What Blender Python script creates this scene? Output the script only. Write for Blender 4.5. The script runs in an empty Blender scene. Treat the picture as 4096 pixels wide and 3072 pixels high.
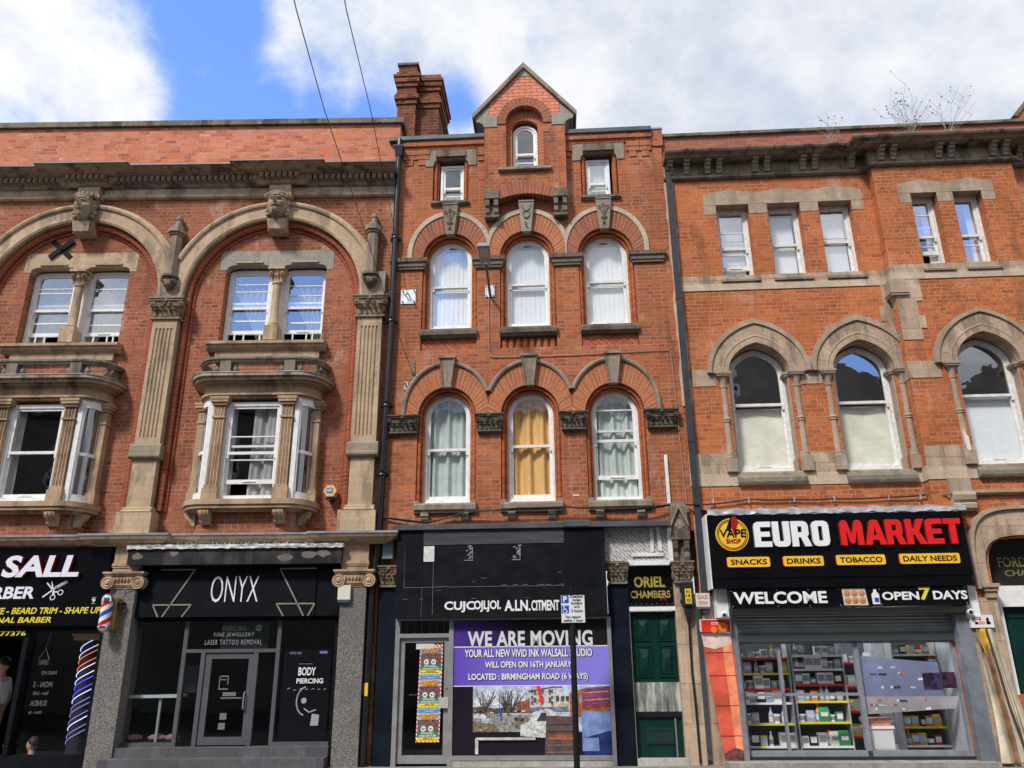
import bpy, bmesh, math, random
from mathutils import Vector, Matrix
from mathutils.geometry import tessellate_polygon
random.seed(7)
RAD = math.radians
SC = bpy.context.scene
COL = SC.collection

# ------------------------------------------------------------------ camera
DIST, EYE = 14.0, 1.5
PITCH, ROLL, YAWL, YAWM = RAD(19.51), RAD(-0.52), RAD(0.46), RAD(3.14)
CAMROT = Matrix.Rotation(YAWL, 3, 'Z') @ Matrix.Rotation(math.pi/2 + PITCH, 3, 'X') @ Matrix.Rotation(ROLL, 3, 'Z')
CAMPOS = Vector((0, -DIST, EYE))
cd = bpy.data.cameras.new('camera'); cam = bpy.data.objects.new('camera', cd); COL.objects.link(cam)
cam.matrix_world = Matrix.Translation(CAMPOS) @ CAMROT.to_4x4()
cd.sensor_width = 36.0; cd.lens = 36.0*3176/4096; cd.clip_end = 3000; cd.clip_start = 0.05
SC.camera = cam

def pix_dir(u, v):
    return (CAMROT @ Vector((u-2048, -(v-1536), -3176))).normalized()

# ------------------------------------------------------------------ node helper
class NT:
    def __init__(s, nt): s.nt = nt
    def n(s, typ, props=None, **ins):
        nd = s.nt.nodes.new(typ)
        for k, v in (props or {}).items(): setattr(nd, k, v)
        for k, v in ins.items():
            key = int(k[1:]) if k[0] == 'i' and k[1:].isdigit() else k.replace('_', ' ')
            if hasattr(v, 'is_output'): s.nt.links.new(v, nd.inputs[key])
            else: nd.inputs[key].default_value = v
        return nd
    def math(s, op, a, b=0.0, c=0.0, clamp=False):
        return s.n('ShaderNodeMath', {'operation': op, 'use_clamp': clamp}, i0=a, i1=b, i2=c).outputs[0]
    def mix(s, f, a, b, blend='MIX'):
        nd = s.nt.nodes.new('ShaderNodeMix'); nd.data_type = 'RGBA'; nd.blend_type = blend; nd.clamp_factor = True
        for k, v in ((0, f), (6, a), (7, b)):
            if hasattr(v, 'is_output'): s.nt.links.new(v, nd.inputs[k])
            else: nd.inputs[k].default_value = v if k == 0 or len(v) == 4 else (*v, 1)
        return nd.outputs[2]
    def ramp(s, f, stops, interp='LINEAR'):
        nd = s.nt.nodes.new('ShaderNodeValToRGB'); cr = nd.color_ramp; cr.interpolation = interp
        while len(cr.elements) < len(stops): cr.elements.new(0.5)
        for e, (p, c) in zip(cr.elements, stops):
            e.position = p; e.color = (*c, 1) if hasattr(c, '__len__') else (c, c, c, 1)
        s.nt.links.new(f, nd.inputs[0]); return nd.outputs[0]
    def maprange(s, v, a, b, c=0.0, d=1.0, smooth=True):
        return s.n('ShaderNodeMapRange', {'interpolation_type': 'SMOOTHSTEP' if smooth else 'LINEAR', 'clamp': True}, i0=v, i1=a, i2=b, i3=c, i4=d).outputs[0]
    def noise(s, vec, scale, detail=4.0, rough=0.55, dist=0.0):
        return s.n('ShaderNodeTexNoise', Vector=vec, Scale=scale, Detail=detail, Roughness=rough, Distortion=dist).outputs[0]
    def vmul(s, vec, k):
        return s.n('ShaderNodeVectorMath', {'operation': 'MULTIPLY'}, i0=vec, i1=k).outputs[0]

# ------------------------------------------------------------------ sky and sun
SUN_TO = Vector((-0.42, -0.62, 0.80)).normalized()
w = bpy.data.worlds.new('World'); SC.world = w; w.use_nodes = True
w.node_tree.nodes.clear(); W = NT(w.node_tree)
sky = W.n('ShaderNodeTexSky', {'sky_type': 'NISHITA', 'sun_disc': False, 'sun_elevation': math.asin(SUN_TO.z), 'sun_rotation': math.atan2(SUN_TO.x, SUN_TO.y), 'air_density': 1.0, 'dust_density': 0.4, 'ozone_density': 2.0})
dirn = W.n('ShaderNodeTexCoord').outputs['Generated']
def blob(d, r0, r1, k=1.0):
    dist = W.n('ShaderNodeVectorMath', {'operation': 'DISTANCE'}, i0=dirn, i1=tuple(d)).outputs['Value']
    return W.maprange(dist, r0, r1, k, 0.0)
def refl_dir(u, v, a=0.0):
    d = pix_dir(u, v); n = Vector((math.sin(a), -math.cos(a), 0)); return d-n*2*d.dot(n)      # where a window at this spot of the frontage mirrors the sky
blobs = [blob(pix_dir(u*1.852, v*1.852), r0, r1, k) for u, v, r0, r1, k in (
    (450, 40, .02, .115, 1.05), (440, 140, .02, .12, 1.05), (480, 215, .02, .14, 1.05), (570, 240, .01, .12, 1.0), (690, 252, .0, .11, .92), (800, 264, .0, .10, .9), (640, 165, .0, .05, .5), (985, 240, .0, .08, .85), (20, 250, .0, .10, .6), (200, 130, .0, .05, .4), (395, -60, .0, .16, .9), (1190, 235, .0, .06, .55), (1160, 60, .0, .05, .35))]
AM = YAWL-YAWM
blobs += [blob(refl_dir(1120, 1180), .05, .17, 1.1), blob(refl_dir(3750, 930, AM), .0, .10, .62), blob(refl_dir(1790, 985, AM), .0, .045, .95), blob(refl_dir(3420, 1440, AM), .02, .09, .8)]
B = blobs[0]
for b in blobs[1:]: B = W.math('MAXIMUM', B, b)
big = W.noise(W.vmul(dirn, (1, 1, 1.5)), 4.2, 10.0, .62, .35); wisp = W.noise(W.vmul(dirn, (1, 1, 1.2)), 12.0, 9.0, .64, .2)
c = W.math('ADD', W.math('ADD', W.math('MULTIPLY', big, 1.25), W.math('MULTIPLY', wisp, .65)), W.math('SUBTRACT', .0, W.math('MULTIPLY', B, .86)))
mask = W.maprange(c, .18, .74)
shade = W.noise(W.vmul(dirn, (1, 1, 1.25)), 6.0, 9.0, .6, .15)
leftness = W.maprange(W.n('ShaderNodeSeparateXYZ', i0=dirn).outputs[0], -.55, .25)
shade = W.math('ADD', W.math('MULTIPLY', shade, .7), W.math('MULTIPLY', wisp, .3))
bright = W.ramp(shade, [(.39, (.34, .46, .72)), (.455, (.54, .62, .78)), (.51, (.70, .735, .80)), (.58, (.81, .82, .83))])
grey = W.ramp(shade, [(.38, (.48, .54, .64)), (.455, (.57, .61, .69)), (.52, (.655, .68, .735)), (.60, (.75, .76, .785))])
cloud = W.mix(leftness, bright, grey)
blue = W.mix(1.0, W.mix(1.0, sky.outputs[0], (.105, .105, .105), 'MULTIPLY'), (1.85, 2.2, 2.95), 'MULTIPLY')
bg = W.n('ShaderNodeBackground', Color=W.mix(mask, blue, cloud), Strength=1.0)
W.n('ShaderNodeOutputWorld', Surface=bg.outputs[0])
sl = bpy.data.lights.new('sun', 'SUN'); sl.energy = 2.9; sl.angle = RAD(9); sl.color = (1.0, .955, .89)
so = bpy.data.objects.new('sun', sl); COL.objects.link(so); so.rotation_euler = SUN_TO.to_track_quat('Z', 'Y').to_euler(); so.location = (-10, -16, 30)
SC.render.engine = 'CYCLES'
vs = SC.view_settings; vs.view_transform = 'Standard'; vs.look = 'None'; vs.exposure = 0.33; vs.gamma = 1.0; vs.use_curve_mapping = False
SC.render.resolution_x = 1024; SC.render.resolution_y = 768

# ------------------------------------------------------------------ frames (a straight run of frontage each)
class Frame:
    def __init__(s, O, a): s.O = Vector((*O, 0)); s.a = a; s.e = Vector((math.cos(a), math.sin(a), 0)); s.n = Vector((math.sin(a), -math.cos(a), 0))
    def at(s, u, v, d=0.0):
        R = CAMROT @ Vector((u-2048, -(v-1536), -3176)); t = (d-(CAMPOS-s.O).dot(s.n))/R.dot(s.n); q = CAMPOS+R*t-s.O
        return q.dot(s.e), q.z
    def world(s, p): return s.O + s.e*p[0] + s.n*p[1] + Vector((0, 0, p[2]))
JX = -2.439
FL = Frame((JX, 0), 0.0); FR = Frame((JX, 0), YAWL-YAWM)

# ------------------------------------------------------------------ mesh builder: coordinates are (s along the frontage, d towards the street, z up)
def arc(c, rx, rz, zs, kind='round', n=16, a0=0.0, a1=math.pi, point=1.32):
    """points of an arch head from its right springing to its left one"""
    out = []
    if kind == 'gothic':
        rq = point*rx; Rr = (rq*rq+rx*rx)/(2*rx); am = math.asin(min(1, rq/Rr)); kz = rz/rq
        h = n//2
        for i in range(h+1): t = am*i/h; out.append((c+rx-Rr+Rr*math.cos(t), zs+kz*Rr*math.sin(t)))
        for i in range(h-1, -1, -1): t = am*i/h; out.append((c-rx+Rr-Rr*math.cos(t), zs+kz*Rr*math.sin(t)))
        return out
    e = .45 if kind == 'shoulder' else 1.0
    for i in range(n+1):
        t = a0+(a1-a0)*i/n; cs, sn = math.cos(t), math.sin(t)
        out.append((c+rx*math.copysign(abs(cs)**e, cs), zs+rz*abs(sn)**e))
    return out
def outline(s0, s1, z0, zs, za=None, kind='flat', n=16):
    if kind == 'flat' or za is None: return [(s0, z0), (s1, z0), (s1, zs), (s0, zs)]
    return [(s0, z0), (s1, z0)] + arc((s0+s1)/2, (s1-s0)/2, za-zs, zs, kind, n)
class MB:
    def __init__(s): s.v = []; s.f = []; s.uv = {}
    def add(s, vs, fs, uvs=None):
        o = len(s.v); s.v += vs
        for i, f in enumerate(fs):
            if uvs and uvs[i]: s.uv[len(s.f)] = uvs[i]
            s.f.append([o+k for k in f])
        return s
    def ext(s, poly, a0, a1, mp, holes=()):
        loops = [poly]+list(holes); flat = [p for l in loops for p in l]; n = len(flat)
        tri = tessellate_polygon([[Vector((p[0], p[1], 0)) for p in l] for l in loops])
        fs = [list(t) for t in tri]+[[i+n for i in reversed(t)] for t in tri]; k = 0
        for l in loops:
            m = len(l)
            for i in range(m): j = (i+1) % m; fs.append([k+i, k+j, k+j+n, k+i+n])
            k += m
        return s.add([mp(p, a0) for p in flat]+[mp(p, a1) for p in flat], fs)
    def prism(s, poly, d0, d1, holes=()): return s.ext(poly, d0, d1, lambda p, a: (p[0], a, p[1]), holes)
    def plan(s, poly, z0, z1, holes=()): return s.ext(poly, z0, z1, lambda p, a: (p[0], p[1], a), holes)
    def side(s, poly, s0, s1): return s.ext(poly, s0, s1, lambda p, a: (a, p[0], p[1]))
    def box(s, s0, s1, d0, d1, z0, z1):
        vs = [(a, b, c) for a in (s0, s1) for b in (d0, d1) for c in (z0, z1)]
        return s.add(vs, [[0, 1, 3, 2], [4, 6, 7, 5], [0, 4, 5, 1], [2, 3, 7, 6], [0, 2, 6, 4], [1, 5, 7, 3]])
    def taper(s, b0, b1, z0, z1):
        """frustum: b = (s0, s1, d0, d1) at the bottom and the top"""
        q = lambda b, z: [(b[0], b[2], z), (b[1], b[2], z), (b[1], b[3], z), (b[0], b[3], z)]
        return s.add(q(b0, z0)+q(b1, z1), [[3, 2, 1, 0], [4, 5, 6, 7], [0, 1, 5, 4], [1, 2, 6, 5], [2, 3, 7, 6], [3, 0, 4, 7]])
    def sweep(s, path, prof, caps=True):
        """moulding: plan path [(s, d)], closed profile [(offset outwards, z)]"""
        m = len(prof); N = len(path); nr = []
        for i in range(N):
            dl = []
            for a, b in ((i-1, i), (i, i+1)):
                if 0 <= a and b < N:
                    x, y = path[b][0]-path[a][0], path[b][1]-path[a][1]; L = math.hypot(x, y) or 1; dl.append((-y/L, x/L))
            if len(dl) == 1: nr.append(dl[0])
            else:
                x, y = dl[0][0]+dl[1][0], dl[0][1]+dl[1][1]; q = max(.25, (x*x+y*y)/2); nr.append((x/q, y/q))
        vs = [(path[i][0]+nr[i][0]*o, path[i][1]+nr[i][1]*o, z) for i in range(N) for o, z in prof]
        fs = [[i*m+k, i*m+(k+1) % m, (i+1)*m+(k+1) % m, (i+1)*m+k] for i in range(N-1) for k in range(m)]
        if caps: fs += [list(range(m)), list(range((N-1)*m+m-1, (N-1)*m-1, -1))]
        return s.add(vs, fs)
    def band(s, pin, pout, d0, d1):
        """arch ring between an inner and an outer path [(s, z)]; the uv runs along the ring in metres"""
        n = len(pin); L = [0]
        for i in range(1, n): L.append(L[-1]+math.hypot((pin[i][0]+pout[i][0]-pin[i-1][0]-pout[i-1][0])/2, (pin[i][1]+pout[i][1]-pin[i-1][1]-pout[i-1][1])/2))
        vs = []
        for (a, b), (e, f) in zip(pin, pout): vs += [(a, d0, b), (a, d1, b), (e, d1, f), (e, d0, f)]
        fs = []; uv = []; wd = math.hypot(pin[0][0]-pout[0][0], pin[0][1]-pout[0][1]); V = (-(d1-d0), 0, wd, wd+d1-d0, 2*wd+d1-d0)
        for i in range(n-1):
            for k in range(4):
                k2 = (k+1) % 4; fs.append([4*i+k, 4*i+k2, 4*i+4+k2, 4*i+4+k]); uv.append([(L[i], V[k]), (L[i], V[k+1]), (L[i+1], V[k+1]), (L[i+1], V[k])])
        fs += [[0, 1, 2, 3], [4*n-1, 4*n-2, 4*n-3, 4*n-4]]; uv += [[(0, 0)]*4]*2
        return s.add(vs, fs, uv)
    def tube(s, pts, r, n=8, r1=None):
        N = len(pts); P = [Vector(p) for p in pts]; vs = []; ref = None
        for i in range(N):
            t = (P[min(i+1, N-1)]-P[max(i-1, 0)]).normalized()
            if ref is None: ref = t.orthogonal().normalized()
            ref = (ref-t*ref.dot(t)); ref = ref.normalized() if ref.length > 1e-6 else t.orthogonal().normalized()
            b = t.cross(ref); rr = r if r1 is None else r+(r1-r)*i/max(1, N-1)
            for k in range(n):
                a = 2*math.pi*k/n; vs.append(tuple(P[i]+(ref*math.cos(a)+b*math.sin(a))*rr))
        fs = [[i*n+k, i*n+(k+1) % n, (i+1)*n+(k+1) % n, (i+1)*n+k] for i in range(N-1) for k in range(n)]
        fs += [list(range(n)), list(range(N*n-1, (N-1)*n-1, -1))]
        return s.add(vs, fs)
    def lathe(s, cs, cdp, prof, n=16, sq=False):
        m = len(prof); vs = []
        for r, z in prof:
            for k in range(n):
                a = 2*math.pi*(k+.5)/n; vs.append((cs+r*math.cos(a), cdp+r*math.sin(a), z))
        fs = [[i*n+k, i*n+(k+1) % n, (i+1)*n+(k+1) % n, (i+1)*n+k] for i in range(m-1) for k in range(n)]
        fs += [list(range(n)), list(range(m*n-1, (m-1)*n-1, -1))]
        return s.add(vs, fs)
    def disc(s, c, r, d0, d1, n=18, rings=()):
        """round boss in the wall plane: rings = [(radius, d)] from the rim inwards"""
        pr = [(r, d0), (r, d1)]+list(rings); vs = []
        for rr, dd in pr:
            for k in range(n): a = 2*math.pi*k/n; vs.append((c[0]+rr*math.cos(a), dd, c[1]+rr*math.sin(a)))
        m = len(pr); fs = [[i*n+k, i*n+(k+1) % n, (i+1)*n+(k+1) % n, (i+1)*n+k] for i in range(m-1) for k in range(n)]
        fs += [list(range(n)), list(range(m*n-1, (m-1)*n-1, -1))]
        return s.add(vs, fs)
    def ball(s, c, r, nu=14, nv=10, fn=None):
        vs = []
        for j in range(nv+1):
            th = math.pi*j/nv
            for k in range(nu):
                a = 2*math.pi*k/nu; q = (math.sin(th)*math.cos(a), math.sin(th)*math.sin(a), math.cos(th))
                if fn: q = fn(*q)
                vs.append((c[0]+q[0]*r[0], c[1]+q[1]*r[1], c[2]+q[2]*r[2]))
        fs = [[j*nu+k, j*nu+(k+1) % nu, (j+1)*nu+(k+1) % nu, (j+1)*nu+k] for j in range(nv) for k in range(nu)]
        return s.add(vs, fs)
    def face(s, poly, d): return s.add([(p[0], d, p[1]) for p in poly], [list(range(len(poly)))])
    def grid(s, fn, nu, nv, uvfn=None):
        vs = [fn(i/nu, j/nv) for j in range(nv+1) for i in range(nu+1)]
        return s.add(vs, [[j*(nu+1)+i, j*(nu+1)+i+1, (j+1)*(nu+1)+i+1, (j+1)*(nu+1)+i] for j in range(nv) for i in range(nu)])

def mesh_from(name, mb, mats, base, smooth=False, recalc=True):
    me = bpy.data.meshes.new(name)
    me.from_pydata([(v[0]-base[0], -(v[1]-base[1]), v[2]-base[2]) for v in mb.v], [], mb.f)
    if mb.uv:
        ul = me.uv_layers.new(name='uv')
        for p in me.polygons:
            q = mb.uv.get(p.index)
            if q:
                for li, c in zip(p.loop_indices, q): ul.data[li].uv = c
    if recalc:
        bm = bmesh.new(); bm.from_mesh(me)
        if smooth: bmesh.ops.remove_doubles(bm, verts=bm.verts, dist=1e-5)
        bmesh.ops.recalc_face_normals(bm, faces=bm.faces); bm.to_mesh(me); bm.free()
    if smooth:
        me.polygons.foreach_set('use_smooth', [True]*len(me.polygons)); me.set_sharp_from_angle(angle=RAD(38))
    me.materials.append(mats); me.update()
    return me
def props(o, label=None, cat=None, group=None, kind=None):
    for k, v in (('label', label), ('category', cat), ('group', group), ('kind', kind)):
        if v: o[k] = v
    return o
SPLIT = {'fanlight_bar', 'guard_bar', 'lintel_block', 'bolt', 'bare_patch', 'white_post', 'wall_panel', 'upper_board', 'stone_jamb', 'shutter_guide', 'pipe_joint', 'label_stop', 'armrest', 'door_sticker', 'screw', 'window_pane', 'fairy_light', 'triangle_emblem', 'side_board'}
def islands(mb):
    """the separate pieces of a builder, each a builder of its own"""
    par = list(range(len(mb.v)))
    def find(i):
        while par[i] != i: par[i] = par[par[i]]; i = par[i]
        return i
    for f in mb.f:
        for k in f[1:]: par[find(k)] = find(f[0])
    out = {}
    for f in mb.f: out.setdefault(find(f[0]), []).append(f)
    res = []
    for fs in out.values():
        idx = sorted({k for f in fs for k in f}); mp = {k: i for i, k in enumerate(idx)}; q = MB(); q.add([mb.v[k] for k in idx], [[mp[k] for k in f] for f in fs]); res.append(q)
    return res
class Thing:
    def __init__(s, name, label, cat, F, base, group=None):
        s.F = F; s.base = base; o = s.root = bpy.data.objects.new(name, None); COL.objects.link(o)
        o.location = F.world(base); o.rotation_euler = (0, 0, F.a); o.empty_display_size = .2
        props(o, label, cat, group)
    def part(s, name, mb, m, parent=None, smooth=False, label=None, recalc=True, kind=None):
        if name in SPLIT:
            qs = islands(mb)
            if name == 'triangle_emblem':
                two = [MB(), MB()]
                for q in qs: two[q.v[0][0] > -2.4].add(q.v, q.f)
                qs = two
            for q in qs[1:]: s._one(name, q, m, parent, smooth, label, recalc, kind)
            mb = qs[0]
        return s._one(name, mb, m, parent, smooth, label, recalc, kind)
    def _one(s, name, mb, m, parent, smooth, label, recalc, kind):
        o = bpy.data.objects.new(name, mesh_from(name, mb, m, s.base, smooth, recalc)); COL.objects.link(o)
        o.parent = parent or s.root; props(o, label, None, None, kind); return o
    def copies(s, o, offs):
        out = []
        for a, b, c in offs:
            q = o.copy(); COL.objects.link(q); q.parent = o.parent; q.location = (a, -b, c); out.append(q)
            for ch in o.children:
                k = ch.copy(); COL.objects.link(k); k.parent = q
        return out
def single(name, label, cat, F, base, mb, m, group=None, smooth=False, recalc=True):
    o = bpy.data.objects.new(name, mesh_from(name, mb, m, base, smooth, recalc)); COL.objects.link(o)
    o.location = F.world(base); o.rotation_euler = (0, 0, F.a)
    return props(o, label, cat, group)
def structure(name, mb, m, F=FL):
    o = bpy.data.objects.new(name, mesh_from(name, mb, m, (0, 0, 0))); COL.objects.link(o)
    o.location = F.O; o.rotation_euler = (0, 0, F.a); return props(o, kind='structure')
def lettering(body, box, d, m, T, parent=None, name='lettering', bold=0.0, shear=0.0, depth=.004, spacing=1.0):
    """raised letters that fill box = (s0, s1, z0, z1)"""
    cu = bpy.data.curves.new('t', 'FONT'); cu.body = body; cu.offset = bold; cu.shear = shear; cu.extrude = .01; cu.space_character = spacing; cu.resolution_u = 3
    ob = bpy.data.objects.new('t', cu); COL.objects.link(ob); bpy.context.view_layer.update()
    me0 = bpy.data.meshes.new_from_object(ob.evaluated_get(bpy.context.evaluated_depsgraph_get()))
    vs = [v.co.copy() for v in me0.vertices]; fs = [list(p.vertices) for p in me0.polygons]
    bpy.data.objects.remove(ob); bpy.data.curves.remove(cu); bpy.data.meshes.remove(me0)
    x0, x1 = min(v.x for v in vs), max(v.x for v in vs); y0, y1 = min(v.y for v in vs), max(v.y for v in vs)
    mb = MB(); mb.add([(box[0]+(v.x-x0)/(x1-x0)*(box[1]-box[0]), d+(depth if v.z > 0 else 0), box[2]+(v.y-y0)/(y1-y0)*(box[3]-box[2])) for v in vs], fs)
    return T.part(name, mb, m, parent)
# ------------------------------------------------------------------ materials
def newmat(name):
    m = bpy.data.materials.new(name); m.use_nodes = True; m.node_tree.nodes.clear(); return m, NT(m.node_tree)
def finish(N, color, rough=.8, metal=0.0, height=None, bdist=.01, bstr=.6, spec=.3, emis=None, es=0.0, coat=0.0):
    b = N.n('ShaderNodeBsdfPrincipled', Base_Color=color if hasattr(color, 'is_output') else (*color, 1), Roughness=rough, Metallic=metal, Specular_IOR_Level=spec)
    if coat: b.inputs['Coat Weight'].default_value = coat; b.inputs['Coat Roughness'].default_value = .05
    if emis: b.inputs['Emission Color'].default_value = (*emis, 1); b.inputs['Emission Strength'].default_value = es
    if height is not None:
        N.nt.links.new(N.n('ShaderNodeBump', Strength=bstr, Distance=bdist, Height=height).outputs[0], b.inputs['Normal'])
    N.n('ShaderNodeOutputMaterial', Surface=b.outputs[0])
def mat(name, col, rough=.6, metal=0.0, var=.12, scale=6.0, bump=0.0, emis=None, es=0.0, spec=.3, coat=0.0, stretch=(1, 1, 1)):
    m, N = newmat(name); v = N.vmul(N.n('ShaderNodeTexCoord').outputs['Object'], stretch)
    n1 = N.noise(v, scale, 6, .6); f = N.maprange(n1, .3, .7, 1-var, 1+var)
    colr = N.mix(1.0, (*col, 1), N.n('ShaderNodeCombineColor', i0=f, i1=f, i2=f).outputs[0], 'MULTIPLY') if var else col
    finish(N, colr, rough, metal, N.noise(v, scale*6, 4) if bump else None, .01, bump, spec, emis, es, coat)
    return m
def brick(name, stops, mortar, bw=.235, bh=.0785, mw=.009, squash=.52, sqf=2, uv=False, rot=0.0, pale=.0, soot=.35, gain=1.0, fine=.3, rw=.55):
    m, N = newmat(name); tc = N.n('ShaderNodeTexCoord')
    x = N.n('ShaderNodeSeparateXYZ', i0=tc.outputs['Object'])
    if uv:
        q = N.n('ShaderNodeSeparateXYZ', i0=tc.outputs['UV']); vec = N.n('ShaderNodeCombineXYZ', i0=N.math('ADD', q.outputs[1], 3.33), i1=q.outputs[0]).outputs[0]
    else:
        u = N.math('ADD', x.outputs[0], x.outputs[1]); vec = N.n('ShaderNodeCombineXYZ', i0=N.math('ADD', u, 40), i1=x.outputs[2]).outputs[0]
        # courses and perpends are never dead straight
        wob = N.n('ShaderNodeTexNoise', Vector=tc.outputs['Object'], Scale=2.3, Detail=3.0).outputs[1]
        vec = N.n('ShaderNodeVectorMath', {'operation': 'MULTIPLY_ADD'}, i0=wob, i1=(.02, .012, 0), i2=vec).outputs[0]
        if rot: vec = N.n('ShaderNodeVectorRotate', {'rotation_type': 'Z_AXIS'}, Vector=vec, Angle=rot).outputs[0]
    bt = N.n('ShaderNodeTexBrick', {'offset': .5, 'squash': squash, 'squash_frequency': sqf}, Vector=vec, Color1=(0, 0, 0, 1), Color2=(1, 1, 1, 1), Mortar=(.5, .5, .5, 1), Scale=1.0, Mortar_Size=mw/2, Mortar_Smooth=.15, Bias=0.0, Brick_Width=bw, Row_Height=bh)
    rnd = N.n('ShaderNodeSeparateColor', i0=bt.outputs[0]).outputs[0]
    ob = tc.outputs['Object']
    big = N.noise(ob, .55, 5, .6); mid = N.noise(ob, 3.0, 5, .6); fin = N.noise(ob, 38, 3, .6)
    colr = N.ramp(N.math('ADD', N.math('ADD', N.math('MULTIPLY', rnd, rw), .5*(1-rw)), N.math('MULTIPLY', N.math('SUBTRACT', N.math('ADD', N.math('MULTIPLY', mid, .6), N.math('MULTIPLY', big, .4)), .5), 1.5)), stops)
    f = N.math('MULTIPLY', N.maprange(big, .30, .68, 1.12, 1-soot*.75), N.maprange(fin, .25, .75, 1-fine, 1+fine)); f = N.math('MULTIPLY', f, gain)
    colr = N.mix(1.0, colr, N.n('ShaderNodeCombineColor', i0=f, i1=f, i2=f).outputs[0], 'MULTIPLY')
    mcol = N.mix(N.maprange(mid, .4, .65), (*mortar, 1), tuple(k*.55 for k in mortar)+(1,))
    colr = N.mix(N.math('MULTIPLY', bt.outputs[1], .85), colr, mcol)
    st = N.noise(N.vmul(ob, (2.2, 2.2, .5)), 1.0, 6, .65)
    colr = N.mix(N.maprange(st, .54, .72, 0, 1.3*soot), colr, (.10, .045, .03, 1))
    if pale: colr = N.mix(N.maprange(N.noise(N.vmul(ob, (1.3, 1.3, .8)), 1.5, 7, .7), .54, .68, 0, pale), colr, (.62, .44, .36, 1))
    h = N.math('SUBTRACT', N.math('MULTIPLY', fin, .35), bt.outputs[1])
    finish(N, colr, .88, 0, h, .006, .7, .2)
    return m
def stone(name, col, dirt=(.10, .085, .065), amount=.5, block=None, uv=False, joint=.10, lichen=0.0, rough=.9, var=.16):
    m, N = newmat(name); tc = N.n('ShaderNodeTexCoord'); ob = tc.outputs['Object']
    a = N.noise(ob, 1.7, 7, .62, .3); b = N.noise(N.vmul(ob, (3, 3, .55)), 1.3, 6, .65); fine = N.noise(ob, 30, 4, .65)
    lay = N.noise(N.vmul(ob, (.8, .8, 9)), 1.5, 4, .5, .6)
    f = N.math('MULTIPLY', N.maprange(a, .3, .7, 1-var, 1+var), N.maprange(fine, .25, .75, .86, 1.12)); f = N.math('MULTIPLY', f, N.maprange(lay, .35, .65, .94, 1.05))
    colr = N.mix(1.0, (*col, 1), N.n('ShaderNodeCombineColor', i0=f, i1=N.math('MULTIPLY', f, .99), i2=N.math('MULTIPLY', f, .97)).outputs[0], 'MULTIPLY')
    colr = N.mix(N.maprange(N.math('ADD', N.math('MULTIPLY', b, .55), N.math('MULTIPLY', a, .45)), .48, .60, 0, amount), colr, (*dirt, 1))
    colr = N.mix(N.maprange(N.noise(N.vmul(ob, (1, 1, .7)), 2.6, 6, .68, .4), .56, .68, 0, .38), colr, tuple(min(.62, k*1.5+.03) for k in col)+(1,))
    if lichen: colr = N.mix(N.maprange(N.noise(ob, 9, 5, .7), .56, .68, 0, lichen), colr, (.40, .38, .26, 1))
    h = fine
    if block:
        if uv: q = N.n('ShaderNodeSeparateXYZ', i0=tc.outputs['UV']); vec = N.n('ShaderNodeCombineXYZ', i0=N.math('ADD', q.outputs[0], .13), i1=N.math('ADD', q.outputs[1], 5.0)).outputs[0]
        else: q = N.n('ShaderNodeSeparateXYZ', i0=ob); vec = N.n('ShaderNodeCombineXYZ', i0=N.math('ADD', N.math('ADD', q.outputs[0], q.outputs[1]), 40.), i1=N.math('ADD', q.outputs[2], 0)).outputs[0]
        bt = N.n('ShaderNodeTexBrick', {'offset': .5}, Vector=vec, Color1=(.86, .86, .86, 1), Color2=(1.1, 1.08, 1.05, 1), Mortar=(.45, .43, .4, 1), Scale=1.0, Mortar_Size=.004, Mortar_Smooth=.2, Bias=0.0, Brick_Width=block[0], Row_Height=block[1])
        colr = N.mix(1.0, colr, bt.outputs[0], 'MULTIPLY'); h = N.math('SUBTRACT', fine, bt.outputs[1])
    finish(N, colr, rough, 0, h, .008, .55, .2)
    return m
def glass(name, refl=.12, tint=(1, 1, 1), wav=.5):
    m, N = newmat(name); ob = N.n('ShaderNodeTexCoord').outputs['Object']
    bp = N.n('ShaderNodeBump', Strength=wav*.12, Distance=.05, Height=N.noise(ob, 2.2, 2, .5))
    tr = N.n('ShaderNodeBsdfTransparent', Color=(*tint, 1)); gl = N.n('ShaderNodeBsdfGlossy', Roughness=.015, Color=(.95, .97, 1, 1)); N.nt.links.new(bp.outputs[0], gl.inputs['Normal'])
    g = N.n('ShaderNodeNewGeometry'); ct = N.math('ABSOLUTE', N.n('ShaderNodeVectorMath', {'operation': 'DOT_PRODUCT'}, i0=g.outputs['Incoming'], i1=g.outputs['Normal']).outputs['Value'])
    f = N.math('ADD', N.math('MULTIPLY', N.math('POWER', N.math('SUBTRACT', 1.0, ct, clamp=True), 4.0), .9), .04+refl, clamp=True)
    N.n('ShaderNodeOutputMaterial', Surface=N.n('ShaderNodeMixShader', i0=f, i1=tr.outputs[0], i2=gl.outputs[0]).outputs[0])
    return m

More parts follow.
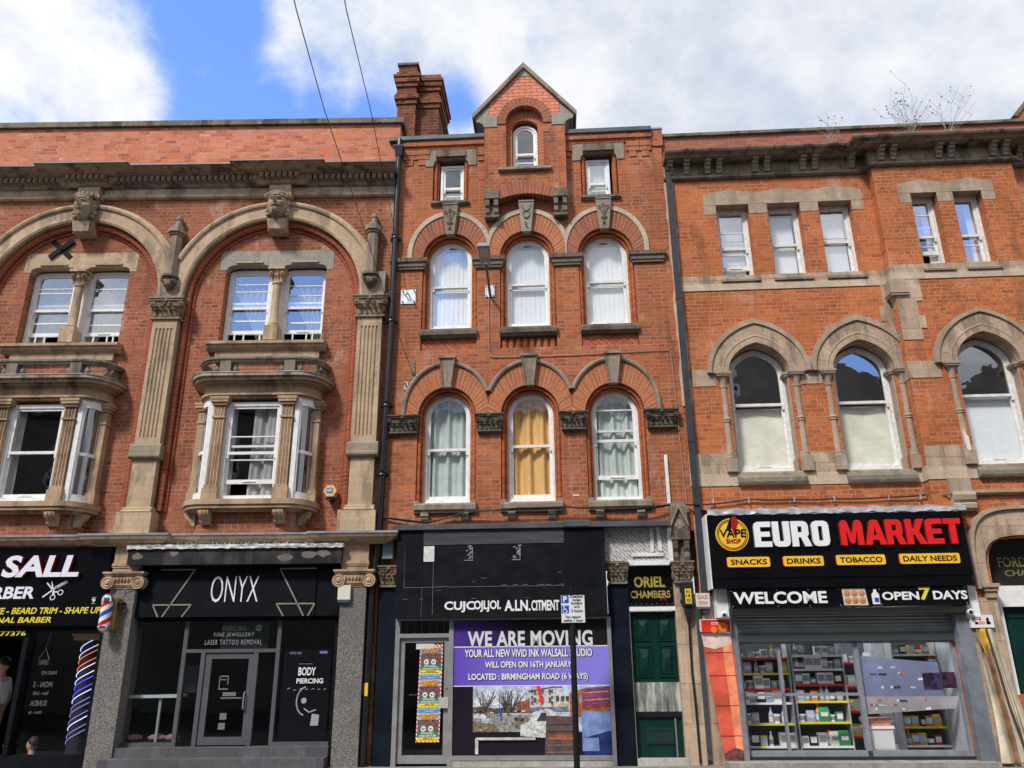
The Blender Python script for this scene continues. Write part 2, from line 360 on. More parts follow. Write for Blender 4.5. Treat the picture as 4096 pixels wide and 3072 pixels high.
BR_L = brick('red_brick', [(.0, (0.184, 0.066, 0.040)), (.3, (0.304, 0.101, 0.056)), (.55, (0.368, 0.123, 0.063)), (.8, (0.405, 0.143, 0.069)), (1, (0.497, 0.182, 0.078))], (.50, .33, .25), pale=.5, soot=.45, rw=.6)
BR_P = brick('salmon_parapet_brick', [(.0, (.24, .09, .07)), (.12, (.42, .12, .065)), (.35, (.58, .20, .12)), (.6, (.62, .24, .15)), (.8, (.60, .17, .07)), (1, (.68, .36, .25))], (.56, .34, .25), squash=.7, sqf=3, soot=.2, pale=.2, rw=.75)
BR_M = brick('orange_red_brick', [(.0, (0.195, 0.070, 0.044)), (.25, (0.335, 0.106, 0.053)), (.5, (0.428, 0.132, 0.057)), (.78, (0.484, 0.157, 0.061)), (1, (0.595, 0.221, 0.089))], (.52, .34, .25), squash=.6, sqf=2, pale=.3, soot=.42)
BR_R = brick('bright_orange_brick', [(.0, (0.251, 0.076, 0.037)), (.25, (0.400, 0.118, 0.047)), (.5, (0.493, 0.147, 0.053)), (.8, (0.558, 0.174, 0.059)), (1, (0.614, 0.235, 0.105))], (.62, .36, .22), squash=.52, sqf=3, pale=.28, soot=.4)
BR_G = brick('pink_gable_brick', [(.0, (.50, .17, .11)), (.4, (.64, .23, .14)), (.7, (.66, .26, .16)), (1, (.56, .22, .18))], (.16, .08, .06), bw=.25, bh=.086, mw=.012, squash=1, sqf=2, soot=.1)
BR_RP = brick('dull_red_parapet_brick', [(.0, (.26, .09, .065)), (.5, (.36, .125, .085)), (1, (.43, .155, .10))], (.38, .27, .22), squash=1, sqf=2, soot=.3, pale=.15)
BR_C = brick('sooty_chimney_brick', [(.0, (0.072, 0.030, 0.020)), (.3, (0.152, 0.051, 0.029)), (.65, (0.232, 0.072, 0.036)), (1, (0.336, 0.128, 0.068))], (.32, .22, .16), squash=.6, sqf=2, soot=.6, rw=.8)
BR_V = brick('brown_voussoir_brick', [(.0, (.20, .075, .05)), (.4, (.30, .10, .056)), (.7, (.34, .115, .062)), (1, (.44, .145, .07))], (.55, .40, .30), bw=9, bh=.078, mw=.010, squash=1, sqf=2, uv=True, soot=.1)
BR_V2 = brick('orange_voussoir_brick', [(.0, (0.294, 0.110, 0.060)), (.4, (0.414, 0.137, 0.062)), (.7, (0.460, 0.158, 0.064)), (1, (0.515, 0.200, 0.080))], (.62, .44, .33), bw=9, bh=.078, mw=.011, squash=1, sqf=2, uv=True, soot=.1)
BR_RD = brick('moulded_brick', [(.0, (.26, .07, .032)), (.5, (.46, .13, .045)), (1, (.55, .18, .06))], (.24, .12, .08), bw=9, bh=.0785, mw=.011, squash=1, sqf=2, soot=.3)
BR_RDL = brick('dark_moulded_brick', [(.0, (.23, .062, .035)), (.5, (.36, .09, .045)), (1, (.42, .11, .05))], (.45, .28, .22), bw=9, bh=.0785, mw=.010, squash=1, sqf=2, soot=.3)
BR_D = brick('diagonal_brick', [(.0, (.28, .08, .042)), (.5, (.44, .125, .058)), (1, (.54, .16, .065))], (.13, .06, .04), bw=.24, bh=.082, squash=1, rot=.75, soot=.2)
ST = stone('tan_sandstone', (.52, .38, .26), (.13, .10, .075), .62)
STB = stone('tan_sandstone_blocks', (.54, .40, .275), (.15, .115, .085), .62, block=(.62, 3.0), uv=True)
STC = stone('sooty_cornice_stone', (.40, .31, .225), (.05, .042, .033), .78, block=(1.15, 5))
STF = stone('frieze_stone', (.50, .385, .275), (.14, .11, .08), .65, block=(1.3, 5))
STO = stone('warm_ochre_stone', (.46, .325, .215), (.09, .065, .048), .6)
STD = stone('dark_weathered_stone', (.19, .155, .12), (.04, .035, .03), .7, lichen=.25)
STG = stone('grey_weathered_stone', (.31, .255, .20), (.07, .06, .05), .6, lichen=.2)
STP = stone('pale_hood_stone', (.50, .42, .33), (.25, .20, .15), .4)
STR = stone('brown_grey_sandstone', (.49, .36, .26), (.12, .095, .075), .65, block=(.55, 3), uv=True)
STRB = stone('brown_grey_sandstone_ashlar', (.48, .36, .265), (.13, .105, .08), .65, block=(.55, .60))
STRN = stone('pale_render_band', (.56, .44, .33), (.30, .23, .17), .55)
STK = stone('cement_grey_stone', (.33, .31, .27), (.16, .15, .13), .45)
COPE = stone('lichened_coping_stone', (.20, .175, .135), (.045, .04, .034), .8, lichen=.5, block=(.9, 5))
LEAD = mat('lead_sheet', (.30, .32, .345), .45, .35, .25, 3, .2)
LEADD = mat('dark_lead_sheet', (.085, .095, .105), .5, .2, .25, 3, .2)
LEADW = mat('bright_lead_flashing', (.46, .49, .53), .35, .45, .35, 4, .5)
WHITE = mat('white_window_paint', (.78, .78, .77), .45, 0, .10, 9, .15)
WHITEW = mat('flaking_white_paint', (.73, .72, .69), .6, 0, .13, 14, .5)
BLACKP = mat('black_gloss_pipe', (.012, .013, .016), .3, 0, .2, 4, .1, spec=.5)
PIPEG = mat('dark_grey_pipe', (.035, .042, .052), .45, 0, .2, 4, .1)
GRANITE, N = newmat('speckled_grey_granite')
ob = N.n('ShaderNodeTexCoord').outputs['Object']
vo = N.n('ShaderNodeTexVoronoi', Vector=ob, Scale=120.0)
gc = N.ramp(N.n('ShaderNodeSeparateColor', i0=vo.outputs['Color']).outputs[0], [(.0, (.035, .035, .036)), (.4, (.12, .115, .11)), (.7, (.22, .205, .19)), (1, (.36, .33, .30))])
finish(N, N.mix(N.maprange(N.noise(ob, 1.5, 4), .45, .7, 0, .4), gc, (.10, .085, .07, 1)), .5, 0, None, spec=.4)
BLACKW = mat('black_shopfront_paint', (.006, .007, .010), .5, 0, .35, 3, .15, spec=.12)
NAVY = mat('black_navy_pilaster_paint', (.007, .010, .018), .4, 0, .3, 3, .12, spec=.15)
GREYW = mat('grey_primed_board', (.055, .056, .064), .7, 0, .22, 5, .3, stretch=(.4, 1, 4))
SIGNK = mat('glossy_black_sign_panel', (.004, .004, .006), .13, 0, .1, 2, .02, spec=.35)
MATTK = mat('matt_black_sign_panel', (.006, .007, .011), .55, 0, .3, 3, .1, spec=.1)
LETW = mat('white_lettering', (.80, .81, .83), .4, 0, .03)
LETV = mat('lilac_white_lettering', (.80, .79, .90), .4, 0, .03)
LETG = mat('grey_vinyl_lettering', (.34, .35, .36), .5, 0, .05)
RED = mat('red_lettering', (.72, .018, .02), .35, 0, .05)
REDD = mat('dark_red_letter_side', (.34, .012, .014), .4, 0, .05)
YEL = mat('yellow_sign_panel', (.88, .52, .035), .4, 0, .04)
YELT = mat('yellow_lettering', (.80, .66, .05), .45, 0, .04)
GOLD = mat('gold_leaf_lettering', (.42, .33, .07), .45, .2, .15)
OLIVE = mat('dull_gold_lettering', (.20, .175, .07), .5, 0, .15)
BRONZE = mat('brushed_bronze_strip', (.36, .31, .25), .4, .3, .15)
ALU = mat('brushed_aluminium_frame', (.34, .345, .35), .4, .45, .12, 5)
GREYF = mat('grey_painted_frame', (.09, .09, .105), .5, 0, .12, 4)
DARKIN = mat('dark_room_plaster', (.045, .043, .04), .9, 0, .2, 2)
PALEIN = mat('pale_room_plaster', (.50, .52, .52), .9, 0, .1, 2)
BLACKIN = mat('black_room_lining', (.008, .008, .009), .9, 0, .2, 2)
NETC = mat('pale_green_curtain', (.50, .58, .55), .85, 0, .10, 3, .1)
OCHRE = mat('ochre_curtain', (.74, .47, .18), .85, 0, .10, 3, .15, stretch=(3, 1, .3))
BLIND = mat('white_vertical_blind', (.82, .87, .89), .7, 0, .04, 3)
NETG = mat('grey_net_curtain', (.36, .36, .36), .9, 0, .12, 5)
PAPER = mat('cream_paper_sheet', (.78, .77, .65), .8, 0, .10, 2.2, .8)
BOARDW = mat('white_window_board', (.80, .84, .87), .7, 0, .04, 3)
G_LOW = glass('window_glass', .05); G_MID = glass('sky_reflecting_glass', .18); G_HI = glass('bright_reflecting_glass', .42); G_DK = glass('dark_shop_glass', .015, (.75, .8, .82)); G_CLR = glass('clear_shop_glass', .0)
G_DIM = glass('tinted_dark_glass', .24, (.35, .4, .4))
PLY, N = newmat('weathered_white_plywood')
ob = N.n('ShaderNodeTexCoord').outputs['Object']
wv = N.n('ShaderNodeTexWave', {'wave_type': 'BANDS', 'bands_direction': 'DIAGONAL'}, Vector=ob, Scale=9.0, Distortion=9.0, Detail=4.0, Detail_Scale=1.6).outputs[1]
finish(N, N.mix(N.maprange(N.math('MULTIPLY', wv, N.noise(ob, 14, 5, .7)), .10, .42), (.60, .60, .59, 1), (.30, .275, .25, 1)), .8, 0, wv, .01, .4)
GREEN = mat('dark_green_door_paint', (.004, .033, .027), .3, 0, .2, 3, .05, spec=.3)
def plain(name, col, rough=.5, var=.04, **k): return mat(name, col, rough, 0, var, **k)

MATTBLK = mat('matt_black_paint', (.010, .010, .012), .75, 0, .2, 4, .1, spec=.15)
# ------------------------------------------------------------------ shared building pieces
def curtain_mb(s0, s1, z0, z1, d, kind='folds', seed=0):
    r = random.Random(seed); ph = [r.uniform(0, 6) for _ in range(4)]; W_ = s1-s0
    mb = MB()
    if kind == 'folds':
        return mb.grid(lambda u, v: (s0+W_*u, d-.035*math.sin(u*24*W_+ph[0]+.5*math.sin(v*3+ph[1]))-.018*math.sin(u*50*W_+ph[2]), z0+(z1-z0)*v), 60, 6)
    if kind == 'blind':
        n = max(4, int(W_/.088))
        for i in range(n):
            a = s0+W_*i/n; b = a+W_/n*.985; t = .004*r.uniform(.2, 1.6)
            mb.add([(a, d-t, z0), (b, d+t, z0), (b, d+t, z1), (a, d-t, z1)], [[0, 1, 2, 3]])
        return mb
    if kind == 'sheet':
        return mb.grid(lambda u, v: (s0+W_*u, d-.012*math.sin(u*9+v*5+ph[0])*math.sin(v*7+ph[1])-.010*abs(math.sin(u*4+ph[2]-v)), z0+(z1-z0)*v), 40, 40)
    if kind == 'left_drape' or kind == 'right_drape':
        def fn(u, v):
            e = .25+.75*v**1.3 if v < .98 else 1.0
            q = u*e if kind == 'left_drape' else 1-(1-u)*e
            return (s0+W_*q, d-.03*math.sin(u*38+ph[0]), z0+(z1-z0)*v)
        return mb.grid(fn, 60, 12)
    return mb.grid(lambda u, v: (s0+W_*u, d, z0+(z1-z0)*v), 1, 1)
def ring(mb, a, b, d0, d1): return mb.prism(a, d0, d1, [b])
def window(T, s0, s1, z0, zs, za, kind, d, meet, gu=None, gl=None, curt=None, bars=(), fw=.055, sw=.045, wm=None, parent=None, name='sash_window', open_gap=0.0, horn=True, vent=False, seed=0, label=None, lift_bars=()):
    """box sash: outer frame, two sashes, two panes and whatever hangs behind"""
    wm = wm or WHITE; gu = gu or G_MID; gl = gl or gu
    fr = MB(); a = outline(s0, s1, z0, zs, za, kind); b = outline(s0+fw, s1-fw, z0+fw, zs, (za-fw) if kind != 'flat' else None, kind) if kind != 'flat' else outline(s0+fw, s1-fw, z0+fw, zs-fw)
    ring(fr, a, b, d-.16, d)
    fr.box(s0-.01, s1+.01, d-.05, d+.035, z0-.035, z0)
    o = T.part(name, fr, wm, parent, label=label)
    x0, x1 = s0+fw, s1-fw; g = open_gap
    zt = za-fw if kind != 'flat' else zs-fw
    up = MB(); oa = outline(x0-.002, x1+.002, meet-.03, zs, zt, kind) if kind != 'flat' else outline(x0-.002, x1+.002, meet-.03, zt)
    ob_ = outline(x0+sw, x1-sw, meet+.02, zs, zt-sw, kind) if kind != 'flat' else outline(x0+sw, x1-sw, meet+.02, zt-sw)
    ring(up, oa, ob_, d-.062, d-.022)
    if horn:
        for q in (x0, x1-sw): up.box(q+.004, q+sw-.004, d-.06, d-.024, meet-.10, meet-.03)
    for (u, wd) in bars: up.box(x0+sw, x1-sw, d-.058, d-.03, u-wd/2, u+wd/2)
    T.part('upper_sash', up, wm, o)
    lo = MB(); ring(lo, outline(x0-.001, x1+.001, z0+fw+g, meet+.018+g*.6), outline(x0+sw, x1-sw, z0+fw+g+.075, meet-.022+g*.6), d-.108, d-.066)
    for (u, wd) in lift_bars: lo.box(x0+sw, x1-sw, d-.104, d-.074, u-wd/2, u+wd/2)
    if vent: c_ = (x0+x1)/2; lo.box(c_-.12, c_+.12, d-.066, d-.050, z0+fw+g+.03, z0+fw+g+.05)
    T.part('lower_sash', lo, wm, o)
    T.part('pane', MB().face(ob_, d-.042), gu, o, recalc=False)
    T.part('pane', MB().face(outline(x0+sw, x1-sw, z0+fw+g+.075, meet-.022+g*.6), d-.088), gl, o, recalc=False)
    if curt:
        ck, cm, cs0, cs1, cz0, cz1 = curt
        T.part('blind' if ck in ('blind', 'sheet', 'flat') else 'curtain', curtain_mb(x0-.04+(x1-x0+.08)*cs0, x0-.04+(x1-x0+.08)*cs1, z0-.05+(zt-z0+.1)*cz0, z0-.05+(zt-z0+.1)*cz1, d-.155, ck, seed), cm, o, smooth=ck not in ('blind', 'flat'), recalc=False)
    return o
def leaf(mb, s, d, z0, h, w_, out, ax='s'):
    """one curling acanthus leaf; ax is the direction its width runs along"""
    def fn(u, v):
        k = (u-.5)*w_*(1-.75*max(0, v-.35)**1.2)*(1+.25*math.sin(v*12)*(1 if v < .8 else 0)); o = out*(.25*v+.75*max(0, v-.45)**1.5*2.2)+.012*math.cos((u-.5)*6.3)*(1-v*.4)
        z = z0+h*(v if v < .82 else .82+.0*(v-.82)-(v-.82)*.6)
        return (s+k, d+o, z) if ax == 's' else (s+o*(1 if w_ > 0 else -1), d+k, z)
    mb.grid(fn, 6, 8)
def volute(mb, c, r, d0, d1): mb.disc(c, r, d0, d1, 16, [(r*.82, d1-.012), (r*.66, d1+.004), (r*.45, d1-.010), (r*.3, d1+.012), (r*.1, d1+.016)])
def carved_capital(s0, s1, z0, z1, d, nl=4, rich=1.0):
    """leafy capital with corner volutes on a block from s0 to s1, front face at d"""
    mb = MB(); h = z1-z0; w_ = s1-s0; m = w_*.13
    mb.box(s0+m*.5, s1-m*.5, -.02, d+.02, z0, z0+h*.09); mb.taper((s0+m, s1-m, -.02, d), (s0+m*.35, s1-m*.35, -.02, d+m*.45), z0+h*.09, z1-h*.16)
    mb.box(s0, s1, -.02, d+m*.75, z1-h*.16, z1-h*.07); mb.box(s0-.015, s1+.015, -.02, d+m*.75+.02, z1-h*.07, z1)
    for row, (zz, hh, n_) in enumerate(((z0+h*.10, h*.40, nl), (z0+h*.14, h*.56, nl-1))):
        for i in range(n_):
            s = s0+m+(w_-2*m)*(i+.5)/n_; leaf(mb, s, d+.004+.012*row, zz, hh, (w_-2*m)/n_*.92, h*.22)
    rv = h*.155
    for q in (s0+rv*.9, s1-rv*.9): volute(mb, (q, z1-h*.16-rv*.95), rv, d-.02, d+m*.75+.012)
    for q in ((s0+s1)/2-rv*.8, (s0+s1)/2+rv*.8): volute(mb, (q, z1-h*.16-rv*.8), rv*.7, d, d+m*.6)
    for i in range(2):
        for sg, q in ((-1, s0+m*.8), (1, s1-m*.8)):
            mb.ball((q, d*.35+.4*d*i, z0+h*(.35+.1*i)), (.035, .05, h*.22), 8, 6)
    mb.ball(((s0+s1)/2, d+m*.7, z1-h*.14), (.035, .03, h*.1), 8, 6)
    return mb
def ionic_capital(s0, s1, z0, z1, d):
    mb = MB(); h = z1-z0; r = h*.40
    mb.box(s0+.09, s1-.09, 0, d+.015, z0, z0+h*.12); mb.box(s0+.07, s1-.07, 0, d+.035, z0+h*.12, z0+h*.2)
    mb.box(s0+.06, s1-.06, 0, d+.05, z0+h*.2, z1-h*.22); mb.box(s0+.01, s1-.01, 0, d+.075, z1-h*.22, z1-h*.12); mb.box(s0-.01, s1+.01, 0, d+.095, z1-h*.12, z1)
    for q in (s0+r*.75, s1-r*.75): volute(mb, (q, z1-h*.22-r), r, 0, d+.08)
    n_ = 6
    for i in range(n_): mb.ball((s0+.17+(s1-s0-.34)*(i+.5)/n_, d+.055, z0+h*.5), (.022, .03, h*.15), 8, 6)
    return mb
def carved_head(c, wd, ht, d, beard=False, crown=True, seed=1):
    """carved stone head looking out from the wall: c = centre (s, z)"""
    r = random.Random(seed)
    g = lambda x, z, cx, cz, sx, sz: math.exp(-((x-cx)/sx)**2-((z-cz)/sz)**2)
    def fn(x, y, z):
        k = 1.0; fz = z; px = x*(1-.22*max(0, -z-.1)); dpt = y
        if y > 0:
            e = 0; K = 1.35
            e += .42*g(x, z, 0, -.02, .13, .17)+.22*g(x, z, 0, .14, .10, .2)                      # nose and its bridge
            e += .15*g(x, z, -.34, .33, .26, .07)+.15*g(x, z, .34, .33, .26, .07)                # brows
            e -= .24*(g(x, z, -.34, .17, .17, .09)+g(x, z, .34, .17, .17, .09))                  # sockets
            e += .13*(g(x, z, -.34, .16, .09, .05)+g(x, z, .34, .16, .09, .05))                  # eyes
            e += .13*(g(x, z, -.44, -.12, .18, .18)+g(x, z, .44, -.12, .18, .18))                # cheeks
            e += .15*g(x, z, 0, -.33, .22, .05)-.16*g(x, z, 0, -.40, .22, .035)+.14*g(x, z, 0, -.47, .19, .05)
            e += .20*g(x, z, 0, -.70, .25, .15)
            if beard: e += .34*g(x, z, 0, -.78, .5, .26)*(1+.35*math.sin(x*26+z*8))+.12*(g(x, z, -.22, -.30, .16, .07)+g(x, z, .22, -.30, .16, .07))
            if z > .42: e += .12*math.sin(x*17+z*5)*math.sin(z*14)+.16
            dpt = y+e*K
        return px, dpt, fz
    mb = MB().ball((c[0], d, c[1]), (wd/2, wd*.52, ht/2), 44, 40, fn)
    for q in (-1, 1):
        for k in range(5): mb.ball((c[0]+q*wd*(.46+.05*(k % 2)), d-.01, c[1]+ht*(.22-.13*k)), (wd*.11, .055, ht*.085), 8, 7)
    if crown:
        for k in range(7):
            a = math.pi*(k+.5)/7; mb.ball((c[0]-wd*.50*math.cos(a), d+wd*.36*math.sin(a), c[1]+ht*.43), (wd*.085, .045, ht*.07+.012*(k % 2)), 8, 7)
        mb.sweep([(c[0]-wd*.55, d-.02), (c[0]-wd*.40, d+wd*.30), (c[0], d+wd*.46), (c[0]+wd*.40, d+wd*.30), (c[0]+wd*.55, d-.02)], [(0, c[1]+ht*.33), (.03, c[1]+ht*.345), (.03, c[1]+ht*.37), (0, c[1]+ht*.385)])
    else:
        for q in (-1, 1): volute(mb, (c[0]+q*wd*.52, c[1]+ht*.36), wd*.18, d-.04, d+.10)
        for k in range(9):
            a = math.pi*(k+.5)/9; mb.ball((c[0]-wd*.45*math.cos(a), d+wd*.34*math.sin(a), c[1]+ht*(.36+.05*math.sin(a))), (wd*.075, .05, ht*.06), 8, 6)
    return mb
def roomshell(T, s0, s1, d0, d1, levels, m):
    mb = MB()
    mb.box(s0, s1, d0-.1, d0, levels[0], levels[-1]); mb.box(s0, s0+.1, d0, d1, levels[0], levels[-1]); mb.box(s1-.1, s1, d0, d1, levels[0], levels[-1])
    for z in levels: mb.box(s0+.1, s1-.1, d0, d1, z-.12, z)
    return T.part('room_lining', mb, m)
def shift(mb, ds=0, dd=0, dz=0): mb.v = [(a+ds, b+dd, c_+dz) for a, b, c_ in mb.v]; return mb
# ------------------------------------------------------------------ ground
structure('pavement', MB().box(-40, 40, -.4, 2.6, -.30, 0.0), mat('concrete_paving', (.22, .21, .20), .85, 0, .15, 3, .3))
structure('kerb', MB().box(-40, 40, 2.604, 2.75, -.30, -.004), mat('granite_kerb', (.26, .25, .24), .8, 0, .2, 6, .3))
structure('road', MB().box(-60, 60, 2.75, 60, -.4, -.12), mat('asphalt', (.05, .05, .052), .9, 0, .2, 20, .4))
structure('ground', MB().box(-400, 400, -400, 400, -.9, -.45), mat('bare_ground', (.12, .11, .10), .95, 0, .2, .2))

# ------------------------------------------------------------------ left building: two arched bays over a pair of shops
CXS = (-6.28, -2.34); PIL = (-8.24, -4.30, -.375)
A = Thing('arcaded_building', 'red brick building with big stone arches, bearded keystone heads and curved bay windows', 'building', FL, (-4.3, 0, 0))
ZS = 8.30
holes = [outline(c-1.73, c+1.73, 3.62, ZS, ZS+1.73, 'round', 32) for c in CXS]
A.part('wall', MB().prism([(-9.6, 3.6), (.0, 3.6), (.0, 11.09), (-9.6, 11.09)], -.5, 0, holes), BR_L)
A.part('parapet', MB().box(-9.6, .02, -.42, -.0, 11.091, 12.335), BR_P)
A.part('coping', MB().box(-9.7, .09, -.48, .07, 12.337, 12.46), COPE)
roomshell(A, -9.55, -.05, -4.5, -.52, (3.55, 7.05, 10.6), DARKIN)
A.part('roof_slab', MB().box(-9.6, 0, -4.7, -.43, 11.0, 11.2), LEADD)
for i, c in enumerate(CXS):
    o1 = outline(c-1.01, c+.99, 7.40, 9.12); o2 = outline(c-.93, c+.93, 4.24, 6.3)
    panel = A.part('recessed_wall', MB().prism([(c-1.80, 3.58), (c+1.80, 3.58), (c+1.80, 10.15), (c-1.80, 10.15)], -.45, -.12, [o1, o2]), BR_L)
    # rolls of moulded brick that follow the opening
    pth = [(c+1.66, -.05, 4.15)]+[(p[0], -.05, p[1]) for p in arc(c, 1.66, 1.66, ZS, 'round', 40)]+[(c-1.66, -.05, 4.15)]
    pth2 = [(p[0]*1.0+(c-p[0])*.05, -.11, p[2] if p[2] <= ZS else ZS+(p[2]-ZS)*.95) for p in pth]
    A.part('brick_roll', MB().tube(pth, .062, 8).tube(pth2, .035, 8), BR_RDL, smooth=True)
    # stone arch ring, split where neighbours meet over a pier
    mids = (c-1.97, c+1.965)
    clamp = lambda L_: [(min(max(p[0], mids[0]), mids[1]), p[1]) for p in L_]
    pin = [(c+1.725, 8.26)]+arc(c, 1.725, 1.725, ZS, 'round', 44)+[(c-1.725, 8.26)]; po = [(c+2.05, 8.26)]+arc(c, 2.05, 2.05, ZS, 'round', 44)+[(c-2.05, 8.26)]
    st = A.part('stone_arch', MB().band(pin, clamp(po), -.3, .10), STB)
    t0 = math.acos(1.965/2.09); ph = [(p[0], .10, p[1]) for p in arc(c, 2.05, 2.05, ZS, 'round', 40, t0+.06, math.pi-t0-.06)]
    hood = MB().tube(ph, .055, 8); hood.tube([(p[0]*1.0+(p[0]-c)*.025, .04, ZS+(p[2]-ZS)*1.025) for p in ph], .045, 8)
    A.part('hood_mould', hood, ST, st, smooth=True)
    ri = [(p[0], .085, p[1]) for p in arc(c, 1.765, 1.765, ZS, 'round', 44)]
    A.part('inner_moulding', MB().tube(ri, .032, 8), ST, st, smooth=True)
    # keystone and its head
    kx = c+.03 if i == 0 else c-.01
    ks = MB().taper((kx-.175, kx+.175, -.2, .14), (kx-.235, kx+.235, -.2, .18), 9.73, 10.60)
    ks.taper((kx-.155, kx+.155, -.2, .20), (kx-.175, kx+.175, -.2, .24), 9.735, 9.94); ks.box(kx-.255, kx+.255, 0, .22, 10.49, 10.55); ks.box(kx-.22, kx+.22, 0, .18, 10.55, 10.76)
    kk = A.part('keystone', ks, STF)
    A.part('carved_head', carved_head((kx, 10.245), .40, .62, .19, beard=(i == 1), crown=(i == 0), seed=i), stone('carved_head_stone_%s' % ('plain', 'bearded')[i], (.36, .29, .20), (.09, .07, .05), .5), kk, smooth=True, label=('crowned clean-shaven carved face', 'bearded carved face with scrolls')[i])
    # lintel with two shouldered heads
    oL = outline(c-1.00, c-.10, 8.6, 8.93, 9.10, 'shoulder', 14); oR = outline(c+.11, c+.99, 8.6, 8.93, 9.10, 'shoulder', 14)
    def notch(o_): return [p for p in o_[2:]]
    poly = [(c-1.14, 9.40), (c-1.14, 8.98), (c-1.0, 8.98)]+[p for p in reversed(notch(oL)) if p[1] > 8.98]+[(c-.10, 8.98), (c+.11, 8.98)]+[p for p in reversed(notch(oR)) if p[1] > 8.98]+[(c+.99, 8.98), (c+1.125, 8.98), (c+1.125, 9.40)]
    li = A.part('lintel', MB().prism(poly, -.42, -.112), STK if i else ST)
    lb = MB()
    for q in (-.55, .55): lb.box(c+q-.27, c+q+.27, -.115, -.085, 9.125, 9.165)
    A.part('label_stop', lb, STF, li)
    # pair of sashes with a column between
    gl = (G_HI, G_MID)[i]
    window(A, c-.995, c-.11, 7.44, 8.88, 9.06, 'shoulder', -.30, 8.24, gl, gl, ('right_drape' if i else 'left_drape', NETG, 0, 1, 0, .8), bars=((8.62, .022), (8.72, .018)) if i == 0 else ((8.76, .02), (8.60, .02)), lift_bars=((7.98, .03),), open_gap=.20, seed=3+i)
    window(A, c+.115, c+.985, 7.44, 8.88, 9.06, 'shoulder', -.30, 8.24, gl, gl, ('left_drape' if not i else 'right_drape', NETG, 0, 1, 0, .8), bars=((8.70, .022),) if i == 0 else ((8.72, .02), (8.50, .02)), lift_bars=((7.93, .03),), open_gap=.20, vent=True, seed=5+i)
    A.part('mullion_post', MB().box(c-.115, c+.12, -.46, -.305, 7.42, 8.98), WHITE)
    gx = MB()
    for q in (-.8, -.62, -.3, .35, .62, .74): gx.box(c+q-.012, c+q+.012, -.40, -.37, 7.44, 7.74)
    A.part('guard_bar', gx, WHITE)
    cxc = c+.03; colm = MB().lathe(cxc, -.13, [(.105, 7.72), (.115, 7.745), (.10, 7.77), (.108, 7.79), (.088, 7.82), (.082, 8.2), (.078, 8.64), (.095, 8.65), (.095, 8.68), (.07, 8.69)], 20)
    colm.box(cxc-.135, cxc+.135, -.27, .02, 7.42, 7.72); cm_ = A.part('mullion_column', colm, ST, smooth=True)
    cc = MB(); cc.lathe(cxc, -.13, [(.075, 8.67), (.09, 8.8), (.13, 8.92)], 16); cc.box(cxc-.16, cxc+.16, -.29, .03, 8.93, 8.985)
    for k in range(4): leaf(cc, cxc-.09+.06*k, -.06, 8.68, .17, .07, .07)
    for q in (-.11, .11): volute(cc, (cxc+q, 8.87), .05, -.2, .0)
    A.part('capital', cc, ST, cm_, smooth=True)
    A.part('sill', MB().side([(-.2, 7.20), (-.02, 7.20), (.05, 7.255), (.06, 7.295), (.10, 7.315), (.10, 7.37), (-.2, 7.41)], c-1.16, c+1.10), STO)
    A.part('apron', MB().box(c-1.0, c+.99, -.15, -.03, 7.05, 7.199), STO)
# cornice with breaks over the keystones
def cornice_path(e, jog):
    p = [(-9.6, 0)]
    for c in CXS:
        for q in (-.46, .46): k = c+.0+q; p += ([(k, 0), (k, jog)] if q < 0 else [(k, jog), (k, 0)])
    return p+[(e, 0)]
co = A.part('cornice', MB().sweep(cornice_path(.03, .10), [(0, 10.79), (.06, 10.79), (.09, 10.81), (.12, 10.835), (.125, 10.978), (.25, 10.983), (.27, 10.998), (.33, 11.003), (.36, 11.02), (.44, 11.045), (.465, 11.065), (.47, 11.08), (0, 11.105)]), STC)
A.part('frieze', MB().sweep(cornice_path(.03, .002), [(0, 10.545), (.05, 10.545), (.085, 10.57), (.09, 10.61), (.06, 10.64), (.035, 10.65), (.035, 10.788), (0, 10.788)]), STF)
A.part('lead_flashing', MB().sweep(cornice_path(.03, .10), [(.0, 11.107), (.478, 11.083), (.482, 11.062), (.488, 11.062), (.486, 11.092), (.0, 11.12)]), LEADD)
dn = A.part('dentil', MB().box(-9.44, -9.363, .12, .225, 10.862, 10.976), STC, co)
offs = []
for k in range(1, 79):
    s = -9.40+k*.1195; jog = any(abs(s-c) < .45 for c in CXS)
    if s < -.04: offs.append((k*.1195, .10 if jog else 0, 0))
A.copies(dn, offs)
A.part('vent_cowl', MB().tube([(-2.02, .2, 11.09), (-2.02, .2, 11.26), (-1.99, .23, 11.30), (-1.93, .26, 11.28)], .05, 10), STC, smooth=True)
